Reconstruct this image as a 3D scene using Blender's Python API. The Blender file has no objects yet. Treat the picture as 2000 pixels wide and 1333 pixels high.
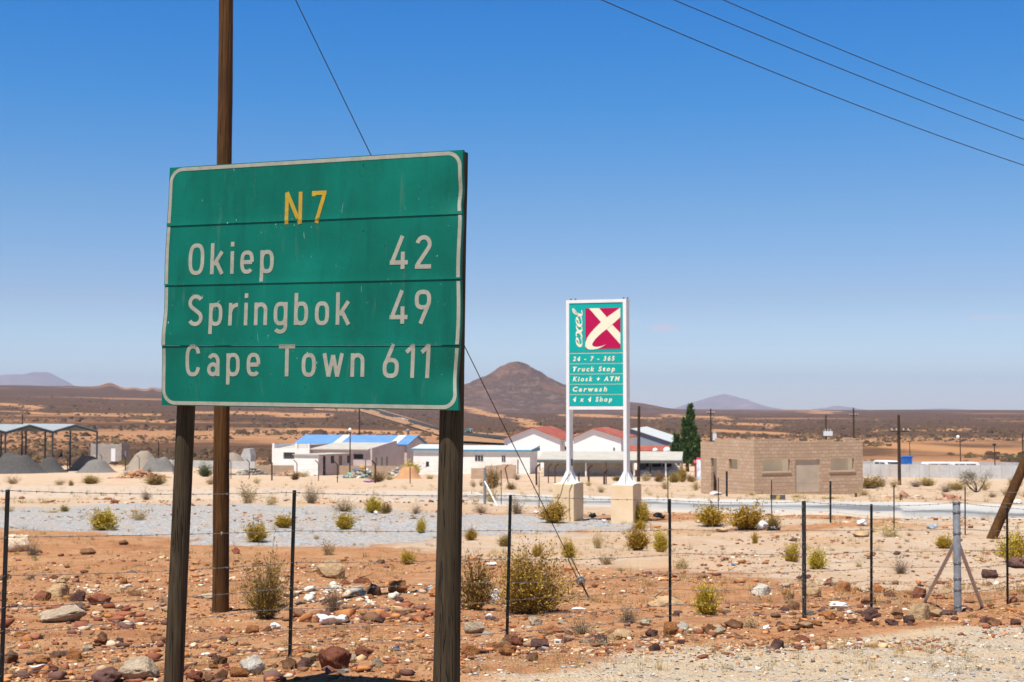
import bpy, bmesh, math, random
import numpy as np
from mathutils import Vector, Matrix, geometry

C = bpy.context.scene
COL = C.collection
R = math.radians

# ------------------------------------------------------------------ camera, sky, sun, exposure
EYE = 1.65            # eye height above the gravel shoulder; horizon at pixel row 802 of the 2000 x 1333 photograph
F = 2778.0            # focal length in photograph pixels (50 mm on 36 mm)
PITCH = math.atan((802 - 666.5) / F)
cam_data = bpy.data.cameras.new('camera')
cam = bpy.data.objects.new('camera', cam_data)
COL.objects.link(cam)
cam.location = (0, 0, EYE)
cam.rotation_euler = (R(90) + PITCH, 0, 0)
cam_data.lens = 50.0
cam_data.sensor_width = 36.0
cam_data.clip_start = 0.05
cam_data.clip_end = 90000
cam_data.dof.use_dof = True
cam_data.dof.focus_distance = 8.2
cam_data.dof.aperture_fstop = 7.5
C.camera = cam

SUN = Vector((-0.22, -0.34, 1.0)).normalized()
SUN_EL = math.asin(SUN.z)
SUN_ROT = math.atan2(SUN.x, SUN.y)
world = bpy.data.worlds.new('World')
C.world = world
world.use_nodes = True
wt = world.node_tree
wt.nodes.clear()
wo = wt.nodes.new('ShaderNodeOutputWorld')
bg = wt.nodes.new('ShaderNodeBackground')
sky = wt.nodes.new('ShaderNodeTexSky')
sky.sky_type = 'NISHITA'
sky.sun_disc = False
sky.sun_elevation = SUN_EL
sky.sun_rotation = SUN_ROT
sky.altitude = 900
sky.air_density = 1.0
sky.dust_density = 0.6
sky.ozone_density = 3.0
hs = wt.nodes.new('ShaderNodeGamma')
hs.inputs['Gamma'].default_value = 1.5
bg.inputs['Strength'].default_value = 0.046
wt.links.new(sky.outputs[0], hs.inputs['Color'])
# sky tint by height; the high sky is darkened to weaken ambient light
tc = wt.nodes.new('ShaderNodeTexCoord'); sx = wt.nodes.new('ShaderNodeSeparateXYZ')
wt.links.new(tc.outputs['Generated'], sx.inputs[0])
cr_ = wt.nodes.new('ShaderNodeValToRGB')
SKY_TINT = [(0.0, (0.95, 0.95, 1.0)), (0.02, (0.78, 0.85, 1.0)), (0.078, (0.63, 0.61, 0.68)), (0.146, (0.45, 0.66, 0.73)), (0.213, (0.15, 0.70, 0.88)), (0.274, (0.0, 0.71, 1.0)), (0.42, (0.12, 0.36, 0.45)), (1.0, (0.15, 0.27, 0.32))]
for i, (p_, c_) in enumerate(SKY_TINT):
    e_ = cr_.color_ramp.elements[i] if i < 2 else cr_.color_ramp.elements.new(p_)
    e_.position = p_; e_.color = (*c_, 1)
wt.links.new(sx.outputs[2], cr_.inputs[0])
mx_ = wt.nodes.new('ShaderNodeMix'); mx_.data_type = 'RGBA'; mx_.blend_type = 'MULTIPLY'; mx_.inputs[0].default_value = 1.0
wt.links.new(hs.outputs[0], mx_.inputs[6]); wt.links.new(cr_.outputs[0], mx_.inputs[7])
# three faint fair weather clouds low in the sky
def wnode(op, a, b_=0.0, cl=False):
    nd = wt.nodes.new('ShaderNodeMath'); nd.operation = op; nd.use_clamp = cl
    for s_, v_ in ((nd.inputs[0], a), (nd.inputs[1], b_)):
        if isinstance(v_, bpy.types.NodeSocket): wt.links.new(v_, s_)
        else: s_.default_value = v_
    return nd.outputs[0]
ya_ = wnode('MAXIMUM', sx.outputs[1], 0.05)
ca_, cb_ = wnode('DIVIDE', sx.outputs[0], ya_), wnode('DIVIDE', sx.outputs[2], ya_)
cn_ = wt.nodes.new('ShaderNodeTexNoise'); cn_.inputs['Scale'].default_value = 60; cn_.inputs['Detail'].default_value = 6; cn_.inputs['Roughness'].default_value = 0.6
wt.links.new(tc.outputs['Generated'], cn_.inputs['Vector'])
tot_ = 0.0
for (cx_, cy_, wx_, wy_, am_) in ((0.1047, 0.0575, 0.013, 0.0048, 0.75), (0.340, 0.0655, 0.024, 0.0035, 0.45), (0.128, 0.029, 0.014, 0.004, 0.40), (0.086, 0.0625, 0.006, 0.003, 0.35), (0.20, 0.026, 0.03, 0.003, 0.25)):
    q1 = wnode('POWER', wnode('ABSOLUTE', wnode('DIVIDE', wnode('SUBTRACT', ca_, cx_), wx_)), 2.0); q2 = wnode('POWER', wnode('ABSOLUTE', wnode('DIVIDE', wnode('SUBTRACT', cb_, cy_), wy_)), 2.0)
    m1 = wnode('SUBTRACT', 1.0, wnode('ADD', q1, q2))
    m1 = wnode('ADD', m1, wnode('MULTIPLY', wnode('SUBTRACT', cn_.outputs[0], 0.56), 3.2), False)
    m1 = wnode('MULTIPLY', wnode('MINIMUM', wnode('MAXIMUM', m1, 0.0), 1.0), am_)
    tot_ = m1 if isinstance(tot_, float) else wnode('ADD', tot_, m1)
mc_ = wt.nodes.new('ShaderNodeMix'); mc_.data_type = 'RGBA'
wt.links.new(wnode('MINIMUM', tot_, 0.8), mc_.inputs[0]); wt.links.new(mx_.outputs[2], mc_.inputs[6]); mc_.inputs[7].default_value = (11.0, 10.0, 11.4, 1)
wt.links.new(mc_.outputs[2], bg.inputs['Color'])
wt.links.new(bg.outputs[0], wo.inputs[0])

sd = bpy.data.lights.new('sun', 'SUN')
sd.energy = 5.0
sd.angle = R(0.53)
sd.color = (1.0, 0.955, 0.88)
so = bpy.data.objects.new('sun', sd)
COL.objects.link(so)
so.location = (0, 0, 60)
so.rotation_euler = SUN.to_track_quat('Z', 'Y').to_euler()

C.view_settings.view_transform = 'Standard'
C.view_settings.look = 'None'
C.view_settings.exposure = 0.62
C.view_settings.gamma = 1.0
C.render.engine = 'CYCLES'
C.cycles.use_denoising = True
C.cycles.max_bounces = 6
C.cycles.transparent_max_bounces = 12

rng = np.random.default_rng(7)
random.seed(7)

# ------------------------------------------------------------------ numpy noise
def _hash(ix, iy, seed):
    h = (ix.astype(np.int64) * 374761393 + iy.astype(np.int64) * 668265263 + seed * 982451653) & 0xffffffff
    h = ((h ^ (h >> 13)) * 1274126177) & 0xffffffff
    return ((h ^ (h >> 16)) & 0xffff) / 65535.0

def vnoise(x, y, seed=0):
    ix, iy = np.floor(x), np.floor(y)
    fx, fy = x - ix, y - iy
    fx, fy = fx * fx * fx * (fx * (fx * 6 - 15) + 10), fy * fy * fy * (fy * (fy * 6 - 15) + 10)
    a, b = _hash(ix, iy, seed), _hash(ix + 1, iy, seed)
    c, d = _hash(ix, iy + 1, seed), _hash(ix + 1, iy + 1, seed)
    return (a * (1 - fx) + b * fx) * (1 - fy) + (c * (1 - fx) + d * fx) * fy - 0.5

def fbm(x, y, octs=4, seed=0, gain=0.5):
    s, a = 0, 1.0
    for i in range(octs):
        s = s + a * vnoise(x * 2 ** i + 17.3 * i, y * 2 ** i - 9.1 * i, seed + i)
        a *= gain
    return s

def sstep(a, b, x):
    t = np.clip((x - a) / (b - a), 0, 1)
    return t * t * (3 - 2 * t)

# ------------------------------------------------------------------ pixel rays (photo pixels, 2000 x 1333) to points in the place
_c, _s = math.cos(PITCH), math.sin(PITCH)
def ray(px, py):
    dx, dz = (px - 1000) / F, (666.5 - py) / F
    return np.array([dx, _c - dz * _s, _s + dz * _c])

def P(px, py, D):
    """the point seen at photo pixel (px, py) at depth D"""
    r = ray(px, py)
    r = r * (D / r[1])
    return Vector((r[0], r[1], r[2] + EYE))

def M(n, D):
    return n * D / F

# ------------------------------------------------------------------ terrain
_prof = np.array([(0, -1.63), (5, -1.63), (8, -1.66), (10.3, -1.78), (11.7, -1.89), (13.6, -2.05), (16.3, -2.27), (17.5, -2.36),
                  (20, -2.47), (24, -2.58), (28, -2.68), (37, -2.85), (47, -3.25), (60, -3.85), (83, -4.85), (110, -5.95),
                  (150, -7.2), (180, -8.0), (230, -9.2), (300, -10.0), (450, -10.5)])
_ld = np.linspace(math.log(1), math.log(450), 1500)
_pz = np.interp(np.exp(_ld), _prof[:, 0], _prof[:, 1])
_k = np.hanning(91); _k /= _k.sum()
_pz = np.convolve(np.pad(_pz, 45, mode='edge'), _k, mode='valid')
_yf = np.array([(-2500, 790), (-900, 770), (-300, 757), (130, 757.5), (250, 762), (420, 767), (620, 775), (860, 790), (1000, 797), (1330, 800.5), (2000, 801.5), (2600, 800), (4500, 800)])

def terrain(X, Y, fine=True):
    X = np.asarray(X, float); Y = np.asarray(Y, float)
    Rr = np.hypot(X, Y)
    w = sstep(60, 250, Rr)
    d = np.maximum(Y, 4.0) * (1 - w) + Rr * w
    z = np.interp(np.log(np.clip(d, 1, 450)), _ld, _pz)
    # the far plain climbs to the skyline
    az = np.arctan2(X, Y)
    px = 1000 + F * np.tan(np.clip(az, -0.9, 0.9))
    yfar = np.interp(px, _yf[:, 0], _yf[:, 1])
    dd = np.clip(d, 450, 4000)
    t = np.log(dd / 450) / math.log(4000 / 450)
    y450 = 802 + 10.5 * F / 450
    yy = y450 + (yfar - y450) * (1 - (1 - t) ** 1.35)
    bumps = 0
    for bx, bw, bh in ((215, 17, 8.5), (208, 50, 3.5), (262, 10, 3.5), (296, 6.5, 6.0), (20, 60, 1.5), (140, 16, 1.6)):
        bumps = bumps + bh * np.exp(-((px - bx) / bw) ** 2) * np.exp(-((d - 3600) / 420) ** 2)
    zf = -(yy - bumps - 802) / F * dd
    zf = zf - sstep(4000, 9000, d) * (np.maximum(zf, 0) + 25)
    z = np.where(d > 450, zf, z)
    far = sstep(300, 1500, d)
    z = z + far * fbm(X / 420, Y / 420, 4, 11) * 3.2 * sstep(300, 2500, d) * (1 - 0.75 * sstep(1500, 3000, X + 900))
    # the cone shaped hill on the plain
    hx, hy = P(1008, 800, 3000)[:2]
    rh = np.hypot(X - hx, Y - hy) / 3000 * F
    rh = rh * (1 + 0.10 * vnoise(np.arctan2(Y - hy, X - hx) * 3 + 9, rh / 60, 5))
    hh = np.interp(rh, [0, 10, 22, 36, 60, 97, 150, 230, 330, 420], [94, 92.5, 88, 80, 64, 47, 30, 15, 2, 0]) * 3000 / F
    z = z + hh + sstep(4, 30, hh) * fbm(X / 60, Y / 60, 4, 21) * 8 + sstep(30, 90, hh) * fbm(X / 16, Y / 16, 3, 23) * 5
    # relief of the rough ground close by
    near = (1 - sstep(60, 140, Rr))
    if fine:
        z = z + near * (fbm(X / 3.1, Y / 3.1, 3, 31) * 0.10 * sstep(6, 12, Y) + fbm(X / 0.45, Y / 0.45, 4, 41) * 0.035 * (1 - sstep(18, 38, Rr)))
        z = z + near * 0.28 * np.exp(-((Y - 33 - 0.02 * X) / 3.0) ** 2) * sstep(5, 9, X) * (0.6 + 0.8 * vnoise(X / 2.5, Y / 2.5, 51))
    return z + EYE

def gz(x, y):
    return float(terrain(np.array([x]), np.array([y]))[0])

def G(px, py):
    """the point of the ground seen at photo pixel (px, py)"""
    r = ray(px, py)
    D = np.exp(np.linspace(math.log(4), math.log(4500), 2500))
    X = r[0] / r[1] * D
    zz = r[2] / r[1] * D + EYE
    below = np.nonzero(zz <= terrain(X, D))[0]
    if len(below) == 0:
        i = len(D) - 1
    else:
        i = below[0]
    if i > 0:
        D2 = np.linspace(D[i - 1], D[i], 60)
        X2 = r[0] / r[1] * D2
        b = np.nonzero(r[2] / r[1] * D2 + EYE <= terrain(X2, D2))[0]
        d = D2[b[0]] if len(b) else D[i]
    else:
        d = D[i]
    x = r[0] / r[1] * d
    return Vector((x, d, gz(x, d)))

def GD(px, D):
    r = ray(px, 802)
    x = r[0] / r[1] * D
    return Vector((x, D, gz(x, D)))

# ------------------------------------------------------------------ materials
def new_mat(name):
    m = bpy.data.materials.new(name)
    m.use_nodes = True
    nt = m.node_tree
    return m, nt, nt.nodes['Principled BSDF']

class NT:
    """short hand for node building"""
    def __init__(s, nt):
        s.nt = nt
    def n(s, typ, **kw):
        nd = s.nt.nodes.new(typ)
        for k, v in kw.items():
            if k.startswith('in_'):
                key = k[3:]
                key = int(key) if key.isdigit() else key.replace('_', ' ')
                if hasattr(v, 'is_linked') or isinstance(v, bpy.types.NodeSocket):
                    s.nt.links.new(v, nd.inputs[key])
                else:
                    nd.inputs[key].default_value = v
            else:
                setattr(nd, k, v)
        return nd
    def coord(s, which='Object', scale=(1, 1, 1), rot=(0, 0, 0)):
        tc = s.n('ShaderNodeTexCoord')
        mp = s.n('ShaderNodeMapping')
        mp.inputs['Scale'].default_value = scale
        mp.inputs['Rotation'].default_value = rot
        s.nt.links.new(tc.outputs[which], mp.inputs[0])
        return mp.outputs[0]
    def noise(s, vec, scale, detail=4, rough=0.55, out=0):
        nd = s.n('ShaderNodeTexNoise')
        nd.inputs['Scale'].default_value = scale
        nd.inputs['Detail'].default_value = detail
        nd.inputs['Roughness'].default_value = rough
        s.nt.links.new(vec, nd.inputs['Vector'])
        return nd.outputs[out]
    def voro(s, vec, scale, feature='F1', out='Distance'):
        nd = s.n('ShaderNodeTexVoronoi', feature=feature)
        nd.inputs['Scale'].default_value = scale
        s.nt.links.new(vec, nd.inputs['Vector'])
        return nd.outputs[out]
    def ramp(s, fac, stops, interp='LINEAR'):
        nd = s.n('ShaderNodeValToRGB')
        nd.color_ramp.interpolation = interp
        el = nd.color_ramp.elements
        while len(el) > 2:
            el.remove(el[-1])
        for i, (p, c) in enumerate(stops):
            e = el[i] if i < 2 else el.new(p)
            e.position = p
            e.color = (c[0], c[1], c[2], 1) if hasattr(c, '__len__') else (c, c, c, 1)
        s.nt.links.new(fac, nd.inputs[0])
        return nd.outputs[0]
    def mix(s, fac, a, b, mode='MIX'):
        nd = s.n('ShaderNodeMix', data_type='RGBA', blend_type=mode)
        for sock, v in ((nd.inputs[0], fac), (nd.inputs[6], a), (nd.inputs[7], b)):
            if isinstance(v, bpy.types.NodeSocket):
                s.nt.links.new(v, sock)
            elif hasattr(v, '__len__'):
                sock.default_value = (v[0], v[1], v[2], 1)
            else:
                sock.default_value = v
        return nd.outputs[2]
    def math(s, op, a, b=0.0, clamp=False):
        nd = s.n('ShaderNodeMath', operation=op, use_clamp=clamp)
        for sock, v in ((nd.inputs[0], a), (nd.inputs[1], b)):
            if isinstance(v, bpy.types.NodeSocket):
                s.nt.links.new(v, sock)
            else:
                sock.default_value = v
        return nd.outputs[0]
    def bump(s, h, strength, dist):
        nd = s.n('ShaderNodeBump')
        nd.inputs['Strength'].default_value = strength
        nd.inputs['Distance'].default_value = dist
        s.nt.links.new(h, nd.inputs['Height'])
        return nd.outputs[0]
    def attr(s, name, out='Color'):
        nd = s.n('ShaderNodeAttribute', attribute_name=name)
        return nd.outputs[out]

def mat(name, c1, c2=None, scale=3.0, rough=0.8, metal=0.0, bump=0.0, bscale=None, stretch=(1, 1, 1), spec=0.3, lo=0.35, hi=0.65, dirt=None):
    """two tone noisy surface"""
    m, nt, b = new_mat(name)
    T = NT(nt)
    v = T.coord('Object', stretch)
    c2 = c2 or tuple(x * 0.8 for x in c1)
    f = T.noise(v, scale, 6, 0.6)
    col = T.ramp(f, [(lo, c1), (hi, c2)])
    if dirt:
        g = T.noise(v, scale * 0.35, 5, 0.65)
        col = T.mix(T.ramp(g, [(0.52, 0.0), (0.72, 0.75)]), col, dirt)
    nt.links.new(col, b.inputs['Base Color'])
    b.inputs['Roughness'].default_value = rough
    b.inputs['Metallic'].default_value = metal
    b.inputs['Specular IOR Level'].default_value = spec
    if bump:
        h = T.noise(v, bscale or scale * 6, 6, 0.6)
        nt.links.new(T.bump(h, 0.6, bump), b.inputs['Normal'])
    return m

# ------------------------------------------------------------------ mesh building
class MB:
    def __init__(s):
        s.v, s.f = [], []
    def add(s, vs, fs):
        o = len(s.v)
        s.v += [tuple(p) for p in vs]
        s.f += [tuple(i + o for i in f) for f in fs]
        return s
    def box(s, x0, x1, y0, y1, z0, z1):
        vs = [(x, y, z) for z in (z0, z1) for y in (y0, y1) for x in (x0, x1)]
        return s.add(vs, [(0, 2, 3, 1), (4, 5, 7, 6), (0, 1, 5, 4), (2, 6, 7, 3), (0, 4, 6, 2), (1, 3, 7, 5)])
    def obox(s, o, u, v, w):
        o, u, v, w = Vector(o), Vector(u), Vector(v), Vector(w)
        vs = [o + u * i + v * j + w * k for k in (0, 1) for j in (0, 1) for i in (0, 1)]
        fs = [(0, 2, 3, 1), (4, 5, 7, 6), (0, 1, 5, 4), (2, 6, 7, 3), (0, 4, 6, 2), (1, 3, 7, 5)]
        if u.cross(v).dot(w) < 0:
            fs = [f[::-1] for f in fs]
        return s.add(vs, fs)
    def prism(s, poly, ext):
        """closed polygon (3D points) swept along ext"""
        ext = Vector(ext)
        poly = [Vector(p) for p in poly]
        n = len(poly)
        nrm = Vector((0, 0, 0))
        for i in range(n):
            nrm += (poly[i] - poly[0]).cross(poly[(i + 1) % n] - poly[0])
        if nrm.dot(ext) > 0:
            poly = poly[::-1]
        tris = geometry.tessellate_polygon([poly])
        vs = poly + [p + ext for p in poly]
        ft = []
        for t in tris:
            a, b, c = [poly[i] for i in t]
            if (b - a).cross(c - a).dot(ext) > 0:
                t = (t[0], t[2], t[1])
            ft.append(tuple(t)); ft.append((t[0] + n, t[2] + n, t[1] + n))
        fs = [(i, i + n, (i + 1) % n + n, (i + 1) % n) for i in range(n)]
        return s.add(vs, ft + fs)
    def tube(s, pts, rad, n=8, cap=True):
        pts = [Vector(p) for p in pts]
        rad = rad if hasattr(rad, '__len__') else [rad] * len(pts)
        vs, fs = [], []
        ref = None
        for i, p in enumerate(pts):
            t = (pts[min(i + 1, len(pts) - 1)] - pts[max(i - 1, 0)]).normalized()
            if ref is None:
                ref = t.orthogonal().normalized()
            ref = (ref - t * ref.dot(t)).normalized()
            bi = t.cross(ref)
            for k in range(n):
                a = 2 * math.pi * k / n
                vs.append(p + (ref * math.cos(a) + bi * math.sin(a)) * rad[i])
        for i in range(len(pts) - 1):
            for k in range(n):
                a, b = i * n + k, i * n + (k + 1) % n
                fs.append((a, b, b + n, a + n))
        if cap:
            fs.append(tuple(range(n))[::-1])
            fs.append(tuple((len(pts) - 1) * n + k for k in range(n)))
        return s.add(vs, fs)
    def ball(s, c, r, sub=2, sc=(1, 1, 1)):
        bm = bmesh.new()
        bmesh.ops.create_icosphere(bm, subdivisions=sub, radius=1)
        vs = [(c[0] + v.co.x * r * sc[0], c[1] + v.co.y * r * sc[1], c[2] + v.co.z * r * sc[2]) for v in bm.verts]
        fs = [tuple(v.index for v in f.verts) for f in bm.faces]
        bm.free()
        return s.add(vs, fs)
    def build(s, name, m, parent=None, smooth=False, world=True):
        me = bpy.data.meshes.new(name)
        me.from_pydata(s.v, [], s.f)
        me.validate()
        o = bpy.data.objects.new(name, me)
        COL.objects.link(o)
        if m:
            me.materials.append(m)
        if smooth:
            me.polygons.foreach_set('use_smooth', [True] * len(me.polygons))
            me.set_sharp_from_angle(angle=R(50))
        if parent:
            o.parent = parent
            if world:
                o.matrix_local = parent_inv(parent)
        me.update()
        return o

def root_mat(o):
    m = Matrix.Translation(o.location) @ o.rotation_euler.to_matrix().to_4x4() @ Matrix.Diagonal((*o.scale, 1))
    if o.parent:
        m = root_mat(o.parent) @ m
    return m

def parent_inv(p):
    return root_mat(p).inverted()

def np_mesh(name, verts, faces, m, smooth=False, colors=None, cname='tint'):
    """verts (N,3), faces (M,k) arrays; colors (N,3)"""
    me = bpy.data.meshes.new(name)
    verts = np.asarray(verts, np.float32); faces = np.asarray(faces, np.int32)
    me.vertices.add(len(verts)); me.vertices.foreach_set('co', verts.ravel())
    k = faces.shape[1]
    me.loops.add(faces.size); me.loops.foreach_set('vertex_index', faces.ravel())
    me.polygons.add(len(faces))
    me.polygons.foreach_set('loop_start', np.arange(0, faces.size, k, dtype=np.int32))
    me.polygons.foreach_set('loop_total', np.full(len(faces), k, np.int32))
    if smooth:
        me.polygons.foreach_set('use_smooth', np.ones(len(faces), bool))
    me.update(calc_edges=True)
    if colors is not None:
        ca = me.color_attributes.new(cname, 'FLOAT_COLOR', 'POINT')
        cc = np.ones((len(verts), 4), np.float32); cc[:, :3] = colors
        ca.data.foreach_set('color', cc.ravel())
    if m:
        me.materials.append(m)
    return me

def link(name, me, parent=None):
    o = bpy.data.objects.new(name, me)
    COL.objects.link(o)
    if parent:
        o.parent = parent
    return o

def tag(o, label, cat, group=None):
    o['label'] = label
    o['category'] = cat
    if group:
        o['group'] = group
    return o

def thing(name, label, cat, loc=(0, 0, 0), rz=0.0, group=None):
    o = bpy.data.objects.new(name, None)
    COL.objects.link(o)
    o.empty_display_size = 0.2
    o.location = loc
    o.rotation_euler = (0, 0, rz)
    return tag(o, label, cat, group)

def kind(o, k):
    o['kind'] = k
    return o

def cp(o, parent=None):
    """a copy of a thing with copies of its parts and sub-parts"""
    c = o.copy(); COL.objects.link(c)
    if parent:
        c.parent = parent
    for ch in list(o.children):
        cp(ch, c)
    return c

# common materials
M_wire = mat('galvanised_wire', (0.22, 0.21, 0.20), (0.34, 0.32, 0.30), 40, 0.5, 0.6)
M_blackmetal = mat('black_painted_steel', (0.012, 0.012, 0.013), (0.03, 0.026, 0.022), 30, 0.5, 0.2, lo=.5, hi=.8)
M_rust = mat('rusty_steel', (0.10, 0.045, 0.03), (0.05, 0.03, 0.025), 8, 0.85)
M_galv = mat('galvanised_steel', (0.25, 0.26, 0.28), (0.17, 0.18, 0.195), 14, 0.5, 0.15, bump=0.001)
M_white = mat('white_painted_wall', (0.80, 0.79, 0.76), (0.72, 0.70, 0.66), 0.6, 0.8, dirt=(0.62, 0.55, 0.46))
M_dark = mat('dark_opening', (0.015, 0.014, 0.014), (0.03, 0.028, 0.026), 3, 0.6)
M_glass = mat('dark_window_glass', (0.03, 0.035, 0.045), (0.05, 0.055, 0.07), 3, 0.15, spec=0.6)

def wood(name, c_lo, c_hi, crack=0.6, grain=1.0, reddish=None):
    m, nt, b = new_mat(name)
    T = NT(nt)
    v = T.coord('Object', (1, 1, 0.045))
    f = T.noise(v, 75 * grain, 8, 0.65)
    g = T.noise(T.coord('Object', (1, 1, 0.30)), 4.5, 5, 0.6)
    col = T.ramp(f, [(0.30, c_lo), (0.70, c_hi)])
    col = T.mix(T.ramp(g, [(0.38, 0.0), (0.68, 0.7)]), col, reddish or tuple(x * 0.6 for x in c_lo))
    w = T.noise(T.coord('Object', (1, 1, 0.012)), 26, 3, 0.55)
    line = T.ramp(T.math('ABSOLUTE', T.math('SUBTRACT', w, 0.5)), [(0.0, 1.0), (0.012, 0.0)])
    col = T.mix(T.math('MULTIPLY', line, crack), col, (0.008, 0.006, 0.005))
    nt.links.new(col, b.inputs['Base Color'])
    b.inputs['Roughness'].default_value = 0.85
    b.inputs['Specular IOR Level'].default_value = 0.2
    h = T.math('SUBTRACT', f, T.math('MULTIPLY', line, 1.2))
    nt.links.new(T.bump(h, 0.9, 0.006), b.inputs['Normal'])
    return m

M_post = wood('weathered_grey_timber', (0.022, 0.016, 0.009), (0.088, 0.066, 0.040), 1.0, 1.0, (0.034, 0.021, 0.010))
M_pole = wood('brown_creosoted_timber', (0.055, 0.024, 0.007), (0.165, 0.074, 0.019), 0.9, 0.8, (0.026, 0.014, 0.007))
M_farpole = wood('dark_pole_timber', (0.045, 0.028, 0.018), (0.08, 0.05, 0.034), 0.4, 0.8)

def timber(mb, p0, p1, r0, r1, seed, n=28, rings=60, amp=0.03, knots=()):
    """a round timber with an uneven surface and knots"""
    p0, p1 = Vector(p0), Vector(p1)
    ax = (p1 - p0); L = ax.length; ax.normalize()
    e1 = ax.cross(Vector((0, 1, 0))).normalized(); e2 = ax.cross(e1)
    vs, fs = [], []
    tt = np.linspace(0, 1, rings)
    ang = np.linspace(0, 2 * math.pi, n, endpoint=False)
    A, Tt = np.meshgrid(ang, tt)
    # e1 points right in the picture, e2 towards the viewer or away
    nz = vnoise(np.cos(A) * 1.2 + seed, np.sin(A) * 1.2 + Tt * L * 1.1, seed) * 1.1 + vnoise(np.cos(A) * 3 + seed, np.sin(A) * 3 + Tt * L * 6, seed + 3) * 0.35
    rad = (r0 * (1 - Tt) + r1 * Tt) * (1 + amp * nz)
    for (kt, ka, kh) in knots:
        da = np.angle(np.exp(1j * (A - ka)))
        rad = rad + kh * np.exp(-((Tt - kt) * L / 0.035) ** 2 - (da / 0.38) ** 2)
    cx = vnoise(Tt * L * 0.8 + seed * 3, Tt * 0, seed + 5) * 0.012
    for i in range(rings):
        c = p0 + ax * L * tt[i] + e1 * float(cx[i, 0])
        for k in range(n):
            vs.append(c + (e1 * math.cos(ang[k]) + e2 * math.sin(ang[k])) * float(rad[i, k]))
    for i in range(rings - 1):
        for k in range(n):
            a, b = i * n + k, i * n + (k + 1) % n
            fs.append((a, b, b + n, a + n))
    fs.append(tuple(range(n))[::-1]); fs.append(tuple((rings - 1) * n + k for k in range(n)))
    mb.add(vs, fs)
    return mb
# ------------------------------------------------------------------ the ground: one sheet out to the horizon
def in_poly(px, py, poly, soft):
    """soft inside test, distance in the polygon's own units"""
    poly = np.asarray(poly, float)
    inside = np.zeros(px.shape, bool)
    dist = np.full(px.shape, 1e9)
    n = len(poly)
    for i in range(n):
        x0, y0 = poly[i]; x1, y1 = poly[(i + 1) % n]
        cond = ((y0 > py) != (y1 > py))
        with np.errstate(divide='ignore', invalid='ignore'):
            xi = (x1 - x0) * (py - y0) / (y1 - y0) + x0
        inside ^= cond & (px < xi)
        ex, ey = x1 - x0, y1 - y0
        t = np.clip(((px - x0) * ex + (py - y0) * ey) / (ex * ex + ey * ey + 1e-12), 0, 1)
        dist = np.minimum(dist, np.hypot(px - x0 - t * ex, py - y0 - t * ey))
    sd = np.where(inside, dist, -dist)
    return np.clip(0.5 + sd / (2 * soft), 0, 1)

def ground_poly(pix):
    return [tuple(G(x, y)[:2]) for x, y in pix]

az_in = np.radians(np.arange(-23.0, 23.01, 0.09))
az_out = np.radians(np.concatenate([np.arange(25, 60, 2.5), np.arange(60, 301, 6.0), np.arange(302.5, 336, 2.5)]))
az_all = np.concatenate([az_in, az_out])
rr = [0.4, 1, 2, 3, 4]
while rr[-1] < 60: rr.append(rr[-1] * 1.0068)
while rr[-1] < 23000: rr.append(rr[-1] * 1.0135)
rr = np.array(rr)
AZ, RRg = np.meshgrid(az_all, rr)
GXv, GYv = RRg * np.sin(AZ), RRg * np.cos(AZ)
GZv = terrain(GXv, GYv)
nr, na = GXv.shape
verts = np.stack([GXv.ravel(), GYv.ravel(), GZv.ravel()], 1)
ii, jj = np.meshgrid(np.arange(nr - 1), np.arange(na), indexing='ij')
j2 = (jj + 1) % na
faces = np.stack([ii * na + jj, ii * na + j2, (ii + 1) * na + j2, (ii + 1) * na + jj], -1).reshape(-1, 4)[:, ::-1]
c0 = len(verts)
verts = np.vstack([verts, [[0, 0, gz(0, 0.01)]]])

vx, vy = verts[:, 0], verts[:, 1]
vr = np.hypot(vx, vy)
wob = lambda s, a, sd: (fbm(vx / s, vy / s, 3, sd) * a, fbm(vx / s + 50, vy / s, 3, sd + 7) * a)
w1x, w1y = wob(2.0, 0.9, 61)
near = vr < 70
def mask(pix, soft, wx=w1x, wy=w1y, sel=near):
    o = np.zeros(len(vx))
    o[sel] = in_poly(vx[sel] + wx[sel], vy[sel] + wy[sel], ground_poly(pix), soft)
    return o
m_gravel = mask([(-120, 1003), (0, 990), (160, 990), (200, 985), (420, 984), (640, 990), (870, 1002), (1100, 1010), (1250, 1021), (1235, 1034),
                 (1100, 1040), (900, 1046), (700, 1066), (500, 1066), (380, 1056), (150, 1041), (0, 1032), (-120, 1030)], 1.2)
m_sand = np.maximum(mask([(760, 1060), (900, 1047), (1100, 1042), (1270, 1030), (1420, 1040), (1700, 1034), (2000, 1020), (2200, 1030), (2250, 1130), (2000, 1155),
                          (1700, 1148), (1450, 1118), (1150, 1108), (930, 1092), (840, 1078)], 1.1),
                    sstep(41, 47, vr + w1y * 2) * (1 - sstep(200, 330, vr)) * 0.92)
m_sand = np.maximum(m_sand, 0.8 * mask([(1200, 1020), (1500, 1010), (2100, 1018), (2100, 1034), (1600, 1026), (1300, 1034)], 1.0))
w2x, w2y = wob(0.9, 0.35, 81)
m_shoulder = np.maximum(mask([(860, 1360), (1020, 1322), (1140, 1300), (1300, 1262), (1500, 1256), (1700, 1240), (2000, 1222), (2300, 1215), (2600, 1260), (2700, 1500), (860, 1500)], 0.35, w2x, w2y),
                        (vy < 6.3) * 1.0)
fb = fbm(vx / 300, vy / 300, 4, 91)
far = sstep(215, 330, vr)
m_far = far * np.clip(0.63 + fb * 1.0 + 0.30 * sstep(500, 1800, vr), 0, 1)
hx, hy = P(1008, 800, 3000)[:2]
m_hill = 1 - sstep(560, 780, np.hypot(vx - hx, (vy - hy)) + fbm(vx / 120, vy / 120, 3, 95) * 120)
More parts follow.
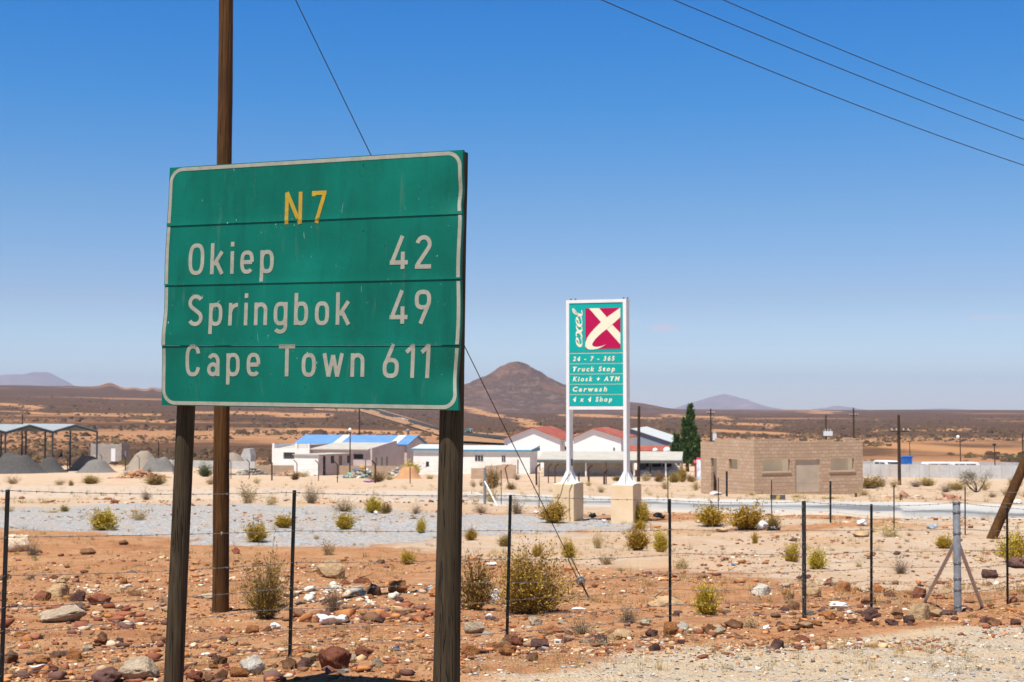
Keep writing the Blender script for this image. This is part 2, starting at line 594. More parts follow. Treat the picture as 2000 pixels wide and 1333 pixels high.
# orange banks of bare earth on the far slope
m_bank = np.zeros(len(vx))
selF = (vr > 230) & (vr < 4000) & (np.abs(np.arctan2(vx, vy)) < 0.45)
fpx = 1000 + F * vx / np.maximum(vy, 1); fpy = 802 - F * (verts[:, 2] - EYE) / np.maximum(vy, 1)
fpy = fpy + 5.0 * fbm(vx / 60, vy / 160, 4, 97); fpx = fpx + 40 * fbm(vx / 90, vy / 200, 3, 98)
for bx0, by0, bx1, by1, hw in ((905, 797, 1000, 818, 5), (985, 817, 1110, 851, 6), (0, 790, 75, 797, 4), (380, 806, 640, 812, 5), (640, 800, 760, 806, 3), (1110, 812, 1300, 818, 4),
                               (1290, 812, 1420, 818, 4), (1400, 842, 1600, 852, 4), (1700, 868, 1990, 887, 9), (1640, 866, 1760, 874, 7), (1700, 842, 1890, 840, 2.2), (1400, 824, 1530, 833, 3),
                               (240, 823, 345, 826, 3), (150, 806, 300, 810, 2), (0, 803, 250, 812, 2), (560, 838, 800, 846, 3), (1560, 803, 1640, 806, 2)):
    tt = np.clip(((fpx - bx0) * (bx1 - bx0) + (fpy - by0) * (by1 - by0)) / ((bx1 - bx0) ** 2 + (by1 - by0) ** 2), 0, 1)
    dd = np.hypot((fpx - bx0 - tt * (bx1 - bx0)) / 3.0, fpy - by0 - tt * (by1 - by0))
    m_bank = np.maximum(m_bank, (1 - sstep(hw * 0.2, hw * 1.3, dd)) * selF * 0.8)

gm, nt, b = new_mat('desert_ground')
T = NT(nt)
v = T.coord('Object')
A1 = T.n('ShaderNodeAttribute', attribute_name='mask'); S1 = T.n('ShaderNodeSeparateColor', in_0=A1.outputs[0])
A2 = T.n('ShaderNodeAttribute', attribute_name='far'); S2 = T.n('ShaderNodeSeparateColor', in_0=A2.outputs[0])
n_big = T.noise(v, 0.35, 6, 0.6)
n_mid = T.noise(v, 1.7, 7, 0.65)
n_fine = T.noise(v, 14, 7, 0.7)
n_grit = T.noise(v, 70, 3, 0.7)
def sharp(m_, nz, w=0.22, amt=0.9):
    t = T.math('ADD', m_, T.math('MULTIPLY', T.math('SUBTRACT', nz, 0.5), amt))
    mr = T.n('ShaderNodeMapRange', interpolation_type='SMOOTHSTEP', in_0=t, in_1=0.5 - w, in_2=0.5 + w)
    return mr.outputs[0]
soil = T.ramp(n_mid, [(0.30, (0.397, 0.173, 0.075)), (0.50, (0.489, 0.247, 0.119)), (0.72, (0.559, 0.330, 0.180))])
soil = T.mix(T.ramp(T.noise(v, 0.9, 5, 0.7), [(0.50, 0.0), (0.64, 0.6)]), soil, (0.294, 0.122, 0.057))
soil = T.mix(T.ramp(n_big, [(0.48, 0.0), (0.70, 0.5)]), soil, (0.529, 0.316, 0.161))
soil = T.mix(T.ramp(n_fine, [(0.47, 0.0), (0.66, 0.75)]), soil, (0.274, 0.111, 0.050))
soil = T.mix(T.ramp(n_grit, [(0.58, 0.0), (0.74, 0.45)]), soil, (0.610, 0.442, 0.271))
sand = T.ramp(n_mid, [(0.32, (0.502, 0.356, 0.238)), (0.68, (0.602, 0.473, 0.356))])
sand = T.mix(T.ramp(n_big, [(0.48, 0.0), (0.66, 0.6)]), sand, (0.541, 0.326, 0.175))
sand = T.mix(T.ramp(n_fine, [(0.54, 0.0), (0.74, 0.6)]), sand, (0.381, 0.224, 0.124))
vg = T.n('ShaderNodeTexVoronoi', in_0=v, in_Scale=22.0)
vgr = T.n('ShaderNodeSeparateColor', in_0=vg.outputs['Color'])
gravel = T.ramp(vgr.outputs[0], [(0.0, (0.187, 0.199, 0.213)), (0.5, (0.386, 0.397, 0.410)), (1.0, (0.594, 0.594, 0.596))])
gravel = T.mix(T.ramp(n_mid, [(0.44, 0.0), (0.64, 0.75)]), gravel, (0.507, 0.364, 0.247))
vs_ = T.n('ShaderNodeTexVoronoi', in_0=v, in_Scale=52.0)
vsr = T.n('ShaderNodeSeparateColor', in_0=vs_.outputs['Color'])
should = T.ramp(vsr.outputs[1], [(0.0, (0.183, 0.165, 0.152)), (0.25, (0.453, 0.380, 0.293)), (0.6, (0.594, 0.484, 0.354)), (0.85, (0.432, 0.452, 0.462)), (1.0, (0.734, 0.716, 0.675))])
should = T.mix(T.ramp(n_mid, [(0.36, 0.15), (0.60, 0.85)]), should, (0.594, 0.441, 0.275))
# far plain: dark low scrub on orange earth
vf = T.coord('Object', (0.55, 1.0, 0.0))
f1 = T.noise(vf, 0.0042, 6, 0.6)
f2 = T.noise(vf, 0.035, 6, 0.62)
f3 = T.noise(vf, 0.30, 4, 0.7)
earth = T.mix(T.ramp(f2, [(0.4, 0.0), (0.65, 1.0)]), (0.31, 0.145, 0.067), (0.36, 0.21, 0.115))
scrub = T.mix(T.ramp(f3, [(0.38, 0.0), (0.66, 1.0)]), (0.049, 0.027, 0.016), (0.114, 0.059, 0.031))
scrub = T.mix(T.ramp(f2, [(0.50, 0.0), (0.72, 0.45)]), scrub, (0.17, 0.095, 0.050))
fs_ = T.math('ADD', T.math('ADD', S2.outputs[0], T.math('MULTIPLY', T.math('SUBTRACT', f1, 0.5), 1.1)), T.math('ADD', T.math('MULTIPLY', T.math('SUBTRACT', f2, 0.5), 1.3), T.math('MULTIPLY', T.math('SUBTRACT', f3, 0.5), 0.9)))
fmix = T.n('ShaderNodeMapRange', interpolation_type='SMOOTHSTEP', in_0=fs_, in_1=0.34, in_2=0.72).outputs[0]
hillc = T.mix(T.ramp(f3, [(0.40, 0.0), (0.64, 1.0)]), (0.038, 0.023, 0.019), (0.132, 0.081, 0.061))
hillc = T.mix(T.ramp(T.noise(v, 0.045, 5, 0.7), [(0.50, 0.0), (0.64, 0.75)]), hillc, (0.174, 0.117, 0.089))
hillc = T.mix(T.ramp(T.noise(v, 0.012, 5, 0.6), [(0.5, 0.0), (0.66, 0.6)]), hillc, (0.170, 0.086, 0.056))
farc = T.mix(fmix, earth, scrub)
farc = T.mix(S2.outputs[1], farc, hillc)
farc = T.mix(sharp(S2.outputs[2], f3, 0.3, 1.2), farc, T.mix(T.ramp(f3, [(0.45, 0), (0.7, 0.5)]), (0.39, 0.20, 0.09), (0.23, 0.115, 0.06)))
A3 = T.n('ShaderNodeAttribute', attribute_name='isfar')
c = T.mix(sharp(S1.outputs[1], n_mid, 0.25), soil, sand)
c = T.mix(sharp(S1.outputs[0], T.noise(v, 1.1, 8, 0.72), 0.10, 1.5), c, gravel)
c = T.mix(sharp(S1.outputs[2], n_fine, 0.25, 1.0), c, should)
c = T.mix(A3.outputs[2], c, farc)
nt.links.new(c, b.inputs['Base Color'])
b.inputs['Roughness'].default_value = 0.95
b.inputs['Specular IOR Level'].default_value = 0.1
hgt = T.math('ADD', T.math('MULTIPLY', n_fine, 0.7), T.math('ADD', T.math('MULTIPLY', n_grit, 0.25), T.math('MULTIPLY', vs_.outputs[0], 0.5)))
nt.links.new(T.bump(hgt, 0.9, 0.055), b.inputs['Normal'])

gme = np_mesh('ground', verts, faces, gm, True)
tri = [(c0, j, (j + 1) % na) for j in range(na)]
for nm, cols in (('mask', (m_gravel, m_sand, m_shoulder)), ('far', (m_far, m_hill * (vr > 1500), m_bank)), ('isfar', (far, far, far))):
    ca = gme.color_attributes.new(nm, 'FLOAT_COLOR', 'POINT')
    cc = np.ones((len(verts), 4), np.float32)
    for k in range(3): cc[:, k] = cols[k]
    ca.data.foreach_set('color', cc.ravel())
kind(link('ground', gme), 'structure')
del GXv, GYv, GZv, AZ, RRg

# ------------------------------------------------------------------ roads laid on the ground
def ribbon(name, near_px, far_px, m, lift, cols=40, rows=10, knd='structure'):
    xs = np.linspace(near_px[0][0], near_px[-1][0], cols)
    xf = np.linspace(far_px[0][0], far_px[-1][0], cols)
    yn = np.interp(xs, [p[0] for p in near_px], [p[1] for p in near_px])
    yf = np.interp(xf, [p[0] for p in far_px], [p[1] for p in far_px])
    a = [G(x, y) for x, y in zip(xs, yn)]; b_ = [G(x, y) for x, y in zip(xf, yf)]
    vs, uv = [], []
    for i in range(cols):
        for j in range(rows + 1):
            p = a[i].lerp(b_[i], j / rows)
            vs.append((p.x, p.y, gz(p.x, p.y) + lift - (0.14 if j in (0, rows) else 0))); uv.append((i / (cols - 1), j / rows, 0))
    # keep the sheet above the ground between its points
    W = rows + 1
    fs = [(i * W + j, (i + 1) * W + j, (i + 1) * W + j + 1, i * W + j + 1) for i in range(cols - 1) for j in range(rows)]
    me = np_mesh(name, vs, fs, m, True, uv, 'along')
    o = link(name, me)
    if knd: kind(o, knd)
    return o

rm, nt, b = new_mat('worn_road_surface')
T = NT(nt)
v = T.coord('Object', (1, 1, 1))
at = T.n('ShaderNodeSeparateColor', in_0=T.n('ShaderNodeAttribute', attribute_name='along').outputs[0])
nz = T.noise(T.coord('Object', (0.25, 1, 1)), 1.2, 6, 0.6)
n2 = T.noise(v, 9, 6, 0.7)
acr = T.math('ADD', at.outputs[1], T.math('MULTIPLY', T.math('SUBTRACT', nz, 0.5), 0.25))
tar = T.ramp(acr, [(0.0, (0.504, 0.380, 0.275)), (0.16, (0.418, 0.390, 0.351)), (0.30, (0.285, 0.285, 0.285)), (0.36, (0.143, 0.147, 0.156)), (0.43, (0.161, 0.166, 0.176)), (0.50, (0.380, 0.375, 0.366)), (0.85, (0.475, 0.461, 0.432)), (1.0, (0.551, 0.428, 0.314))])
dirt = T.ramp(n2, [(0.3, (0.410, 0.312, 0.236)), (0.7, (0.486, 0.395, 0.312))])
lw = T.ramp(T.math('ADD', at.outputs[0], T.math('MULTIPLY', T.math('SUBTRACT', nz, 0.5), 0.2)), [(0.36, 1.0), (0.50, 0.0)])
cc_ = T.mix(lw, T.mix(T.ramp(n2, [(0.5, 0.0), (0.75, 0.25)]), tar, (0.5, 0.42, 0.34)), dirt)
nt.links.new(cc_, b.inputs['Base Color'])
b.inputs['Roughness'].default_value = 0.9
b.inputs['Specular IOR Level'].default_value = 0.15
nt.links.new(T.bump(n2, 0.4, 0.02), b.inputs['Normal'])
ribbon('road', [(-250, 974), (0, 974), (400, 977), (900, 985), (1040, 992), (1300, 1003), (1700, 1014), (2000, 1022), (2350, 1034)],
       [(-250, 946), (0, 947), (400, 951), (900, 960), (1040, 965), (1300, 973), (1700, 980), (2000, 987), (2350, 996)], rm, 0.03, 220, 14)

am = mat('dark_asphalt', (0.040, 0.041, 0.044), (0.055, 0.057, 0.061), 0.05, 0.95, spec=0.0)
vm = mat('pale_road_verge', (0.34, 0.20, 0.115), (0.27, 0.15, 0.085), 0.03, 0.95, spec=0.0)
def road_strip(name, pix, m, lift):
    """pix: (x, y_near, y_far) sections"""
    vs, fs = [], []
    for i in range(len(pix) - 1):
        n = 14
        for k in range(n + (i == len(pix) - 2)):
            t = k / n
            x, a, b2 = [pix[i][j] * (1 - t) + pix[i + 1][j] * t for j in range(3)]
            pa, pb = G(x, a), G(x, b2)
            za, zb = pa.z + lift, pb.z + lift
            vs += [(pa.x, pa.y, za), (pb.x, pb.y, zb)]
    for i in range(0, len(vs) - 2, 2):
        fs.append((i, i + 2, i + 3, i + 1))
    return kind(link(name, np_mesh(name, vs, fs, m)), 'structure')
road_strip('road_verge', [(690, 800, 790), (735, 814, 799), (790, 831, 815), (860, 854, 838), (905, 866, 845), (990, 871, 853), (1110, 880, 862)], vm, 0.7)
road_strip('highway', [(690, 795, 791), (735, 808, 801), (790, 824.5, 817.5), (860, 845, 839.5), (905, 855, 848.5), (990, 865, 858), (1110, 874, 867)], am, 1.1)

# ------------------------------------------------------------------ far mountains
mm, nt, b = new_mat('bare_mountain_rock')
T = NT(nt)
v = T.coord('Object')
col = T.ramp(T.noise(v, 0.004, 8, 0.65), [(0.32, (0.09, 0.065, 0.06)), (0.55, (0.17, 0.115, 0.10)), (0.72, (0.30, 0.20, 0.16))])
nt.links.new(col, b.inputs['Base Color']); b.inputs['Roughness'].default_value = 0.95
def mountain(px0, px1, D, prof, seed):
    """prof: skyline rows at photo columns"""
    xs = np.linspace(px0, px1, 110); deps = np.linspace(-1, 1, 46)
    top = np.interp(xs, [p[0] for p in prof], [p[1] for p in prof])
    vs = []
    for t in deps:
        for x, y in zip(xs, top):
            d = D + t * 2600
            X = (x - 1000) / F * D
            h = max(0.0, 812 - y) / F * D
            ridge = (1 - abs(t)) ** 0.8
            nzv = float(fbm(np.array(X / 420.), np.array(d / 420.), 5, seed))
            z = h * ridge * (1 + 0.55 * nzv * (1 - ridge) ** .7) + h * 0.025 * nzv
            vs.append((X, d, EYE - (812 - 802) / F * D + z))
    W = len(xs)
    fs = [(i * W + j, i * W + j + 1, (i + 1) * W + j + 1, (i + 1) * W + j) for i in range(len(deps) - 1) for j in range(W - 1)]
    return kind(link('mountain', np_mesh('mountain', vs, fs, mm, True)), 'structure')
mountain(-160, 175, 17500, [(-160, 760), (-100, 742), (-40, 734), (0, 732), (25, 730), (45, 732), (62, 728), (85, 727), (105, 733), (128, 743), (150, 756), (175, 766)], 3)
mountain(210, 420, 18500, [(210, 768), (240, 760), (262, 756), (282, 762), (300, 757), (330, 762), (420, 775)], 5)
mountain(1310, 1520, 17500, [(1310, 800), (1335, 792), (1365, 783), (1385, 776), (1400, 772), (1415, 769), (1435, 774), (1455, 782), (1475, 789), (1500, 796), (1520, 802)], 8)
mountain(1590, 1690, 18800, [(1590, 802), (1615, 797), (1635, 793), (1650, 796), (1690, 802)], 9)
mountain(1760, 1900, 19200, [(1760, 803), (1800, 799.5), (1840, 798), (1870, 800), (1900, 803)], 12)
# ------------------------------------------------------------------ flat frames seen in the photograph
class Plane:
    """a plane through o, axes u (right), w (up), n (towards the viewer)"""
    def __init__(s, o, u, w):
        s.o = Vector(o); s.u = Vector(u).normalized(); s.w = Vector(w).normalized()
        s.n = s.u.cross(s.w).normalized()
        if s.n.y > 0: s.n = -s.n
    def uv(s, px, py, off=0.0):
        r = Vector(ray(px, py)); e = Vector((0, 0, EYE))
        t = (s.o + s.n * off - e).dot(s.n) / r.dot(s.n)
        q = e + r * t - s.o - s.n * off
        g = s.u.dot(s.w); a, b_ = q.dot(s.u), q.dot(s.w)
        return (a - g * b_) / (1 - g * g), (b_ - g * a) / (1 - g * g)
    def pt(s, a, b, off=0.0):
        return s.o + s.u * a + s.w * b + s.n * off

# ------------------------------------------------------------------ letters drawn with strokes (cap height 1)
HW = 0.065
def arc(cx, cy, rx, ry, a0, a1, n=18):
    return [(cx + rx * math.cos(math.radians(a0 + (a1 - a0) * i / n)), cy + ry * math.sin(math.radians(a0 + (a1 - a0) * i / n))) for i in range(n + 1)]
def stadium(cx, x0, x1, y0, y1, a0=90, a1=450, r=None):
    """rounded upright oval through HW inset, as a path"""
    rx = (x1 - x0) / 2 - HW; ry = (y1 - y0) / 2 - HW
    cx, cy = (x0 + x1) / 2, (y0 + y1) / 2
    pts = []
    n = max(10, int(abs(a1 - a0) / 9))
    for i in range(n + 1):
        a = math.radians(a0 + (a1 - a0) * i / n)
        ca, sa = math.cos(a), math.sin(a)
        e = 0.72
        pts.append((cx + rx * math.copysign(abs(ca) ** e, ca), cy + ry * math.copysign(abs(sa) ** e, sa)))
    return pts
X = 0.72
GL = {
 'O': (0.58, [stadium(0, 0, .58, -.01, 1.01)]),
 'C': (0.56, [stadium(0, 0, .56, -.01, 1.01, 22, 338)]),
 'N': (0.62, [[(HW, 0), (HW, 1)], [(.62 - HW, 0), (.62 - HW, 1)], [(HW, 1), (.62 - HW, 0)]]),
 'S': (0.56, [arc(.28, .745, .28 - HW, .265 - HW, 28, 232) + arc(.28, .255, .28 - HW, .265 - HW, 52, -152)]),
 'T': (0.58, [[(0, 1 - HW), (.58, 1 - HW)], [(.29, 0), (.29, 1 - 2 * HW)]]),
 'k': (0.52, [[(HW, 0), (HW, 1)], [(HW * 2, .30), (.43, X)], [(.22, .40), (.45, 0)]]),
 'i': (0.14, [[(HW, 0), (HW, X)], [(HW, .87), (HW, 1.02)]]),
 'e': (0.50, [[(HW, .36), (.50 - HW, .36)], stadium(0, 0, .50, -.01, X + .01, 0, 318)]),
 'p': (0.50, [[(HW, -.27), (HW, X)], stadium(0, 0, .50, -.01, X + .01)]),
 'b': (0.50, [[(HW, 0), (HW, 1)], stadium(0, 0, .50, -.01, X + .01)]),
 'o': (0.50, [stadium(0, 0, .50, -.01, X + .01)]),
 'r': (0.35, [[(HW, 0), (HW, X)], arc(.32, .36, .32 - HW, .36 - HW, 175, 85)]),
 'n': (0.48, [[(HW, 0), (HW, X)], arc(.24, .48, .24 - HW, .24 - HW + .005, 180, 0) + [(.48 - HW, 0)]]),
 'g': (0.50, [stadium(0, 0, .50, -.01, X + .01), [(.50 - HW, X), (.50 - HW, -.08)] + arc(.25, -.06, .25 - HW, .21 - HW, 0, -150)]),
 'a': (0.47, [[(.47 - HW, 0), (.47 - HW, .46)] + arc(.235, .47, .235 - HW, .26 - HW, 0, 150), arc(.22, .215, .22 - HW, .225 - HW, 60, 420)]),
 'w': (0.74, [[(HW * .9, X), (.215, 0)], [(.215, 0), (.37, X * .92)], [(.37, X * .92), (.525, 0)], [(.525, 0), (.74 - HW * .9, X)]]),
 '7': (0.50, [[(0, .80), (0, 1)], [(.0, 1 - HW), (.50, 1 - HW)], [(.44, 1 - HW * 1.2), (.16, 0)]]),
 '4': (0.60, [[(.40, 1), (.08, .22)], [(.0, .20), (.60, .20)], [(.43, 0), (.43, .52)]]),
 '2': (0.54, [arc(.27, .73, .27 - HW, .27 - HW, 170, -38) + [(.07, .11)], [(0, HW), (.54, HW)]]),
 '9': (0.54, [stadium(0, 0, .54, .42, 1.01), [(.54 - HW - .005, .62), (.20, 0)]]),
 '6': (0.54, [stadium(0, 0, .54, -.01, .59), [(HW + .005, .38), (.34, 1)]]),
 '1': (0.33, [[(.33 - HW, 0), (.33 - HW, 1)], [(.33 - HW, .95), (0.04, .76)]]),
}
GL['7'] = (0.50, [[(HW * .8, .84), (HW * .8, 1)], [(.0, 1 - HW), (.50, 1 - HW)], [(.44, 1 - HW * 1.2), (.16, 0)]])

def stroke_mesh(path, hw, closed=False):
    p = np.asarray(path, float)
    # finer straight pieces so that letters follow the dents of the panel
    q = [p[0]]
    for a, b_ in zip(p[:-1], p[1:]):
        n = max(1, int(np.hypot(*(b_ - a)) / 0.12))
        for i in range(1, n + 1): q.append(a + (b_ - a) * i / n)
    p = np.array(q)
    closed = np.hypot(*(p[0] - p[-1])) < 1e-3
    t = np.gradient(p, axis=0)
    if closed:
        t[0] = t[-1] = p[1] - p[-2]
    t /= np.maximum(np.linalg.norm(t, axis=1, keepdims=True), 1e-9)
    n = np.stack([-t[:, 1], t[:, 0]], 1)
    return p + n * hw, p - n * hw

def word_mesh(text, width, gap=None, hw=HW):
    """strokes of a word; letter gaps stretched so that the word is `width` cap heights long"""
    ws = [GL[ch][0] for ch in text]
    g = (width - sum(ws)) / max(1, len(ws) - 1)
    x = 0; out = []
    for ch, w in zip(text, ws):
        for k, path in enumerate(GL[ch][1]):
            l, r = stroke_mesh([(a + x, b_) for a, b_ in path], hw)
            out.append((l, r, k))
        x += w + g
    return out

# ------------------------------------------------------------------ the road sign
def solve_rect(TL, BL, TR, BR, mean):
    rs = [ray(*p) for p in (TL, BL, TR, BR)]
    Amat = np.array([rs[0], -rs[1], -rs[2], rs[3]]).T
    d = np.linalg.svd(Amat)[2][-1]; d = d / d.mean() * mean
    return [Vector(r * k) + Vector((0, 0, EYE)) for r, k in zip(rs, d)]
cTL, cBL, cTR, cBR = solve_rect((332, 328), (316, 792), (906, 293), (897, 802), 8.0)
SP = Plane(cBL, cTR - cTL, cTL - cBL)
SW = (cTR - cTL).length; SH = (cTL - cBL).length

def px_line(y_left, y_right):
    a = SP.uv(327, y_left)[1]; b_ = SP.uv(899, y_right)[1]
    return (a + b_) / 2
seams = [0.0, px_line(676, 674), px_line(556, 548), px_line(440.5, 420.5), SH]

def dent(u, v):
    """how far the sheet metal stands out at (u, v)"""
    u = np.asarray(u, float); v = np.asarray(v, float)
    d = 0.008 * vnoise(u * 1.6 + 3, v * 2.3 + 1, 3) + 0.0035 * vnoise(u * 4.5, v * 5.5, 8)
    # the right edge was hit: pushed in beside rows 2 and 4, the lower left corner is curled
    d = d - 0.020 * np.exp(-((u - SW) / 0.13) ** 2 - ((v - seams[3] - 0.10) / 0.09) ** 2)
    d = d - 0.026 * np.exp(-((u - SW) / 0.17) ** 2 - ((v - seams[1] + 0.16) / 0.11) ** 2)
    d = d + 0.016 * np.exp(-((u - 0.0) / 0.20) ** 2 - ((v - seams[1] - 0.06) / 0.10) ** 2)
    d = d - 0.012 * np.exp(-((u - 0.95) / 0.10) ** 2 - ((v - seams[2] - 0.17) / 0.12) ** 2)
    return d
def edge_shift(u, v):
    """ragged ends of the planks"""
    wl = np.clip(1 - np.asarray(u) / 0.35, 0, 1); wr = np.clip((np.asarray(u) - SW + 0.3) / 0.3, 0, 1)
    return wl * (-0.014 * np.sin(np.clip((v - 0.05) / SH, 0, 1) * math.pi) - 0.006 * np.sin(v * 9)) * 0.7 + wr * (-0.022 * np.exp(-((v - 0.17) / 0.12) ** 2) - 0.012 * np.exp(-((v - seams[3] - 0.06) / 0.06) ** 2) - 0.006 * np.sin(v * 6) ** 2)
def plank_tilt(v):
    """each plank's lower lip stands a little proud of the next"""
    v = np.asarray(v, float)
    o = np.zeros_like(v)
    for k in range(4):
        a, b_ = seams[k], seams[k + 1]
        ins = (v >= a) & (v <= b_ + (1e-6 if k < 3 else 1))
        t = (v - a) / (b_ - a)
        lip = 0.002 * (1 - t) + 0.0030 * np.exp(-t * (b_ - a) / 0.010)
        o = np.where(ins, lip if k else 0.003 * (1 - t), o)
    return o
def sign_pt(u, v, off):
    uu = u + float(edge_shift(u, v))
    return SP.pt(uu, v, off + float(dent(u, v)) + float(plank_tilt(v)))

gm_, nt, b = new_mat('green_sign_paint')
T = NT(nt)
v = T.coord('Object')
sc = T.noise(T.coord('Object', (1, 1, 0.45)), 2.4, 6, 0.6)
col = T.ramp(sc, [(0.34, (0.001, 0.104, 0.073)), (0.64, (0.0015, 0.142, 0.103))])
grime = T.noise(T.coord('Object', (1, 1, 0.18)), 9, 6, 0.62)
col = T.mix(T.ramp(grime, [(0.52, 0.0), (0.74, 0.55)]), col, (0.0015, 0.062, 0.046))
# chips and scratches down to bare metal
chip = T.noise(T.coord('Object', (1.3, 1.3, .8)), 46, 4, 0.65)
where = T.noise(v, 3.2, 3, 0.6)
cm = T.math('MULTIPLY', T.ramp(chip, [(0.69, 0.0), (0.71, 1.0)]), T.ramp(where, [(0.54, 0.0), (0.62, 1.0)]))
col = T.mix(cm, col, (0.55, 0.60, 0.56))
ch2 = T.noise(T.coord('Object', (1, 1, 1)), 55, 2, 0.5)
cm2 = T.math('MULTIPLY', T.ramp(ch2, [(0.70, 0.0), (0.72, 1.0)]), T.ramp(where, [(0.40, 1.0), (0.47, 0.0)]))
col = T.mix(cm2, col, (0.012, 0.03, 0.025))
sn = T.noise(T.coord('Object', (1, 1, .35)), 6, 2, 0.45)
sl = T.ramp(T.math('ABSOLUTE', T.math('SUBTRACT', sn, 0.5)), [(0.0, 1.0), (0.004, 0.0)])
sw = T.ramp(T.noise(v, 4.6, 2, 0.5), [(0.665, 0.0), (0.70, 0.7)])
col = T.mix(T.math('MULTIPLY', sl, sw), col, (0.48, 0.55, 0.50))
sm = T.ramp(T.noise(T.coord('Object', (1, 1, 0.12)), 16, 5, 0.65), [(0.60, 0.0), (0.75, 0.35)])
col = T.mix(sm, col, (0.10, 0.17, 0.13))
nt.links.new(col, b.inputs['Base Color'])
b.inputs['Roughness'].default_value = 0.5
b.inputs['Specular IOR Level'].default_value = 0.15
nt.links.new(T.bump(T.noise(v, 5, 6, 0.65), 0.4, 0.010), b.inputs['Normal'])

def worn(name, c, c2):
    m, nt, b = new_mat(name)
    T = NT(nt)
    v = T.coord('Object')
    col = T.ramp(T.noise(v, 22, 6, 0.65), [(0.35, c), (0.7, c2)])
    w = T.noise(T.coord('Object', (1, 1, 2.2)), 42, 2, 0.6)
    line = T.ramp(T.math('ABSOLUTE', T.math('SUBTRACT', w, 0.5)), [(0.0, 0.55), (0.012, 0.0)])
    col = T.mix(line, col, tuple(x * 0.35 for x in c))
    nt.links.new(col, b.inputs['Base Color'])
    b.inputs['Roughness'].default_value = 0.6
    b.inputs['Specular IOR Level'].default_value = 0.2
    return m
M_letter = worn('worn_reflective_film', (0.26, 0.26, 0.215), (0.34, 0.34, 0.28))
M_yellow = worn('faded_yellow_film', (0.36, 0.225, 0.018), (0.44, 0.30, 0.035))
M_signback = mat('bare_sheet_metal', (0.05, 0.06, 0.055), (0.03, 0.035, 0.03), 5, 0.6)

sign = thing('road_sign', 'large green road sign on two grey timber posts, listing distances', 'road sign', (SP.pt(SW / 2, 0) .x, SP.pt(SW / 2, 0).y, gz(SP.pt(SW / 2, 0).x, SP.pt(SW / 2, 0).y)))
for k in range(4):
    a, b_ = seams[k] + (0.0008 if k else 0), seams[k + 1] - (0.0012 if k < 3 else 0)
    nu, nv = 70, 14
    vs, fs = [], []
    for back in (0, 1):
        for j in range(nv + 1):
            for i in range(nu + 1):
                u, vv = SW * i / nu, a + (b_ - a) * j / nv
                vs.append(sign_pt(u, vv, -0.022 * back))
    W = nu + 1; N2 = W * (nv + 1)
    for j in range(nv):
        for i in range(nu):
            q = (j * W + i, j * W + i + 1, (j + 1) * W + i + 1, (j + 1) * W + i)
            fs.append(q); fs.append(tuple(x + N2 for x in q[::-1]))
    rim = [i for i in range(W)] + [j * W + nu for j in range(1, nv + 1)] + [nv * W + i for i in range(nu - 1, -1, -1)] + [j * W for j in range(nv - 1, 0, -1)]
    for i in range(len(rim)):
        p_, q_ = rim[i], rim[(i + 1) % len(rim)]
        fs.append((q_, p_, p_ + N2, q_ + N2))
    mb = MB(); mb.add(vs, fs)
    o = mb.build('sign_panel', gm_, sign)
    o.data.polygons.foreach_set('use_smooth', [len(p.vertices) == 4 for p in o.data.polygons])
    bv = o.modifiers.new('e', 'EDGE_SPLIT'); bv.split_angle = R(40)
# white border line with rounded corners, following the planks
bw = 0.021; bi = 0.0045; cr = 0.088
def rrect(inset, r, n=12):
    x0, x1, y0, y1 = inset, SW - inset, inset, SH - inset
    pts = []
    for cx, cy, a0 in ((x1 - r, y1 - r, 0), (x0 + r, y1 - r, 90), (x0 + r, y0 + r, 180), (x1 - r, y0 + r, 270)):
        for i in range(n + 1):
            a = math.radians(a0 + 90 * i / n); pts.append((cx + r * math.cos(a), cy + r * math.sin(a)))
    return pts
po, pi_ = rrect(bi, cr), rrect(bi + bw, cr - bw)
bo, bn = [], []
for i in range(len(po)):
    a0, a1 = np.array(po[i]), np.array(po[(i + 1) % len(po)])
    b0, b1 = np.array(pi_[i]), np.array(pi_[(i + 1) % len(po)])
    m_ = max(1, int(np.hypot(*(a1 - a0)) / 0.02))
    for k in range(m_):
        bo.append(a0 + (a1 - a0) * k / m_); bn.append(b0 + (b1 - b0) * k / m_)
def safe_pt(u, vv, off):
    # letters bridge the seams with a kink, as the planks do
    return sign_pt(u, vv, off)
vs, fs = [], []
for a, b_ in zip(bo, bn):
    vs += [safe_pt(a[0], a[1], 0.0016), safe_pt(b_[0], b_[1], 0.0016)]
n_ = len(bo)
def crosses(p, q):
    return any((p - s_) * (q - s_) < 0 for s_ in seams[1:4])
for i in range(n_):
    j = (i + 1) % n_
    if crosses(bo[i][1], bo[j][1]): continue
    fs.append((2 * i, 2 * j, 2 * j + 1, 2 * i + 1))
mb = MB(); mb.add(vs, fs); mb.build('sign_border', M_letter, sign)

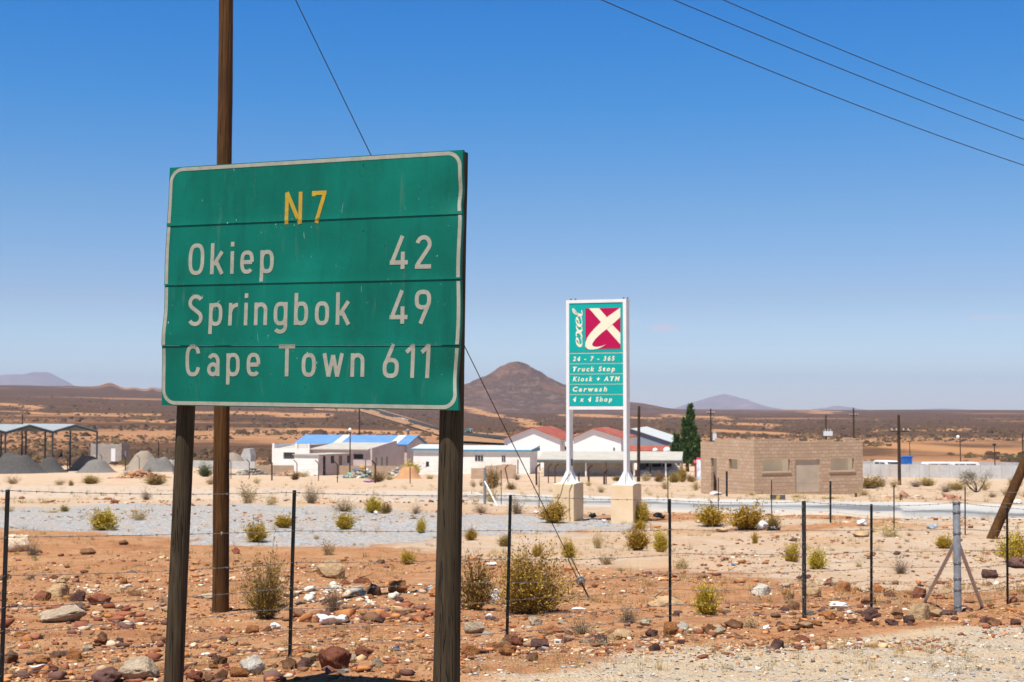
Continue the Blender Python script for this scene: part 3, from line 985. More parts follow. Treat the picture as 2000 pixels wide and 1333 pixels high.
def sign_word(part, text, left, right, base_l, base_r, top_l, m):
    """left/right columns, baseline rows at both ends and the cap top row at the left end"""
    u0, v0 = SP.uv(left, base_l); u1, v1 = SP.uv(right, base_r); vt = SP.uv(left + 8, top_l)[1]
    cap = vt - v0
    ux = Vector((u1 - u0, v1 - v0)); L = ux.length; ux = ux / L
    uy = Vector((-ux.y, ux.x))
    strokes = word_mesh(text, L / cap)
    vs, fs = [], []
    for l, r, k in strokes:
        o = len(vs)
        off = 0.0014 + 0.0004 * k
        bad = []
        for a, b_ in zip(l, r):
            for q in (a, b_):
                p2 = Vector((u0, v0)) + ux * (q[0] * cap) + uy * (q[1] * cap)
                vs.append(safe_pt(p2.x, p2.y, off)); bad.append(p2.y)
        for i in range(len(l) - 1):
            fs.append((o + 2 * i, o + 2 * i + 1, o + 2 * i + 3, o + 2 * i + 2))
    mb = MB(); mb.add(vs, fs)
    ob = mb.build(part, m, sign)
    return ob
sign_word('route_number', 'N7', 556.5, 637, 438.8, 435.5, 376.5, M_yellow)
sign_word('place_name', 'Okiep', 369.5, 534.8, 537.3, 533.5, 476.8, M_letter)
sign_word('distance_number', '42', 761.5, 843, 526.6, 525, 461.5, M_letter)
sign_word('place_name', 'Springbok', 368, 684.5, 637, 634.6, 576.5, M_letter)
sign_word('distance_number', '49', 760.5, 841.2, 633, 632.5, 567.8, M_letter)
sign_word('place_name', 'Cape', 363, 508.5, 735, 735, 674.3, M_letter)
sign_word('place_name', 'Town', 544.5, 711, 735.6, 736.4, 673.3, M_letter)
sign_word('distance_number', '611', 747, 840.5, 738, 739, 672.5, M_letter)

# posts behind the planks
def sign_post(top, bot, r0, r1, seed, top_extra, knots):
    off = -0.022 - 0.105
    a = SP.uv(*top, off); b_ = SP.uv(*bot, off)
    d = Vector((b_[0] - a[0], b_[1] - a[1]))
    k_down = 1.0
    while True:
        q = SP.pt(a[0] + d.x * k_down, a[1] + d.y * k_down, off)
        if q.z < gz(q.x, q.y) - 0.06: break
        k_down += 0.01
    t_up = (top_extra - a[1]) / d.y
    pt = SP.pt(a[0] + d.x * t_up, a[1] + d.y * t_up, off)
    mb = MB(); timber(mb, q, pt, r0, r1, seed, 32, 110, 0.045, knots)
    o = mb.build('post', M_post, sign, True)
    e = o.modifiers.new('e', 'EDGE_SPLIT'); e.split_angle = R(60)
sign_post((363.5, 795), (338, 1332), 0.0555, 0.0505, 3, SH - 0.06, ((0.30, 4.5, 0.006), (0.12, 4.0, 0.005), (0.52, 5.0, 0.006)))
sign_post((883.5, 800), (871.5, 1332), 0.0730, 0.0590, 5, SH + 0.012, ((0.2, 4.3, 0.004), (0.30, 4.6, 0.007), (0.37, 4.4, 0.005), (0.43, 4.9, 0.006), (0.55, 4.1, 0.005)))

# ------------------------------------------------------------------ the wooden pole behind the sign, its stay and the lines it carries
pb = G(431, 1195); PD = pb.y
ptop = P(445, -455, PD)
pole = thing('utility_pole', 'brown round utility pole standing behind the left end of the green road sign', 'utility pole', pb)
mb = MB()
timber(mb, P(430.5, 1200, PD), ptop, M(16.2, PD), M(13.0, PD), 11, 28, 220, 0.05,
       tuple((t, a, 0.007) for t, a in ((0.03, 5.5), (0.10, 4.7), (0.13, 5.3), (0.20, 5.6), (0.235, 4.9), (0.265, 5.7), (0.29, 4.6), (0.33, 5.5), (0.36, 5.0), (0.55, 5.6), (0.61, 5.2), (0.655, 4.7), (0.665, 5.8), (0.72, 5.4), (0.80, 4.9), (0.86, 5.5))))
mb.build('pole_shaft', M_pole, pole, True)
M_porc = mat('brown_porcelain', (0.10, 0.04, 0.02), (0.13, 0.055, 0.03), 5, 0.25)
att = []
for py, dx in ((-330, 14), (-392, -14), (-450, 12)):
    q = P(440, py, PD) + Vector((M(dx, PD) * 0.9, -0.02, 0))
    att.append(q)
    mb = MB(); mb.tube([q + Vector((0, 0, -0.09)), q + Vector((0, 0, -0.03)), q, q + Vector((0, 0, 0.05)), q + Vector((0, 0, 0.09))], [0.012, 0.05, 0.03, 0.055, 0.02], 12)
    mb.build('insulator', M_porc, pole, True)

# the stay runs from the pole's top down to an anchor rod in the soil
anc = G(1152, 1172)
sa = P(436, -292, PD)
stay = thing('stay_wire', 'taut steel stay wire slanting behind the sign from brown pole down to ground', 'stay wire', anc)
grip = anc.lerp(sa, 0.028); gtop = anc.lerp(sa, 0.062)
def sag(p, q, s, n=40):
    return [p.lerp(q, i / n) - Vector((0, 0, s * 4 * (i / n) * (1 - i / n))) for i in range(n + 1)]
M_cable = mat('dark_steel_cable', (0.035, 0.033, 0.032), (0.06, 0.055, 0.05), 30, 0.6, 0.4)
mb = MB(); mb.tube(sag(gtop, sa, 0.035), 0.0062, 6); mb.build('stay_cable', M_cable, stay, True)
mb = MB()
ax = (sa - anc).normalized(); sd_ = ax.cross(Vector((0, 1, 0))).normalized()
for s_ in (-1, 1):
    mb.tube([gtop, gtop.lerp(grip, 0.08) + sd_ * 0.022 * s_, gtop.lerp(grip, 0.9) + sd_ * 0.022 * s_, grip], 0.007, 6)
mb.build('wire_grip', M_cable, stay, True)
mb = MB(); mb.tube([grip + sd_ * 0.05 * math.cos(a) + ax * 0.05 * math.sin(a) for a in np.linspace(0, 2 * math.pi, 14)], 0.012, 8, False)
mb.ball(grip, 0.028, 2, (1, 1, 1.3)); mb.build('shackle', M_galv, stay, True)
mb = MB(); mb.tube([grip, anc - ax * 0.05], 0.012, 8); mb.build('anchor_rod', M_rust, stay, True)

# second pole, just outside the picture on the right, where the lines end
D2 = 30.0
p2 = GD(2270, D2)
pole2 = thing('utility_pole', 'brown utility pole at the right end of the three overhead lines, beside the leaning strut', 'utility pole', p2)
mb = MB(); timber(mb, p2 - Vector((0, 0, 0.3)), p2 + Vector((0, 0, 8.4)), 0.15, 0.11, 21, 20, 60, 0.04)
mb.build('pole_shaft', M_pole, pole2, True)
ends = [P(2268, y, D2) for y in (405, 366, 325)]
for e in ends:
    mb = MB(); q = e
    mb.tube([q + Vector((0, 0, -0.09)), q + Vector((0, 0, -0.03)), q, q + Vector((0, 0, 0.05)), q + Vector((0, 0, 0.09))], [0.012, 0.05, 0.03, 0.055, 0.02], 12)
    mb.build('insulator', M_porc, pole2, True)
lab = ('lowest of the three thin overhead lines crossing the sky at upper right', 'middle one of the three thin overhead lines crossing the sky at upper right',
       'highest of the three thin overhead lines crossing the sky at upper right')
# each line passes the two points seen in the photograph
for k, ((xa, ya), (xb, yb), lb) in enumerate(zip(((1175, 0), (1315, 0), (1412, 0)), ((2000, 311), (2000, 272), (2000, 240)), lab)):
    best = None
    for s_ in np.linspace(0.0, 1.2, 121):
        pts = sag(att[k], ends[k], s_, 60)
        sx = [(1000 + F * p.x / (p.y * _c + (p.z - EYE) * _s), 666.5 - F * ((p.z - EYE) * _c - p.y * _s) / (p.y * _c + (p.z - EYE) * _s)) for p in pts]
        y_at = np.interp(xa, [q[0] for q in sx], [q[1] for q in sx])
        if best is None or abs(y_at - ya) < best[0]:
            best = (abs(y_at - ya), s_)
    mb = MB(); mb.tube(sag(att[k], ends[k], best[1], 60), 0.0075, 6)
    tag(mb.build('power_line', M_cable, None, True), lb, 'power line', 'overhead power lines')

# the strut leaning on that pole
sb = G(1937, 1052)
st_top = Vector((p2.x, p2.y, p2.z + 5.2))
dirp = P(2000, 910, sb.y) - sb
strut = thing('leaning_strut_pole', 'thick brown timber strut leaning to the right behind the wire fence', 'pole', sb)
mb = MB(); Ls = (p2.x - sb.x) / dirp.x
tp = sb + dirp * Ls; tp.y = p2.y + 0.05
timber(mb, sb - dirp.normalized() * 0.15, tp, M(9.6, sb.y), M(8.6, sb.y), 31, 20, 60, 0.05, ((0.1, 4.4, 0.012), (0.2, 5.2, 0.012)))
mb.build('strut_shaft', M_pole, strut, True)

# ------------------------------------------------------------------ the barbed wire fence close by
posts = [(-700, 925, -760, 1560, 't'), (15, 957, 2, 1346, 't'), (575, 958, 566, 1283, 't'), (997, 967, 990, 1255, 't'), (1308, 975, 1309, 1221, 't'), (1570, 979, 1571, 1213, 'k'),
         (1702, 985, 1702, 1193, 't'), (1868, 980, 1871, 1196, 's'), (1967, 990, 1968, 1180, 't'), (2110, 1000, 2110, 1166, 't'), (2300, 1006, 2300, 1152, 'k')]
pp = []
for tx, ty, bx, by, k in posts:
    bpos = G(bx, by)
    pp.append((bpos, P(tx, ty, bpos.y), k))
fc = pp[4][0]
fence = thing('wire_fence', 'barbed wire fence of thin black standards running across the stony foreground', 'fence', fc)
M_speck = None
m_, nt, b = new_mat('chipped_black_paint')
T = NT(nt)
ck = T.noise(T.coord('Object'), 60, 3, 0.6)
nt.links.new(T.ramp(ck, [(0.60, (0.012, 0.012, 0.013)), (0.64, (0.35, 0.33, 0.30))]), b.inputs['Base Color']); b.inputs['Roughness'].default_value = 0.6
M_chip = m_
M_brace = mat('bright_galvanised_steel', (0.52, 0.53, 0.55), (0.42, 0.43, 0.45), 14, 0.5, 0.0)
for bpos, tpos, k in pp:
    mb = MB()
    ax = (tpos - bpos).normalized(); lo = bpos - ax * 0.25
    if k == 't':
        # T section standard
        r_ = 0.0135
        mb.obox(lo + Vector((-r_, -0.003, 0)), (2 * r_, 0, 0), (0, 0.006, 0), tpos - lo)
        mb.obox(lo + Vector((-0.0032, 0.0032, 0)), (0.0064, 0, 0), (0, 0.022, 0), tpos - lo)
        mb.build('fence_post', M_blackmetal, fence)
    elif k == 'k':
        mb.tube([lo, tpos], 0.021, 12); o = mb.build('fence_post', M_chip, fence, True)
        o.modifiers.new('e', 'EDGE_SPLIT').split_angle = R(50)
    else:
        mb.tube([lo, tpos - ax * 0.01, tpos], [0.040, 0.040, 0.034], 20)
        o = mb.build('strainer_post', M_galv, fence, True); o.modifiers.new('e', 'EDGE_SPLIT').split_angle = R(50)
        o['label'] = 'stout galvanised pipe post with two slanting braces'
        j = bpos.lerp(tpos, 0.66)
        for bx, by in ((1806, 1176), (1919, 1187)):
            q = G(bx, by)
            mb = MB(); mb.tube([j, q - (j - q).normalized() * 0.1], 0.021, 12); mb.build('brace', M_brace, o, True)
        for t_ in (0.985, 0.90, 0.71, 0.44, 0.30, 0.2, 0.05):
            mb2 = MB(); c_ = bpos.lerp(tpos, t_)
            ring = [c_ + Vector((0.043 * math.cos(a), 0.043 * math.sin(a), 0.006 * math.sin(3 * a))) for a in np.linspace(0, 2 * math.pi, 20)]
            mb2.tube(ring, 0.003, 5, False); mb2.tube([p + Vector((0, 0, 0.012)) for p in ring], 0.003, 5, False)
            mb2.build('wire_tie', M_wire, o)
fr = [0.992, 0.757, 0.563, 0.408, 0.286, 0.168, 0.07]
for wi, f_ in enumerate(fr):
    mb = MB(); r2 = np.random.default_rng(100 + wi)
    for i in range(len(pp) - 1):
        a = pp[i][0].lerp(pp[i][1], f_ + r2.uniform(-0.006, 0.006)) - Vector((0, 0.006, 0)); b_ = pp[i + 1][0].lerp(pp[i + 1][1], f_ + r2.uniform(-0.006, 0.006)) - Vector((0, 0.006, 0))
        pts = sag(a, b_, r2.uniform(0.004, 0.02), 14)
        if wi > 3:
            pts = [p + Vector((0, 0, r2.normal(0, 0.005))) if 0 < q < 14 else p for q, p in enumerate(pts)]
        # two strands twisted round each other
        L = (b_ - a).length
        mb.tube(pts, 0.0019, 5, False)
        ph = [(k / 14, pts[k]) for k in range(15)]
        tw = []
        nt_ = int(L / 0.03)
        for k in range(nt_ + 1):
            t = k / nt_
            idx = min(13, int(t * 14)); q = pts[idx].lerp(pts[idx + 1], t * 14 - idx)
            tw.append(q + Vector((0, 0.0026 * math.cos(k * 1.6), 0.0026 * math.sin(k * 1.6))))
        mb.tube(tw, 0.0013, 4, False)
        s_ = r2.uniform(0.02, 0.1)
        while s_ < L - 0.03:
            t = s_ / L; idx = min(13, int(t * 14)); q = pts[idx].lerp(pts[idx + 1], t * 14 - idx)
            tdir = (b_ - a).normalized()
            mb.tube([q - tdir * 0.006, q + tdir * 0.006], 0.0042, 5)
            for sg in (-1, 1):
                d_ = Vector((r2.normal(0, .5), r2.normal(0, .5), r2.normal(0, 1))).normalized() * 0.013
                mb.tube([q + tdir * 0.004 * sg - d_, q + tdir * 0.004 * sg + d_], [0.0012, 0.0012], 4)
            s_ += r2.uniform(0.10, 0.15)
    mb.build('barbed_wire', M_wire, fence)
# ------------------------------------------------------------------ buildings: local frame, x along the front, y to the back
class Bld:
    def __init__(s, name, label, cat, px, D, phi, group=None, dz=0.0):
        s.loc = GD(px, D) + Vector((0, 0, dz)); s.phi = R(phi); s.D = D
        s.root = thing(name, label, cat, s.loc, -s.phi, group)
        s.u = Vector((math.cos(s.phi), -math.sin(s.phi), 0)); s.b = Vector((math.sin(s.phi), math.cos(s.phi), 0))
    def f(s, px, py, y=0.0):
        """x, z of a pixel on the plane parallel to the front at depth y"""
        pl = Plane(s.loc, s.u, (0, 0, 1)); return pl.uv(px, py, -y)
    def fx(s, px, y=0.0): return s.f(px, 860, y)[0]
    def fz(s, py, px=None, y=0.0):
        return s.f(px if px is not None else 1000 + F * s.loc.x / s.loc.y, py, y)[1]
    def side(s, px, py, x):
        """y, z of a pixel on the right side plane at local x"""
        pl = Plane(s.loc + s.u * x, s.b, (0, 0, 1)); return pl.uv(px, py)
    def part(s, name, mb, m, parent=None, smooth=False):
        o = mb.build(name, m, parent or s.root, smooth, False)
        return o
    def win(s, x0, x1, z0, z1, y=0.0, axis='x', frame=None, pane=None, name='window', bars=1):
        """a framed window standing 2 cm proud of the wall at depth y (axis x: front wall, axis y: right wall at x = y)"""
        t = 0.05
        def bx(mb, a0, a1, c0, c1, d0, d1):
            if axis == 'x': mb.box(a0, a1, y - d1, y - d0, c0, c1)
            else: mb.box(y + d0, y + d1, a0, a1, c0, c1)
        mb = MB()
        bx(mb, x0, x1, z0, z0 + t, -.02, .03); bx(mb, x0, x1, z1 - t, z1, -.02, .03)
        bx(mb, x0, x0 + t, z0 + t, z1 - t, -.02, .03); bx(mb, x1 - t, x1, z0 + t, z1 - t, -.02, .03)
        for k in range(bars):
            c = x0 + (x1 - x0) * (k + 1) / (bars + 1); bx(mb, c - .02, c + .02, z0 + t, z1 - t, -.015, .025)
        o = s.part(name, mb, frame or M_white)
        mb = MB(); bx(mb, x0 + t, x1 - t, z0 + t, z1 - t, -.03, .012); s.part('pane', mb, pane or M_glass, o)
        return o
    def dark(s, x0, x1, z0, z1, y=0.0, axis='x', name='doorway', m=None):
        mb = MB()
        if axis == 'x': mb.box(x0, x1, y - .012, y + .05, z0, z1)
        else: mb.box(y - .05, y + .012, x0, x1, z0, z1)
        return s.part(name, mb, m or M_dark)

def corr(name, c1, c2, axis=0, scale=26.0, rough=0.5, metal=0.0, dirt=None):
    """corrugated sheet: ridges across local x (axis 0) or y (axis 1)"""
    m, nt, b = new_mat(name)
    T = NT(nt)
    v = T.coord('Object')
    wv = T.n('ShaderNodeTexWave', wave_type='BANDS', bands_direction='X' if axis == 0 else 'Y', in_0=v, in_Scale=scale / 6.28)
    col = T.ramp(T.noise(v, 0.8, 6, 0.65), [(0.35, c1), (0.68, c2)])
    if dirt: col = T.mix(T.ramp(T.noise(v, 0.35, 5, 0.65), [(0.5, 0), (0.7, 0.7)]), col, dirt)
    nt.links.new(col, b.inputs['Base Color']); b.inputs['Roughness'].default_value = 0.8; b.inputs['Metallic'].default_value = 0.0; b.inputs['Specular IOR Level'].default_value = 0.08
    nt.links.new(T.bump(wv.outputs[1], 0.5, 0.02), b.inputs['Normal'])
    return m
def blocks(name, c1, c2, mortar, bw=0.39, bh=0.19, bump=0.02, patch=None):
    m, nt, b = new_mat(name)
    T = NT(nt)
    v = T.coord('Object')
    sx = T.n('ShaderNodeSeparateXYZ', in_0=v)
    wz = T.math('MULTIPLY', T.math('SUBTRACT', T.noise(v, 1.6, 4, 0.6), 0.5), 0.09)
    cb = T.n('ShaderNodeCombineXYZ', in_0=T.math('ADD', T.math('ADD', sx.outputs[0], sx.outputs[1]), wz), in_1=T.math('ADD', sx.outputs[2], wz))
    br = T.n('ShaderNodeTexBrick', in_0=cb.outputs[0])
    br.inputs['Color1'].default_value = (*c1, 1); br.inputs['Color2'].default_value = (*c2, 1); br.inputs['Mortar'].default_value = (*mortar, 1)
    br.inputs['Scale'].default_value = 1.0; br.inputs['Mortar Size'].default_value = 0.014; br.inputs['Brick Width'].default_value = bw; br.inputs['Row Height'].default_value = bh
    br.inputs['Mortar Smooth'].default_value = 0.3
    col = T.mix(T.ramp(T.noise(v, 1.3, 8, 0.72), [(0.38, 0.0), (0.66, 0.85)]), br.outputs[0], patch or tuple(x * 0.8 for x in c1))
    nt.links.new(col, b.inputs['Base Color']); b.inputs['Roughness'].default_value = 0.95
    b.inputs['Specular IOR Level'].default_value = 0.1
    h = T.math('ADD', T.math('MULTIPLY', br.outputs[1], -1.0), T.math('MULTIPLY', T.noise(v, 9, 6, 0.75), 1.6))
    nt.links.new(T.bump(h, 0.8, bump), b.inputs['Normal'])
    return m

def wall(mb, a0, a1, z0, z1, t0, t1, openings=(), axis='x'):
    """a wall along x (or y) from a0 to a1 with rectangular openings (a, b, zlo, zhi) cut through it"""
    def bx(p0, p1, q0, q1):
        if p1 - p0 < 1e-4 or q1 - q0 < 1e-4: return
        if axis == 'x': mb.box(p0, p1, t0, t1, q0, q1)
        else: mb.box(t0, t1, p0, p1, q0, q1)
    c = a0
    for (o0, o1, zl, zh) in sorted(openings):
        bx(c, o0, z0, z1); bx(o0, o1, z0, zl); bx(o0, o1, zh, z1); c = o1
    bx(c, a1, z0, z1)

M_red = corr('faded_red_roof_sheet', (0.27, 0.062, 0.045), (0.36, 0.115, 0.088), 1, 26, 0.6, dirt=(0.42, 0.22, 0.18))
M_greysheet = corr('grey_roof_sheet', (0.37, 0.35, 0.315), (0.46, 0.435, 0.39), 1, 30, 0.5, dirt=(0.40, 0.36, 0.30))
M_bluesheet = corr('blue_roof_sheet', (0.10, 0.22, 0.45), (0.13, 0.26, 0.50), 0, 24, 0.5)
M_greywall = corr('blue_grey_wall_sheet', (0.27, 0.31, 0.37), (0.31, 0.35, 0.40), 0, 14, 0.5)
M_palesheet = corr('pale_zinc_roof_sheet', (0.42, 0.45, 0.46), (0.50, 0.52, 0.525), 1, 20, 0.4, 0.2)
M_shedroof = corr('dull_zinc_roof_sheet', (0.24, 0.275, 0.30), (0.30, 0.33, 0.35), 1, 20, 0.4)
M_brick = blocks('sandy_cement_blocks', (0.49, 0.345, 0.245), (0.60, 0.44, 0.32), (0.36, 0.245, 0.17), 0.39, 0.20, 0.03, (0.44, 0.31, 0.20))
M_greyblock = blocks('grey_cement_blocks', (0.36, 0.33, 0.29), (0.42, 0.385, 0.34), (0.29, 0.265, 0.235), 0.4, 0.2, 0.012)
M_plaster = mat('grey_cement_plaster', (0.46, 0.38, 0.285), (0.53, 0.44, 0.34), 1.4, 0.95, bump=0.01, dirt=(0.38, 0.32, 0.25))
M_wwall = mat('whitewashed_wall', (0.82, 0.81, 0.78), (0.74, 0.72, 0.68), 1.1, 0.9, bump=0.006, dirt=(0.66, 0.58, 0.50))
M_cream = mat('cream_plinth_paint', (0.74, 0.54, 0.33), (0.80, 0.62, 0.41), 1.7, 0.9, bump=0.006, dirt=(0.64, 0.45, 0.27))
M_wsteel = mat('white_enamelled_steel', (0.80, 0.80, 0.79), (0.74, 0.74, 0.73), 3, 0.4)
M_bluetrim = mat('blue_trim_paint', (0.05, 0.22, 0.36), (0.07, 0.27, 0.42), 3, 0.6)
M_conc = mat('pale_precast_concrete', (0.50, 0.50, 0.49), (0.40, 0.40, 0.395), 0.9, 0.9, bump=0.01, dirt=(0.47, 0.40, 0.33))

# ------------------------------------------------------------------ the filling station totem
TB = Bld('totem_sign', 'tall teal and white truck stop totem sign on two cream plinths', 'sign', 1106, 37.0, 18)
TB.root.location.z = TB.loc.z
xr0, xr1 = TB.fx(1217.5), TB.fx(1224)
xl0, xl1 = TB.fx(1106), TB.fx(1112)
pd = 0.36
zt = TB.f(1106, 587)[1]; z_bot_bar0, z_bot_bar1 = TB.f(1106, 800.5)[1], TB.f(1106, 794)[1]
ztb = TB.f(1112, 593)[1]
zp_top = (TB.f(1100, 944, -0.2)[1] + TB.f(1220, 949, -0.2)[1]) / 2
for x0, x1 in ((xl0, xl1), (xr0, xr1)):
    mb = MB(); mb.box(x0, x1, 0, pd, zp_top + 0.02, zt)
    po_ = TB.part('upright', mb, M_wsteel)
    mb = MB()
    cx = (x0 + x1) / 2
    mb.box(cx - .26, cx + .26, -.14, pd + .14, zp_top, zp_top + 0.02)
    TB.part('base_plate', mb, M_wsteel, po_)
    for sx, sy in ((-1, 0), (1, 0)):
        e = x0 if sx < 0 else x1
        for yy in (0.03, pd - 0.05):
            mb = MB(); mb.prism([(e, yy, zp_top + .02), (e + sx * .17, yy, zp_top + .02), (e, yy, zp_top + .36)], (0, .014, 0)); TB.part('gusset', mb, M_wsteel, po_)
    for yy, sg in ((0, -1), (pd, 1)):
        mb = MB(); mb.prism([(cx - .007, yy, zp_top + .02), (cx - .007, yy + sg * .12, zp_top + .02), (cx - .007, yy, zp_top + .36)], (.014, 0, 0)); TB.part('gusset', mb, M_wsteel, po_)
    if x0 == xl0:
        mb = MB(); mb.box(x1, x1 + .012, pd * .5, pd * .8, zp_top + .45, zp_top + .62); TB.part('cable_hatch', mb, M_dark, po_)
mb = MB(); mb.box(xl1, xr0, 0, pd, ztb, zt); TB.part('top_beam', mb, M_wsteel)
mb = MB(); mb.box(xl1, xr0, 0, pd, z_bot_bar0, z_bot_bar1); TB.part('bottom_beam', mb, M_wsteel)
mb = MB(); mb.box(xl1, xr0, pd * .45, pd * .55, z_bot_bar1, ztb); TB.part('back_sheet', mb, M_wsteel)
M_teal = mat('teal_sign_face', (0.002, 0.36, 0.33), (0.004, 0.39, 0.355), 1.5, 0.3, spec=0.3)
M_cherry = mat('cherry_red_sign_face', (0.43, 0.003, 0.065), (0.47, 0.004, 0.075), 2, 0.3)
M_creamf = mat('cream_sign_film', (0.84, 0.79, 0.60), (0.80, 0.75, 0.56), 2, 0.4)
# teal panels: logo panel over five text panels, cream lines between
rows = [(ztb, TB.f(1112, 690)[1])]
ys = [690.3, 710.8, 730.7, 750.6, 770.7, 794]
for a, b_ in zip(ys[:-1], ys[1:]): rows.append((TB.f(1112, a)[1], TB.f(1112, b_)[1]))
lg = 0.013
for k, (za, zb) in enumerate(rows):
    mb = MB(); mb.box(xl1 + .004, xr0 - .004, .012, .05, zb + (lg if k < 5 else 0.012), za - (lg if k else 0.004))
    p_ = TB.part('logo_panel' if k == 0 else 'text_panel', mb, M_teal)
    rows[k] = (za, zb, p_)
    if k:
        mb = MB(); mb.box(xl1 + .004, xr0 - .004, .020, .046, za - lg, za + lg); TB.part('divider', mb, M_creamf)
# logo: a cherry square crossed by a cream swoosh
sq = TB.f(1142.8, 602.8), TB.f(1211.8, 681)
sx0, sz1 = sq[0]; sx1, sz0 = sq[1]
mb = MB(); mb.box(sx0, sx1, .006, .012, sz0, sz1); lsq = TB.part('logo_square', mb, M_cherry, rows[0][2])
def flat_poly(pts, y):
    vs = [Vector((sx0 + (sx1 - sx0) * a, y, sz1 - (sz1 - sz0) * b_)) for a, b_ in pts]
    tr = geometry.tessellate_polygon([vs])
    mb = MB(); mb.add(vs, [tuple(t) for t in tr]); return mb
swoosh = [(1.0, 0.0), (.80, .12), (.60, .24), (.45, .345), (.30, .47), (.16, .60), (.06, .72), (.005, .84), (.0, .93), (.04, .985), (.11, 1.015), (.22, 1.02), (.36, 1.0), (.49, .95), (.595, .89),
          (.48, .935), (.36, .955), (.27, .95), (.215, .93), (.195, .90), (.215, .85), (.28, .77), (.38, .68), (.50, .59), (.62, .515), (.80, .385), (1.0, .235)]
mb = flat_poly(swoosh, .0042); TB.part('logo_swoosh', mb, M_creamf, rows[0][2])
mb = flat_poly([(.11, 0), (.395, 0), (.615, .225), (.45, .345)], .0045); TB.part('logo_bar', mb, M_creamf, rows[0][2])
mb = flat_poly([(.615, .525), (.77, .415), (1.0, .625), (1.0, .90)], .0045); TB.part('logo_bar', mb, M_creamf, rows[0][2])
# the upright script word left of the logo, read from bottom to top
bx0, bz0 = TB.f(1137.5, 680.5); bx1, bz1 = TB.f(1137.5, 604)
wlen = bz1 - bz0; capw = bx0 - TB.f(1117.5, 640)[0]
def sc_(pts): return pts
eg = arc(.24, .36, .17, .30, -8, 15, 3)
script = []
xo = 0.0
E_ = [(.10, .30), (.30, .38), (.42, .50), (.40, .64), (.28, .68), (.14, .56), (.08, .34), (.12, .12), (.26, .02), (.44, .08), (.54, .18)]
X_ = [(.02, .60), (.12, .68), (.22, .60), (.34, .12), (.44, .02), (.56, .10)]
X2_ = [(.54, .66), (.42, .60), (.14, .08), (.04, .02)]
L_ = [(.06, .62), (.22, 1.0), (.30, 1.06), (.16, .40), (.14, .12), (.24, .02), (.38, .10)]
L_ = [(.02, .40), (.16, .62), (.30, .92), (.28, 1.04), (.18, .90), (.10, .40), (.10, .10), (.20, .0), (.36, .10)]
vs, fs = [], []
def script_stroke(pts, x, k):
    # smooth path, thin at the ends and thick in the middle
    P_ = np.array(pts, float); tt = np.linspace(0, len(P_) - 1, 6 * len(P_))
    q = np.stack([np.interp(tt, np.arange(len(P_)), P_[:, i]) for i in (0, 1)], 1)
    ker = np.array([1, 2, 3, 2, 1]) / 9.; 
    for i in (0, 1): q[2:-2, i] = np.convolve(q[:, i], ker, 'valid')
    t = np.gradient(q, axis=0); t /= np.linalg.norm(t, axis=1, keepdims=True) + 1e-9
    n = np.stack([-t[:, 1], t[:, 0]], 1)
    vert = np.abs(t[:, 1])
    w = 0.024 + 0.05 * vert ** 1.5
    sc = wlen / 1.95
    o = len(vs)
    for a, b_ in zip(q + n * w[:, None], q - n * w[:, None]):
        for p in (a, b_):
            # text right is up the sign, text up is to the left
            vs.append((bx0 - p[1] * capw * .94, .0075 - .0003 * k, bz0 + (p[0] + x + 0.12 * p[1]) * sc))
    for i in range(len(q) - 1): fs.append((o + 2 * i, o + 2 * i + 1, o + 2 * i + 3, o + 2 * i + 2))
for k, (pts, x) in enumerate(((E_, 0), (X_, .50), (X2_, .50), (E_, 1.0), (L_, 1.52))): script_stroke(pts, x, k)
mb = MB(); mb.add(vs, fs); TB.part('script_lettering', mb, M_creamf, rows[0][2])
# the text lines in slanted bold capitals and small letters
def text_mesh(body, x0, x1, zbase, cap, y, m, parent, name='lettering'):
    cu = bpy.data.curves.new(name, 'FONT'); cu.body = body; cu.shear = 0.22; cu.offset = 0.036; cu.space_character = 1.5; cu.resolution_u = 3
    ob = bpy.data.objects.new('tmp', cu); COL.objects.link(ob)
    dg = bpy.context.evaluated_depsgraph_get()
    me = bpy.data.meshes.new_from_object(ob.evaluated_get(dg))
    bpy.data.objects.remove(ob)
    co = np.empty(len(me.vertices) * 3, np.float32); me.vertices.foreach_get('co', co); co = co.reshape(-1, 3)
    cap0 = 0.729
    mnx, mxx = co[:, 0].min(), co[:, 0].max()
    out = np.stack([x0 + (co[:, 0] - mnx) / (mxx - mnx) * (x1 - x0), np.full(len(co), y), zbase + co[:, 1] / cap0 * cap], 1).astype(np.float32)
    me.vertices.foreach_set('co', out.ravel()); me.update()
    me.materials.clear(); me.materials.append(m); me.name = name
    o = bpy.data.objects.new(name, me); COL.objects.link(o); o.parent = parent
    return o
for k, (body, xe, yb, yt) in enumerate((('24 - 7 - 365', 1200.8, 705.4, 696.6), ('Truck Stop', 1200.8, 725.8, 716.6), ('Kiosk + ATM', 1210.6, 745.0, 736.0), ('Carwash', 1185.6, 765.0, 755.8), ('4 x 4 Shop', 1195.2, 784.8, 775.6))):
    xa, zb = TB.f(1118.6, yb); xb, zc = TB.f(xe, yb); zt_ = TB.f(1118.6, yt)[1]
    text_mesh(body, xa, xb, zb, zt_ - zb, 0.0085, M_creamf, rows[k + 1][2])
for px_ in (1112, 1121, 1216, 1224):
    mb = MB(); x_ = TB.fx(px_); mb.tube([(x_, pd / 2, zt), (x_, pd / 2, zt + .03)], .006, 6); mb.ball((x_, pd / 2, zt + .035), .022, 1); TB.part('top_lug', mb, M_blackmetal)
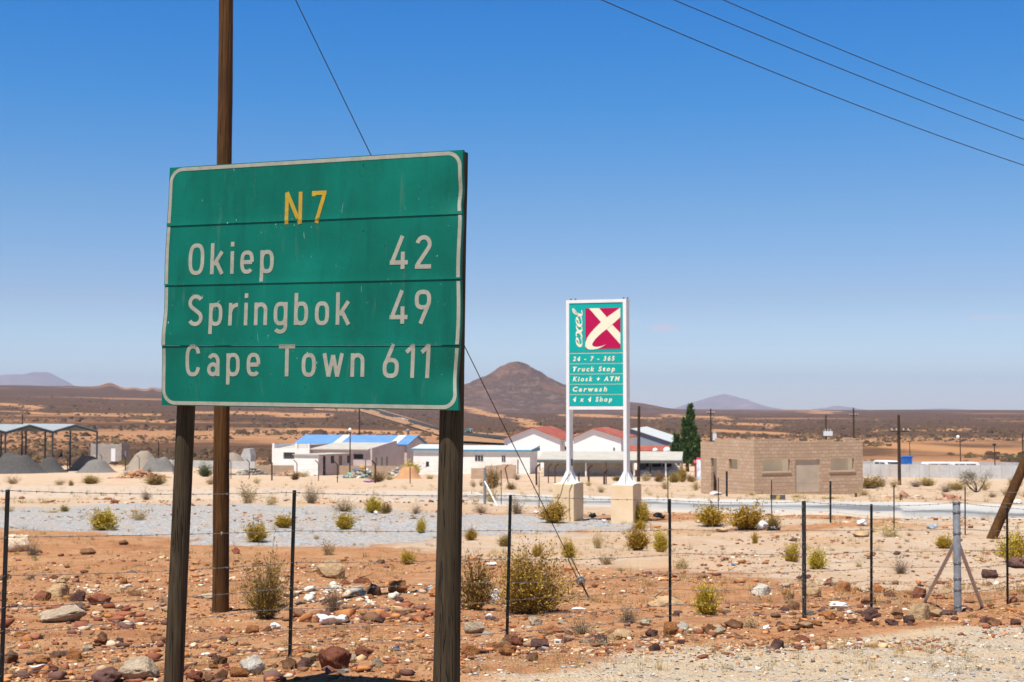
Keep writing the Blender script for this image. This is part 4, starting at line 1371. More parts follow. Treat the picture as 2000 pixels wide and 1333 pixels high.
for (pl, pr, yb, yt) in ((1079.5, 1120.5, 1015, 944), (1192.5, 1236, 1012, 948.5)):
    x0, x1 = TB.fx(pl, -.25), TB.fx(pr, -.25)
    mb = MB(); mb.box(x0, x1, -.25, .70, -1.0, zp_top)
    o = TB.part('plinth', mb, M_cream)
    bv = o.modifiers.new('b', 'BEVEL'); bv.width = .012; bv.segments = 2
# loose cable hanging from the left plinth into the bush
cb0 = TB.loc + TB.u * xl1 + TB.b * (pd * .5)
cpts = [(1114, 925), (1107, 935), (1100, 947), (1097, 960), (1093, 972), (1086, 983), (1078, 991), (1068, 996), (1060, 1000), (1053, 1008)]
mb = MB(); mb.tube([P(x, y, 36.6 - 0.28 * min(1, max(0, i - 1) / 2)) for i, (x, y) in enumerate(cpts)], 0.013, 6)
tag(mb.build('hanging_cable', mat('dusty_cable', (0.10, 0.085, 0.05), (0.16, 0.13, 0.08), 8, 0.8), None, True), 'loose dusty cable drooping over the left cream plinth of the totem sign', 'cable')

# ------------------------------------------------------------------ the roofless block ruin
RB = Bld('ruined_house', 'roofless unfinished sandy block house beyond the road, with empty window holes', 'ruin', 1472, 80, -24)
# front runs right and away; the left wall runs left and away
Lf = RB.fx(1684.5); H = RB.f(1472, 858)[1]
plL = Plane(RB.loc, -RB.b, (0, 0, 1)); 
plL = Plane(RB.loc, RB.b, (0, 0, 1))
Ll = abs(plL.uv(1368.5, 870)[0])
fxs = lambda px: RB.fx(px)
sy_ = lambda px: abs(plL.uv(px, 870)[0])
zz_ = lambda py: RB.f(1472, py)[1]
th = 0.19
openF = [(fxs(1490.5), fxs(1543), zz_(922), zz_(899)), (fxs(1553), fxs(1600.5), zz_(963), zz_(900)), (fxs(1622), fxs(1668), zz_(923), zz_(898.5))]
zl = lambda py, px: plL.uv(px, py)[1]
openL = [(sy_(1399.5), sy_(1388), zl(959, 1392), zl(895, 1392)), (sy_(1440), sy_(1423), zl(917, 1430), zl(897, 1430))]
mb = MB(); wall(mb, 0, Lf, -0.6, H - 0.2, 0, th, openF); RB.part('front_wall', mb, M_brick)
mb = MB(); wall(mb, th, Ll, -0.6, H - 0.25, 0, th, [tuple(o) for o in openL], 'y'); RB.part('side_wall', mb, M_brick)
mb = MB(); wall(mb, th, Lf, -0.6, H - 0.3, Ll - th, Ll); RB.part('back_wall', mb, M_plaster)
mb = MB(); wall(mb, th, Ll - th, -0.6, H - 0.3, Lf - th, Lf, (), 'y'); RB.part('end_wall', mb, M_plaster)
mb = MB(); wall(mb, th, Ll - th, -0.6, H - 0.45, Lf * .36, Lf * .36 + .12, ((1.2, 2.0, -0.6, 2.0),), 'y'); RB.part('inner_wall', mb, M_plaster)
mb = MB(); wall(mb, th, Lf - th, -0.6, H - 0.5, 1.15, 1.27, ((.8, 1.3, -0.6, 2.0),), 'x'); RB.part('inner_wall', mb, M_plaster)
mb = MB(); mb.box(th + .01, Lf * .36 - .01, 1.28, min(Ll - th, 4.6), H - .62, H - .5); RB.part('added_shade_slab', mb, M_plaster)  # unseen slab added inside to throw shade behind the side doorway
# broken top course
r3 = np.random.default_rng(5)
mb = MB(); x = 0.0
while x < Lf - .1:
    w_ = min(r3.choice([0.39, 0.78, 1.17]), Lf - x); h_ = r3.choice([0.0, .07, .12, .19, .20, .24])
    if h_ > 0: mb.box(x + .004, x + w_ - .004, .006, th - .006, H - .2, H - .2 + h_)
    x += w_
RB.part('broken_course', mb, M_brick)
mb = MB(); y = th
while y < Ll - .1:
    w_ = min(r3.choice([0.39, 0.78]), Ll - y); h_ = r3.choice([.10, .19, .20, .22]) if y < Ll * .72 else 0
    if h_ > 0: mb.box(.006, th - .006, y + .004, y + w_ - .004, H - .25, H - .25 + h_)
    y += w_
RB.part('broken_course', mb, M_brick)
for i, (a, b_, c_, d_) in enumerate(openF):
    if i != 1:
        mb = MB(); mb.box(a - .12, b_ + .05, -.05, th * .5, c_ - .09, c_ - .005); RB.part('window_sill', mb, mat('cracked_cement_sill', (0.55, 0.42, 0.30), (0.48, 0.36, 0.25), 3, 0.9))
mb = MB(); a, b_, c_, d_ = openF[1]; mb.box(a, b_, .07, .17, -0.5, d_); RB.part('cement_panel', mb, M_plaster)

# ------------------------------------------------------------------ white sheds with red roofs
def gable(name, label, cat, eave_l, peak, eave_r, D, phi, L, wall_m, roof_m, over=0.35, wl_extra=0, group=None, y0=0.0):
    B = Bld(name, label, cat, eave_l[0], D, phi, group)
    xp, zp = B.f(*peak); xr, zr = B.f(*eave_r); zl_ = B.f(*eave_l)[1]
    ze = (zl_ + zr) / 2
    mb = MB(); mb.prism([(0, y0, -1), (xr, y0, -1), (xr, y0, ze), (xp, y0, zp), (0, y0, ze)], (0, L, 0)); B.part('wall', mb, wall_m)
    t = 0.10
    for (xa, sgn) in ((0, -1), (xr, 1)):
        dx, dz = xa - xp, ze - zp
        k = 1 + over / abs(dx)
        mb = MB(); e = (xp + dx * k, zp + dz * k)
        mb.prism([(xp, y0 - .4, zp + .01), (e[0], y0 - .4, e[1] + .01), (e[0], y0 - .4, e[1] + t + .01), (xp, y0 - .4, zp + t + .01)], (0, L + .8, 0))
        B.part('roof', mb, roof_m)
    return B, xp, zp, xr, ze
M_gw = mat('bright_white_wall', (0.84, 0.83, 0.81), (0.80, 0.79, 0.76), 0.3, 0.85)
B1, xp, zp, xr, ze = gable('white_shed', 'white gabled shed with a red roof, its left half behind the slanting stay wire', 'shed', (985, 856.5), (1040.5, 836), (1094, 859), 232, 12, 17, M_gw, M_red)
B1.win(B1.fx(987.5), B1.fx(992), B1.f(990, 876)[1], B1.f(990, 868)[1], 0, bars=0)
# recessed white link between the two sheds
mb = MB(); mb.box(xr + .01, xr + 2.2, 2.0, 9.0, -1, ze - .5); B1.part('link_wall', mb, M_gw)
B1.dark(xr + .4, xr + 1.1, B1.f(1097, 880)[1], B1.f(1097, 873)[1], 2.0, name='window')
B2, xp, zp, xr2, ze2 = gable('white_shed', 'white gabled shed with a red roof, seen between the two legs of the totem sign', 'shed', (1120, 851), (1158, 838), (1213, 859), 228, 12, 17, M_gw, M_red, 0.5)
B2.dark(B2.fx(1134), B2.fx(1181), B2.f(1150, 887.2)[1], B2.f(1150, 885)[1], name='vent_slot')
B2.win(B2.fx(1197), B2.fx(1201.5), B2.f(1199, 881)[1], B2.f(1199, 874)[1], 0, bars=0)
# low red lean-to roofs either side
def leanto(label, px0, px1, y_top, y_eave, D, phi, depth, y_wall_bot, m):
    B = Bld('lean_to', label, 'lean-to', px0, D, phi)
    x1 = B.fx(px1); ze_ = B.f(px0, y_eave)[1]; zt2 = B.f(px0, y_top, depth)[1]
    mb = MB(); mb.prism([(0, 0, -1), (0, 0, ze_), (0, depth, zt2), (0, depth, -1)], (x1, 0, 0)); B.part('wall', mb, M_gw)
    mb = MB(); mb.prism([(-.2, -.4, ze_ - .06), (-.2, -.4, ze_ + .08), (-.2, depth, zt2 + .16), (-.2, depth, zt2 + .02)], (x1 + .4, 0, 0)); B.part('roof', mb, m)
    return B
leanto('low lean-to with a long red roof at the right end of the white sheds', 1226, 1305, 872, 880.5, 222, 10, 4.5, 890, M_red)
leanto('low white lean-to with a narrow red roof left of the white sheds', 922, 984, 873, 879, 226, 10, 4, 890, M_red)
B3, *_ = gable('grey_barn', 'big blue grey corrugated barn behind the dark conifer', 'barn', (1135, 869), (1233, 838.5), (1326, 869), 300, 10, 40, M_greywall, M_palesheet, 0.3)

# ------------------------------------------------------------------ flat white house with blue trim, and the long carport
def flat_house(name, label, px0, px1, y_top, D, phi, depth, wallm, roofm, trim, trim_h=0.22):
    B = Bld(name, label, 'house', px0, D, phi)
    x1 = B.fx(px1); zt2 = B.f(px0, y_top)[1]
    mb = MB(); mb.box(0, x1, 0, depth, -1, zt2 - trim_h); B.part('wall', mb, wallm)
    mb = MB(); mb.prism([(-.25, -.25, zt2 - trim_h + .002), (-.25, depth + .25, zt2 - trim_h + .002), (-.25, depth + .25, zt2 + .45), (-.25, -.25, zt2)], (x1 + .5, 0, 0)); B.part('roof', mb, roofm)
    mb = MB(); mb.box(-.27, x1 + .27, -.27, -.255, zt2 - trim_h, zt2 + .01); B.part('fascia', mb, trim)
    return B, x1, zt2
B4, x1, z4 = flat_house('white_house', 'long flat roofed white house with blue fascia just right of the tall timber sign post', 878, 1035, 878.5, 181, 12, 5.0, M_wwall, M_palesheet, M_bluetrim)
B4.win(B4.fx(927), B4.fx(944.5), B4.f(935, 902)[1], B4.f(935, 889)[1], 0, bars=2)
B4.win(B4.fx(979.5), B4.fx(988), B4.f(984, 903.5)[1], B4.f(984, 889.5)[1], 0, bars=1)
B4.dark(B4.fx(1010.5), B4.fx(1012.5), -.2, B4.f(1010, 898)[1], name='downpipe', m=M_rust)
mb = MB(); mb.box(x1 + .27, x1 + .285, -.25, 5.25, z4 - .22, z4 + .1); B4.part('fascia', mb, M_bluetrim)
B4b, xs_, zs_ = flat_house('white_shed', 'small white block shed with a blue roof edge just left of the right sign post', 807.5, 862, 876.5, 178, 12, 4.0, M_wwall, M_palesheet, M_bluetrim)
B4b.dark(B4b.fx(832), B4b.fx(838), B4b.f(835, 912)[1], B4b.f(835, 902)[1], name='hatch')

CB = Bld('carport', 'long open carport with a pale flat roof, behind the totem plinths', 'carport', 1053, 163, 8)
xE = CB.fx(1330); zc = CB.f(1053, 899)[1]; zc2 = zc + 0.55; dep = 6.0
mb = MB(); mb.prism([(-.2, -.3, zc - .05), (-.2, -.3, zc + .10), (-.2, dep, zc2 + .30), (-.2, dep, zc2 + .15)], (xE + .3, 0, 0)); CB.part('roof', mb, M_greysheet)
mb = MB(); mb.box(-.2, xE + .1, -.33, -.305, zc - .28, zc + .02); CB.part('fascia', mb, mat('dark_grey_gutter', (0.10, 0.10, 0.095), (0.13, 0.13, 0.12), 2, 0.7))  # fascia in an even dark grey
xW = CB.fx(1236)
mb = MB(); mb.box(.4, xW, 1.2, 1.4, -1, zc - .1); CB.part('block_wall', mb, M_greyblock)
for px_ in (1054, 1144, 1237, 1270, 1300, 1329):
    x_ = CB.fx(px_); mb = MB(); mb.box(x_ - .08, x_ + .08, .02, .18, -1, zc - .06); CB.part('column', mb, M_wsteel if px_ != 1270 else M_blackmetal)
mb = MB(); mb.prism([(xE - .02, .2, -1), (xE - .02, .2, zc - .06), (xE - .02, dep, zc2 + .12), (xE - .02, dep, -1)], (.1, 0, 0)); CB.part('side_panel', mb, M_greywall)
mb = MB(); mb.box(xW + .2, xE - .1, .4, .46, -1, CB.f(1290, 919)[1]); CB.part('blue_screen', mb, mat('dusty_blue_sheet', (0.10, 0.13, 0.25), (0.14, 0.17, 0.30), 2, 0.7))
mb = MB(); mb.box(xW + .2, xW + 2.6, dep - .3, dep - .1, -1, zc); CB.part('back_wall', mb, M_greywall)

# red kiosk and banner between carport and ruin
KB = Bld('fuel_kiosk', 'small red kiosk with a pinkish cap just left of the block ruin', 'kiosk', 1354, 158, 10)
xk = KB.fx(1363); zk = KB.f(1354, 905)[1]
mb = MB(); mb.box(.1, xk - .05, 0, .5, -1, zk); KB.part('body', mb, mat('red_painted_box', (0.30, 0.05, 0.04), (0.34, 0.07, 0.05), 2, 0.6))
mb = MB(); mb.box(0, xk + .02, -.08, .58, zk, zk + .33); KB.part('cap', mb, mat('pink_red_cap', (0.66, 0.16, 0.15), (0.60, 0.14, 0.13), 2, 0.5))
FB = Bld('banner_board', 'upright pale blue and white board with a red top beside the block ruin', 'banner', 1360, 150, 10)
mb = MB(); mb.box(0, FB.fx(1371), 0, .06, -1, FB.f(1360, 898)[1]); FB.part('board', mb, mat('pale_blue_board', (0.45, 0.56, 0.70), (0.78, 0.80, 0.82), 1.6, 0.5, lo=.45, hi=.55))
mb = MB(); mb.box(0, FB.fx(1371), -.01, .07, FB.f(1360, 898)[1] + .002, FB.f(1360, 894)[1]); FB.part('top_strip', mb, mat('red_strip', (0.65, 0.05, 0.10), (0.7, 0.1, 0.14), 2, 0.5))

# ------------------------------------------------------------------ the blue roofed block and its white annexes
M_shadewall = mat('dusty_shade_tinted_wall', (0.50, 0.42, 0.41), (0.56, 0.48, 0.47), 0.8, 0.9, dirt=(0.42, 0.33, 0.30))  # mauve of walls turned from the sun, shade put into their colour
BB = Bld('blue_roofed_house', 'long house with a bright blue metal roof below the big green sign', 'house', 580, 200, 20)
xR, zR = BB.f(796, 870.5); zE = BB.f(581, 866.5)[1]
hw_ = 3.0; zRid = BB.f(596, 851, hw_)[1]
mb = MB(); mb.prism([(xR - .1, 0, -1), (xR - .1, 2 * hw_, -1), (xR - .1, 2 * hw_, zE), (xR - .1, hw_, zRid), (xR - .1, 0, zE)], (-xR + .1, 0, 0)); BB.part('wall', mb, M_shadewall)
mb = MB(); mb.prism([(-.3, -.4, zE - .1), (-.3, -.4, zE + .02), (-.3, hw_, zRid + .13), (-.3, hw_, zRid + .01)], (xR + .6, 0, 0)); BB.part('roof', mb, M_bluesheet)
mb = MB(); mb.prism([(-.3, 2 * hw_ + .4, zE - .1), (-.3, 2 * hw_ + .4, zE + .02), (-.3, hw_, zRid + .13), (-.3, hw_, zRid + .01)], (xR + .6, 0, 0)); BB.part('roof', mb, M_bluesheet)
M_trans = mat('milky_roof_light', (0.52, 0.52, 0.50), (0.60, 0.60, 0.57), 2, 0.5)
for pa in (652, 762):
    xa = BB.fx(pa); mb = MB(); sl = (zRid - zE + .11) / (hw_ + .4)
    mb.prism([(xa, -.4, zE + .035), (xa, -.4, zE + .06), (xa, hw_ - .05, zRid + .13), (xa, hw_ - .05, zRid + .105 + .04)], (1.15, 0, 0)); BB.part('roof_light', mb, M_trans)
mb = MB(); xx = BB.fx(779); mb.tube([(xx, hw_, zRid), (xx, hw_, zRid + .55)], .12, 8); mb.ball((xx, hw_, zRid + .75), .28, 2); BB.part('roof_ventilator', mb, M_galv)

WA = Bld('white_annex', 'white parapet walled building with a dark wide window in front of the blue roof', 'house', 532, 193, 20)
xw = WA.fx(605); zw = WA.f(532, 866.5)[1]
zlow = WA.f(560, 876)[1]
mb = MB(); wall(mb, 0, xw, -1, zlow, 0, .25, ((WA.fx(553.5), WA.fx(576), WA.f(565, 897)[1], WA.f(565, 884)[1]),)); WA.part('front_wall', mb, M_wwall)
for px_ in (532, 577, 601):
    x_ = WA.fx(px_); mb = MB(); mb.box(x_ - .003, x_ + .3, -.04, .29, -1, zw); WA.part('pier', mb, M_wwall)
mb = MB(); mb.box(.02, .24, .3, 6.8, -1, zlow + .5); WA.part('side_wall', mb, M_wwall)
mb = MB(); mb.box(xw - .24, xw - .02, .3, 6.8, -1, zlow + .5); WA.part('side_wall', mb, M_shadewall)
mb = MB(); mb.prism([(.25, .26, zlow - .25), (.25, .26, zlow - .1), (.25, 6.8, zlow + .45), (.25, 6.8, zlow + .3)], (xw - .5, 0, 0)); WA.part('roof', mb, M_greysheet)
WA.dark(WA.fx(553.5) + .05, WA.fx(576) - .05, WA.f(565, 897)[1] + .03, WA.f(565, 884)[1] - .03, .22, name='window', m=M_glass)
mb = MB(); x_ = WA.fx(588); mb.tube([(x_, 2, zlow), (x_, 2, zlow + .5)], .2, 8); WA.part('chimney', mb, M_conc)

GA = Bld('grey_roofed_house', 'house with shade tinted walls and a sloping grey roof in front of the blue roof', 'house', 612, 186, 20)
xg = GA.fx(724); zg = GA.f(612, 877)[1]; dg_ = 7.0; zg2 = GA.f(640, 864.5, dg_)[1]
mb = MB(); mb.prism([(0, 0, -1), (0, 0, zg - .1), (0, dg_, zg2 - .1), (0, dg_, -1)], (xg, 0, 0)); GA.part('wall', mb, M_shadewall)
mb = MB(); mb.prism([(-.2, -.5, zg - .1), (-.2, -.5, zg + .03), (-.2, dg_, zg2 + .03), (-.2, dg_, zg2 - .1)], (xg + .1, 0, 0)); GA.part('roof', mb, M_greysheet)
mb = MB(); mb.prism([(xg + .002, -.05, -1), (xg + .002, -.05, zg + .2), (xg + .002, .8, zg + .25), (xg + .002, dg_ * .95, zg2 + .25), (xg + .002, dg_ + .6, zg2 + .3), (xg + .002, dg_ + .6, zg2 - .4), (xg + .002, dg_ + 3, zg2 - .5), (xg + .002, dg_ + 3, -1)], (.22, 0, 0)); GA.part('end_wall', mb, M_shadewall)
GA.dark(GA.fx(691), GA.fx(709.5), GA.f(700, 897)[1], GA.f(700, 887.5)[1], name='window')
for ya, yb in ((1.0, 1.5), (2.7, 3.2), (4.2, 4.8)):
    GA.dark(ya, yb, .7, 2.1, xg + .222, 'y', 'window', M_glass)

HB = Bld('whitewashed_hut', 'small flat roofed hut with a white left face and a shade tinted right face', 'hut', 575, 172, 30)
xh = HB.fx(621.5); zh = HB.f(575, 889)[1]
yd = HB.side(690, 900, xh)[0]
mb = MB(); mb.box(0, xh, 0, .2, -1, zh - .02); HB.part('front_wall', mb, M_wwall)
op = [(HB.side(631, 900, xh)[0], HB.side(637, 900, xh)[0], -1, HB.side(634, 891, xh)[1]), (HB.side(646, 900, xh)[0], HB.side(653, 900, xh)[0], HB.side(650, 905.5, xh)[1], HB.side(650, 890, xh)[1]),
      (HB.side(678, 900, xh)[0], HB.side(683.5, 900, xh)[0], HB.side(680, 905, xh)[1], HB.side(680, 889.5, xh)[1])]
mb = MB(); wall(mb, .2, yd, -1, zh - .02, xh - .2, xh, op, 'y'); HB.part('side_wall', mb, M_shadewall)
mb = MB(); mb.box(0, .2, .2, yd, -1, zh - .02); mb.box(.2, xh - .2, yd - .2, yd, -1, zh - .02); HB.part('back_wall', mb, M_shadewall)
mb = MB(); mb.box(-.15, xh + .2, -.15, yd + .2, zh - .018, zh + .1); HB.part('roof', mb, M_greysheet)
HB.dark(HB.side(662, 900, xh)[0], HB.side(668, 900, xh)[0], -1, HB.side(665, 890, xh)[1], xh, 'y', 'door', mat('brown_door', (0.20, 0.13, 0.08), (0.26, 0.17, 0.10), 3, 0.8))
for a, b_, c_, d_ in op[1:]:
    HB.win(a, b_, c_, d_, xh - .08, 'y', mat('grey_steel_frame', (0.2, 0.18, 0.17), None, 3, 0.7), M_dark, bars=1)

# boundary walls
def long_wall(name, label, a, b_, h, m, thick=0.2, cap=None, bays=None):
    """a straight boundary wall between two ground points"""
    d = b_ - a; L = Vector((d.x, d.y, 0)).length; ang = math.atan2(d.y, d.x)
    rt = thing(name, label, 'wall', a, ang)
    n = max(2, int(L / (bays or 8)))
    mb = MB(); pm = MB()
    for i in range(n):
        x0, x1 = L * i / n, L * (i + 1) / n
        z0 = gz(a.x + d.x * i / n, a.y + d.y * i / n) - a.z; z1 = gz(a.x + d.x * (i + 1) / n, a.y + d.y * (i + 1) / n) - a.z
        zb = min(z0, z1)
        if bays:
            for k in range(4):
                mb.box(x0 + .06, x1 - .06, -.03, .03, zb - .3 + (h + .3) * k / 4 + .004, zb - .3 + (h + .3) * (k + 1) / 4 - .004)
            pm.box(x0 - .07, x0 + .055, -.08, .08, zb - .5, zb + h + .06)
        else:
            mb.prism([(x0, -thick / 2, z0 - .6), (x1, -thick / 2, z1 - .6), (x1, -thick / 2, z1 + h), (x0, -thick / 2, z0 + h)], (0, thick, 0))
    mb.build('wall_panel' if bays else 'wall_body', m, rt, False, False)
    if bays: o = pm.build('wall_posts', m, rt, False, False); o.name = 'pillar_row'; o['kind'] = 'stuff'
    return rt
long_wall('boundary_wall', 'low tan block wall running in front of the blue roofed house', GD(500, 180), GD(812, 168), 1.15, blocks('tan_cement_blocks', (0.40, 0.29, 0.20), (0.45, 0.33, 0.24), (0.34, 0.25, 0.18)), 0.2)
long_wall('boundary_wall', 'pale grey wall far left behind the gravel heaps and the wooden pole', GD(325, 235), GD(500, 215), 1.2, M_conc, 0.2)
long_wall('precast_wall', 'long pale precast concrete wall at far right, the nearer of two', GD(1662, 168), GD(2150, 150), 1.5, M_conc, bays=1.15)
long_wall('precast_wall', 'grey precast wall at far right seen above the nearer wall and the parked vehicles', GD(1668, 215), GD(2180, 205), 1.35, mat('grey_precast_concrete', (0.40, 0.40, 0.42), (0.34, 0.34, 0.36), 0.8, 0.9), bays=2.2)  # back wall in a darker grey than the nearer one
# broken low tan wall in front of the white house
BW = Bld('broken_wall', 'broken low tan block wall with a narrow gap before the long white house', 'wall', 920, 150, 8)
mb = MB(); 
zz2 = lambda py: BW.f(960, py)[1]
mb.box(0, BW.fx(947), 0, .2, -.6, zz2(915)); mb.box(BW.fx(947), BW.fx(966.5), 0, .2, -.6, zz2(910)); mb.box(BW.fx(972), BW.fx(1008), 0, .2, -.6, zz2(908.5)); mb.box(BW.fx(966.5), BW.fx(972), 0.4, .6, -.6, zz2(910))
mb.box(BW.fx(980), BW.fx(1000), 0, .2, zz2(908.5), zz2(907)); BW.part('wall_body', mb, M_brick)

# ------------------------------------------------------------------ open steel shed and roofless grey hut at far left
SB = Bld('open_shed', 'open sided steel shed with two low gabled zinc roofs at the far left edge', 'shed', 12, 200, -50)
bayw = SB.fx(103); zev = SB.f(60, 844)[1]; zrd = SB.f(59, 831, 0)[1]
ridge = -6.5
M_frame = mat('dark_grey_steel', (0.07, 0.075, 0.085), (0.10, 0.105, 0.115), 5, 0.6)
Ls = 14.0
for k in range(-1, 2):
    x0 = k * bayw; xm = x0 + bayw / 2; x2 = x0 + bayw
    for xa, xb in ((x0, xm), (x2, xm)):
        mb = MB(); mb.prism([(xa, 0, zev), (xb, 0, zrd), (xb, 0, zrd + .12), (xa, 0, zev + .12)], (-0.0, Ls, 0)); SB.part('roof', mb, M_shedroof)
    for yy in (0.02, Ls - .15):
        mb = MB()
        for xa, xb in ((x0, xm), (x2, xm)):
            mb.prism([(xa, yy, zev - .26), (xb, yy, zrd - .26), (xb, yy, zrd - .01), (xa, yy, zev - .01)], (0, .14, 0))
        SB.part('rafter', mb, M_frame)
for k in range(-1, 3):
    for yy in (0.0, Ls * .5, Ls - .15):
        x0 = k * bayw
        mb = MB(); mb.box(x0 - .11, x0 + .11, yy, yy + .16, -1, zev - .02); SB.part('column', mb, M_frame)

CH = Bld('roofless_hut', 'small roofless pale grey block hut with a white door at far left', 'hut', 178, 262, 22)
xh = CH.fx(237.5); zh = CH.f(178, 868)[1]; ydp = CH.side(253, 880, xh)[0]
mb = MB(); wall(mb, 0, xh, -1, zh, 0, .2, ((CH.fx(216.5), CH.fx(225.5), -1, CH.f(220, 875)[1]),)); CH.part('front_wall', mb, M_greyblock)
mb = MB(); wall(mb, .2, ydp, -1, zh, xh - .2, xh, ((ydp * .4, ydp * .65, 1.2, 2.3),), 'y'); CH.part('side_wall', mb, M_greyblock)
mb = MB(); mb.box(0, .2, .2, ydp, -1, zh - .1); mb.box(.2, xh - .2, ydp - .2, ydp, -1, zh - .1); CH.part('back_wall', mb, M_greyblock)
mb = MB(); x = 0
while x < xh - .3:
    w_ = r3.uniform(.4, 1.0); w_ = min(w_, xh - x)
    mb.box(x + .01, x + w_ - .01, .01, .19, zh, zh + r3.choice([.05, .2, .2, .3])); x += w_
CH.part('broken_course', mb, M_greyblock)
mb = MB(); mb.box(CH.fx(216.5) + .02, CH.fx(225.5) - .02, .05, .1, -1, CH.f(220, 875)[1] - .02); CH.part('door', mb, M_wsteel)
mb = MB(); mb.box(xh - .15, xh - .1, ydp * .4 + .02, ydp * .65 - .02, 1.22, 2.28); CH.part('window', mb, M_wsteel)
PB_ = Bld('concrete_stub', 'pale concrete stub wall with a stepped top beside the wooden pole, far off', 'ruin', 471, 240, 10)
mb = MB(); x_ = PB_.fx(490); z_ = PB_.f(471, 877)[1]; mb.prism([(0, 0, -1), (x_, 0, -1), (x_, 0, z_ * .62), (x_ * .85, 0, z_), (x_ * .3, 0, z_), (0, 0, z_ * .6)], (0, 2.5, 0)); PB_.part('wall_body', mb, M_conc)
# ------------------------------------------------------------------ far poles and lamps
def far_pole(px, y_top, y_base, D, label, arms=(), trans=None, r=None, lean=0.0, nm='utility_pole', cat='utility pole'):
    b_ = G(px, y_base) if D is None else GD(px, D)
    D = b_.y
    top = P(px + lean, y_top, D)
    t = thing(nm, label, cat, b_)
    mb = MB(); mb.tube([b_ - Vector((0, 0, .4)), b_.lerp(top, .5), top], [r or 0.14, (r or 0.14) * .9, (r or 0.14) * .75], 10); mb.build('pole_shaft', M_farpole, t, True)
    for (ya, wpx) in arms:
        c = P(px, ya, D); w_ = M(wpx, D)
        mb = MB(); mb.obox(c + Vector((-w_, -.2, -.05)), (2 * w_, .1, 0), (0, .1, 0), (0, 0, .1)); a_ = mb.build('crossarm', M_farpole, t)
        for sx in (-.95, -.4, .4, .95):
            mb = MB(); mb.tube([c + Vector((w_ * sx, -.15, .05)), c + Vector((w_ * sx, -.15, .14)), c + Vector((w_ * sx, -.15, .26))], [.03, .07, .04], 8); mb.build('insulator', mat_ins, a_)
    if trans:
        tx, ty, tw, th_ = trans
        c = P(tx, ty, D); w_, h_ = M(tw, D), M(th_, D)
        mb = MB(); mb.obox(c + Vector((-w_ / 2, -.55, -h_ / 2)), (w_, 0, 0), (0, .45, 0), (0, 0, h_)); tr = mb.build('transformer', mat_tr, t)
        for k in (-.3, 0, .3):
            mb = MB(); mb.tube([c + Vector((w_ * k, -.3, h_ / 2)), c + Vector((w_ * k, -.3, h_ / 2 + .3))], .05, 6); mb.build('bushing', mat_ins, tr)
    return t
mat_ins = mat('glazed_insulator', (0.45, 0.43, 0.40), (0.5, 0.48, 0.45), 3, 0.3)
mat_tr = mat('pale_grey_transformer', (0.55, 0.60, 0.64), (0.62, 0.66, 0.69), 2, 0.4)
far_pole(1757, 811, 948, None, 'dark utility pole with a wide pale crossarm to the right of the block ruin', ((843, 17),), None, 0.15, -2)
far_pole(1667, 797, 905, 205, 'dark utility pole with a short crossarm rising behind the right end of the block ruin', ((812, 8),), None, 0.15)
far_pole(1613, 811, 905, 185, 'utility pole carrying a pale transformer box above the middle of the block ruin', (), (1616, 847, 17, 9), 0.12)
far_pole(1388, 799, 905, 190, 'utility pole with a small transformer just right of the dark conifer', ((808, 7),), (1395, 854, 7, 13), 0.12)
far_pole(1247, 794, 941, None, 'tall dark bare pole standing just right of the totem sign', (), None, 0.17, 1)
far_pole(702, 780, 905, 215, 'dark pole on the plain above the blue roof, its top hidden by the green sign', (), None, 0.12)
far_pole(44, 810, 893, 215, 'thin dark pole standing in front of the open shed at far left', (), None, 0.11)
far_pole(310, 863, 903, 215, 'short thin pole beside the gravel heaps left of the left sign post', (), None, 0.10)
far_pole(1997, 848, 912, 205, 'thin dark pole cut by the right edge of the picture behind the pale walls', (), None, 0.11)
M_lampw = mat('white_lamp_globe', (0.80, 0.80, 0.78), (0.75, 0.75, 0.73), 3, 0.3)
def lamp_post(px, y_top, y_base, D, label, dark=False, dx=-4):
    b_ = GD(px, D); D = b_.y
    t = thing('street_lamp', label, 'street lamp', b_, 0, 'street lamps of the yards')
    top = P(px, y_top, D)
    mb = MB(); mb.tube([b_ - Vector((0, 0, .3)), top, top + Vector((M(dx, D) * .6, 0, .1))], [.09, .06, .05], 8); mb.build('lamp_pole', M_farpole, t)
    c = P(px + dx, y_top + 1, D)
    mb = MB(); mb.ball(c, M(3.3, D), 2, (1, 1, 1.15) if not dark else (1.2, 1.2, .7)); mb.build('lamp_head', M_blackmetal if dark else M_lampw, t, True)
lamp_post(1875, 853, 905, 195, 'thin street lamp with a white round head behind the pale walls at right')
lamp_post(1942, 868, 908, 190, 'thin street lamp with a dark head behind the pale walls at far right', True, 0)
lamp_post(684, 839, 895, 165, 'thin lamp post with a white head in front of the blue roofed house', False, -.5)
far_pole(1776.5, 862, 905, 200, 'thin short pole standing right behind the blue skip', (), None, 0.07)
# the white ball lights on the far plain are too small to build as lamps

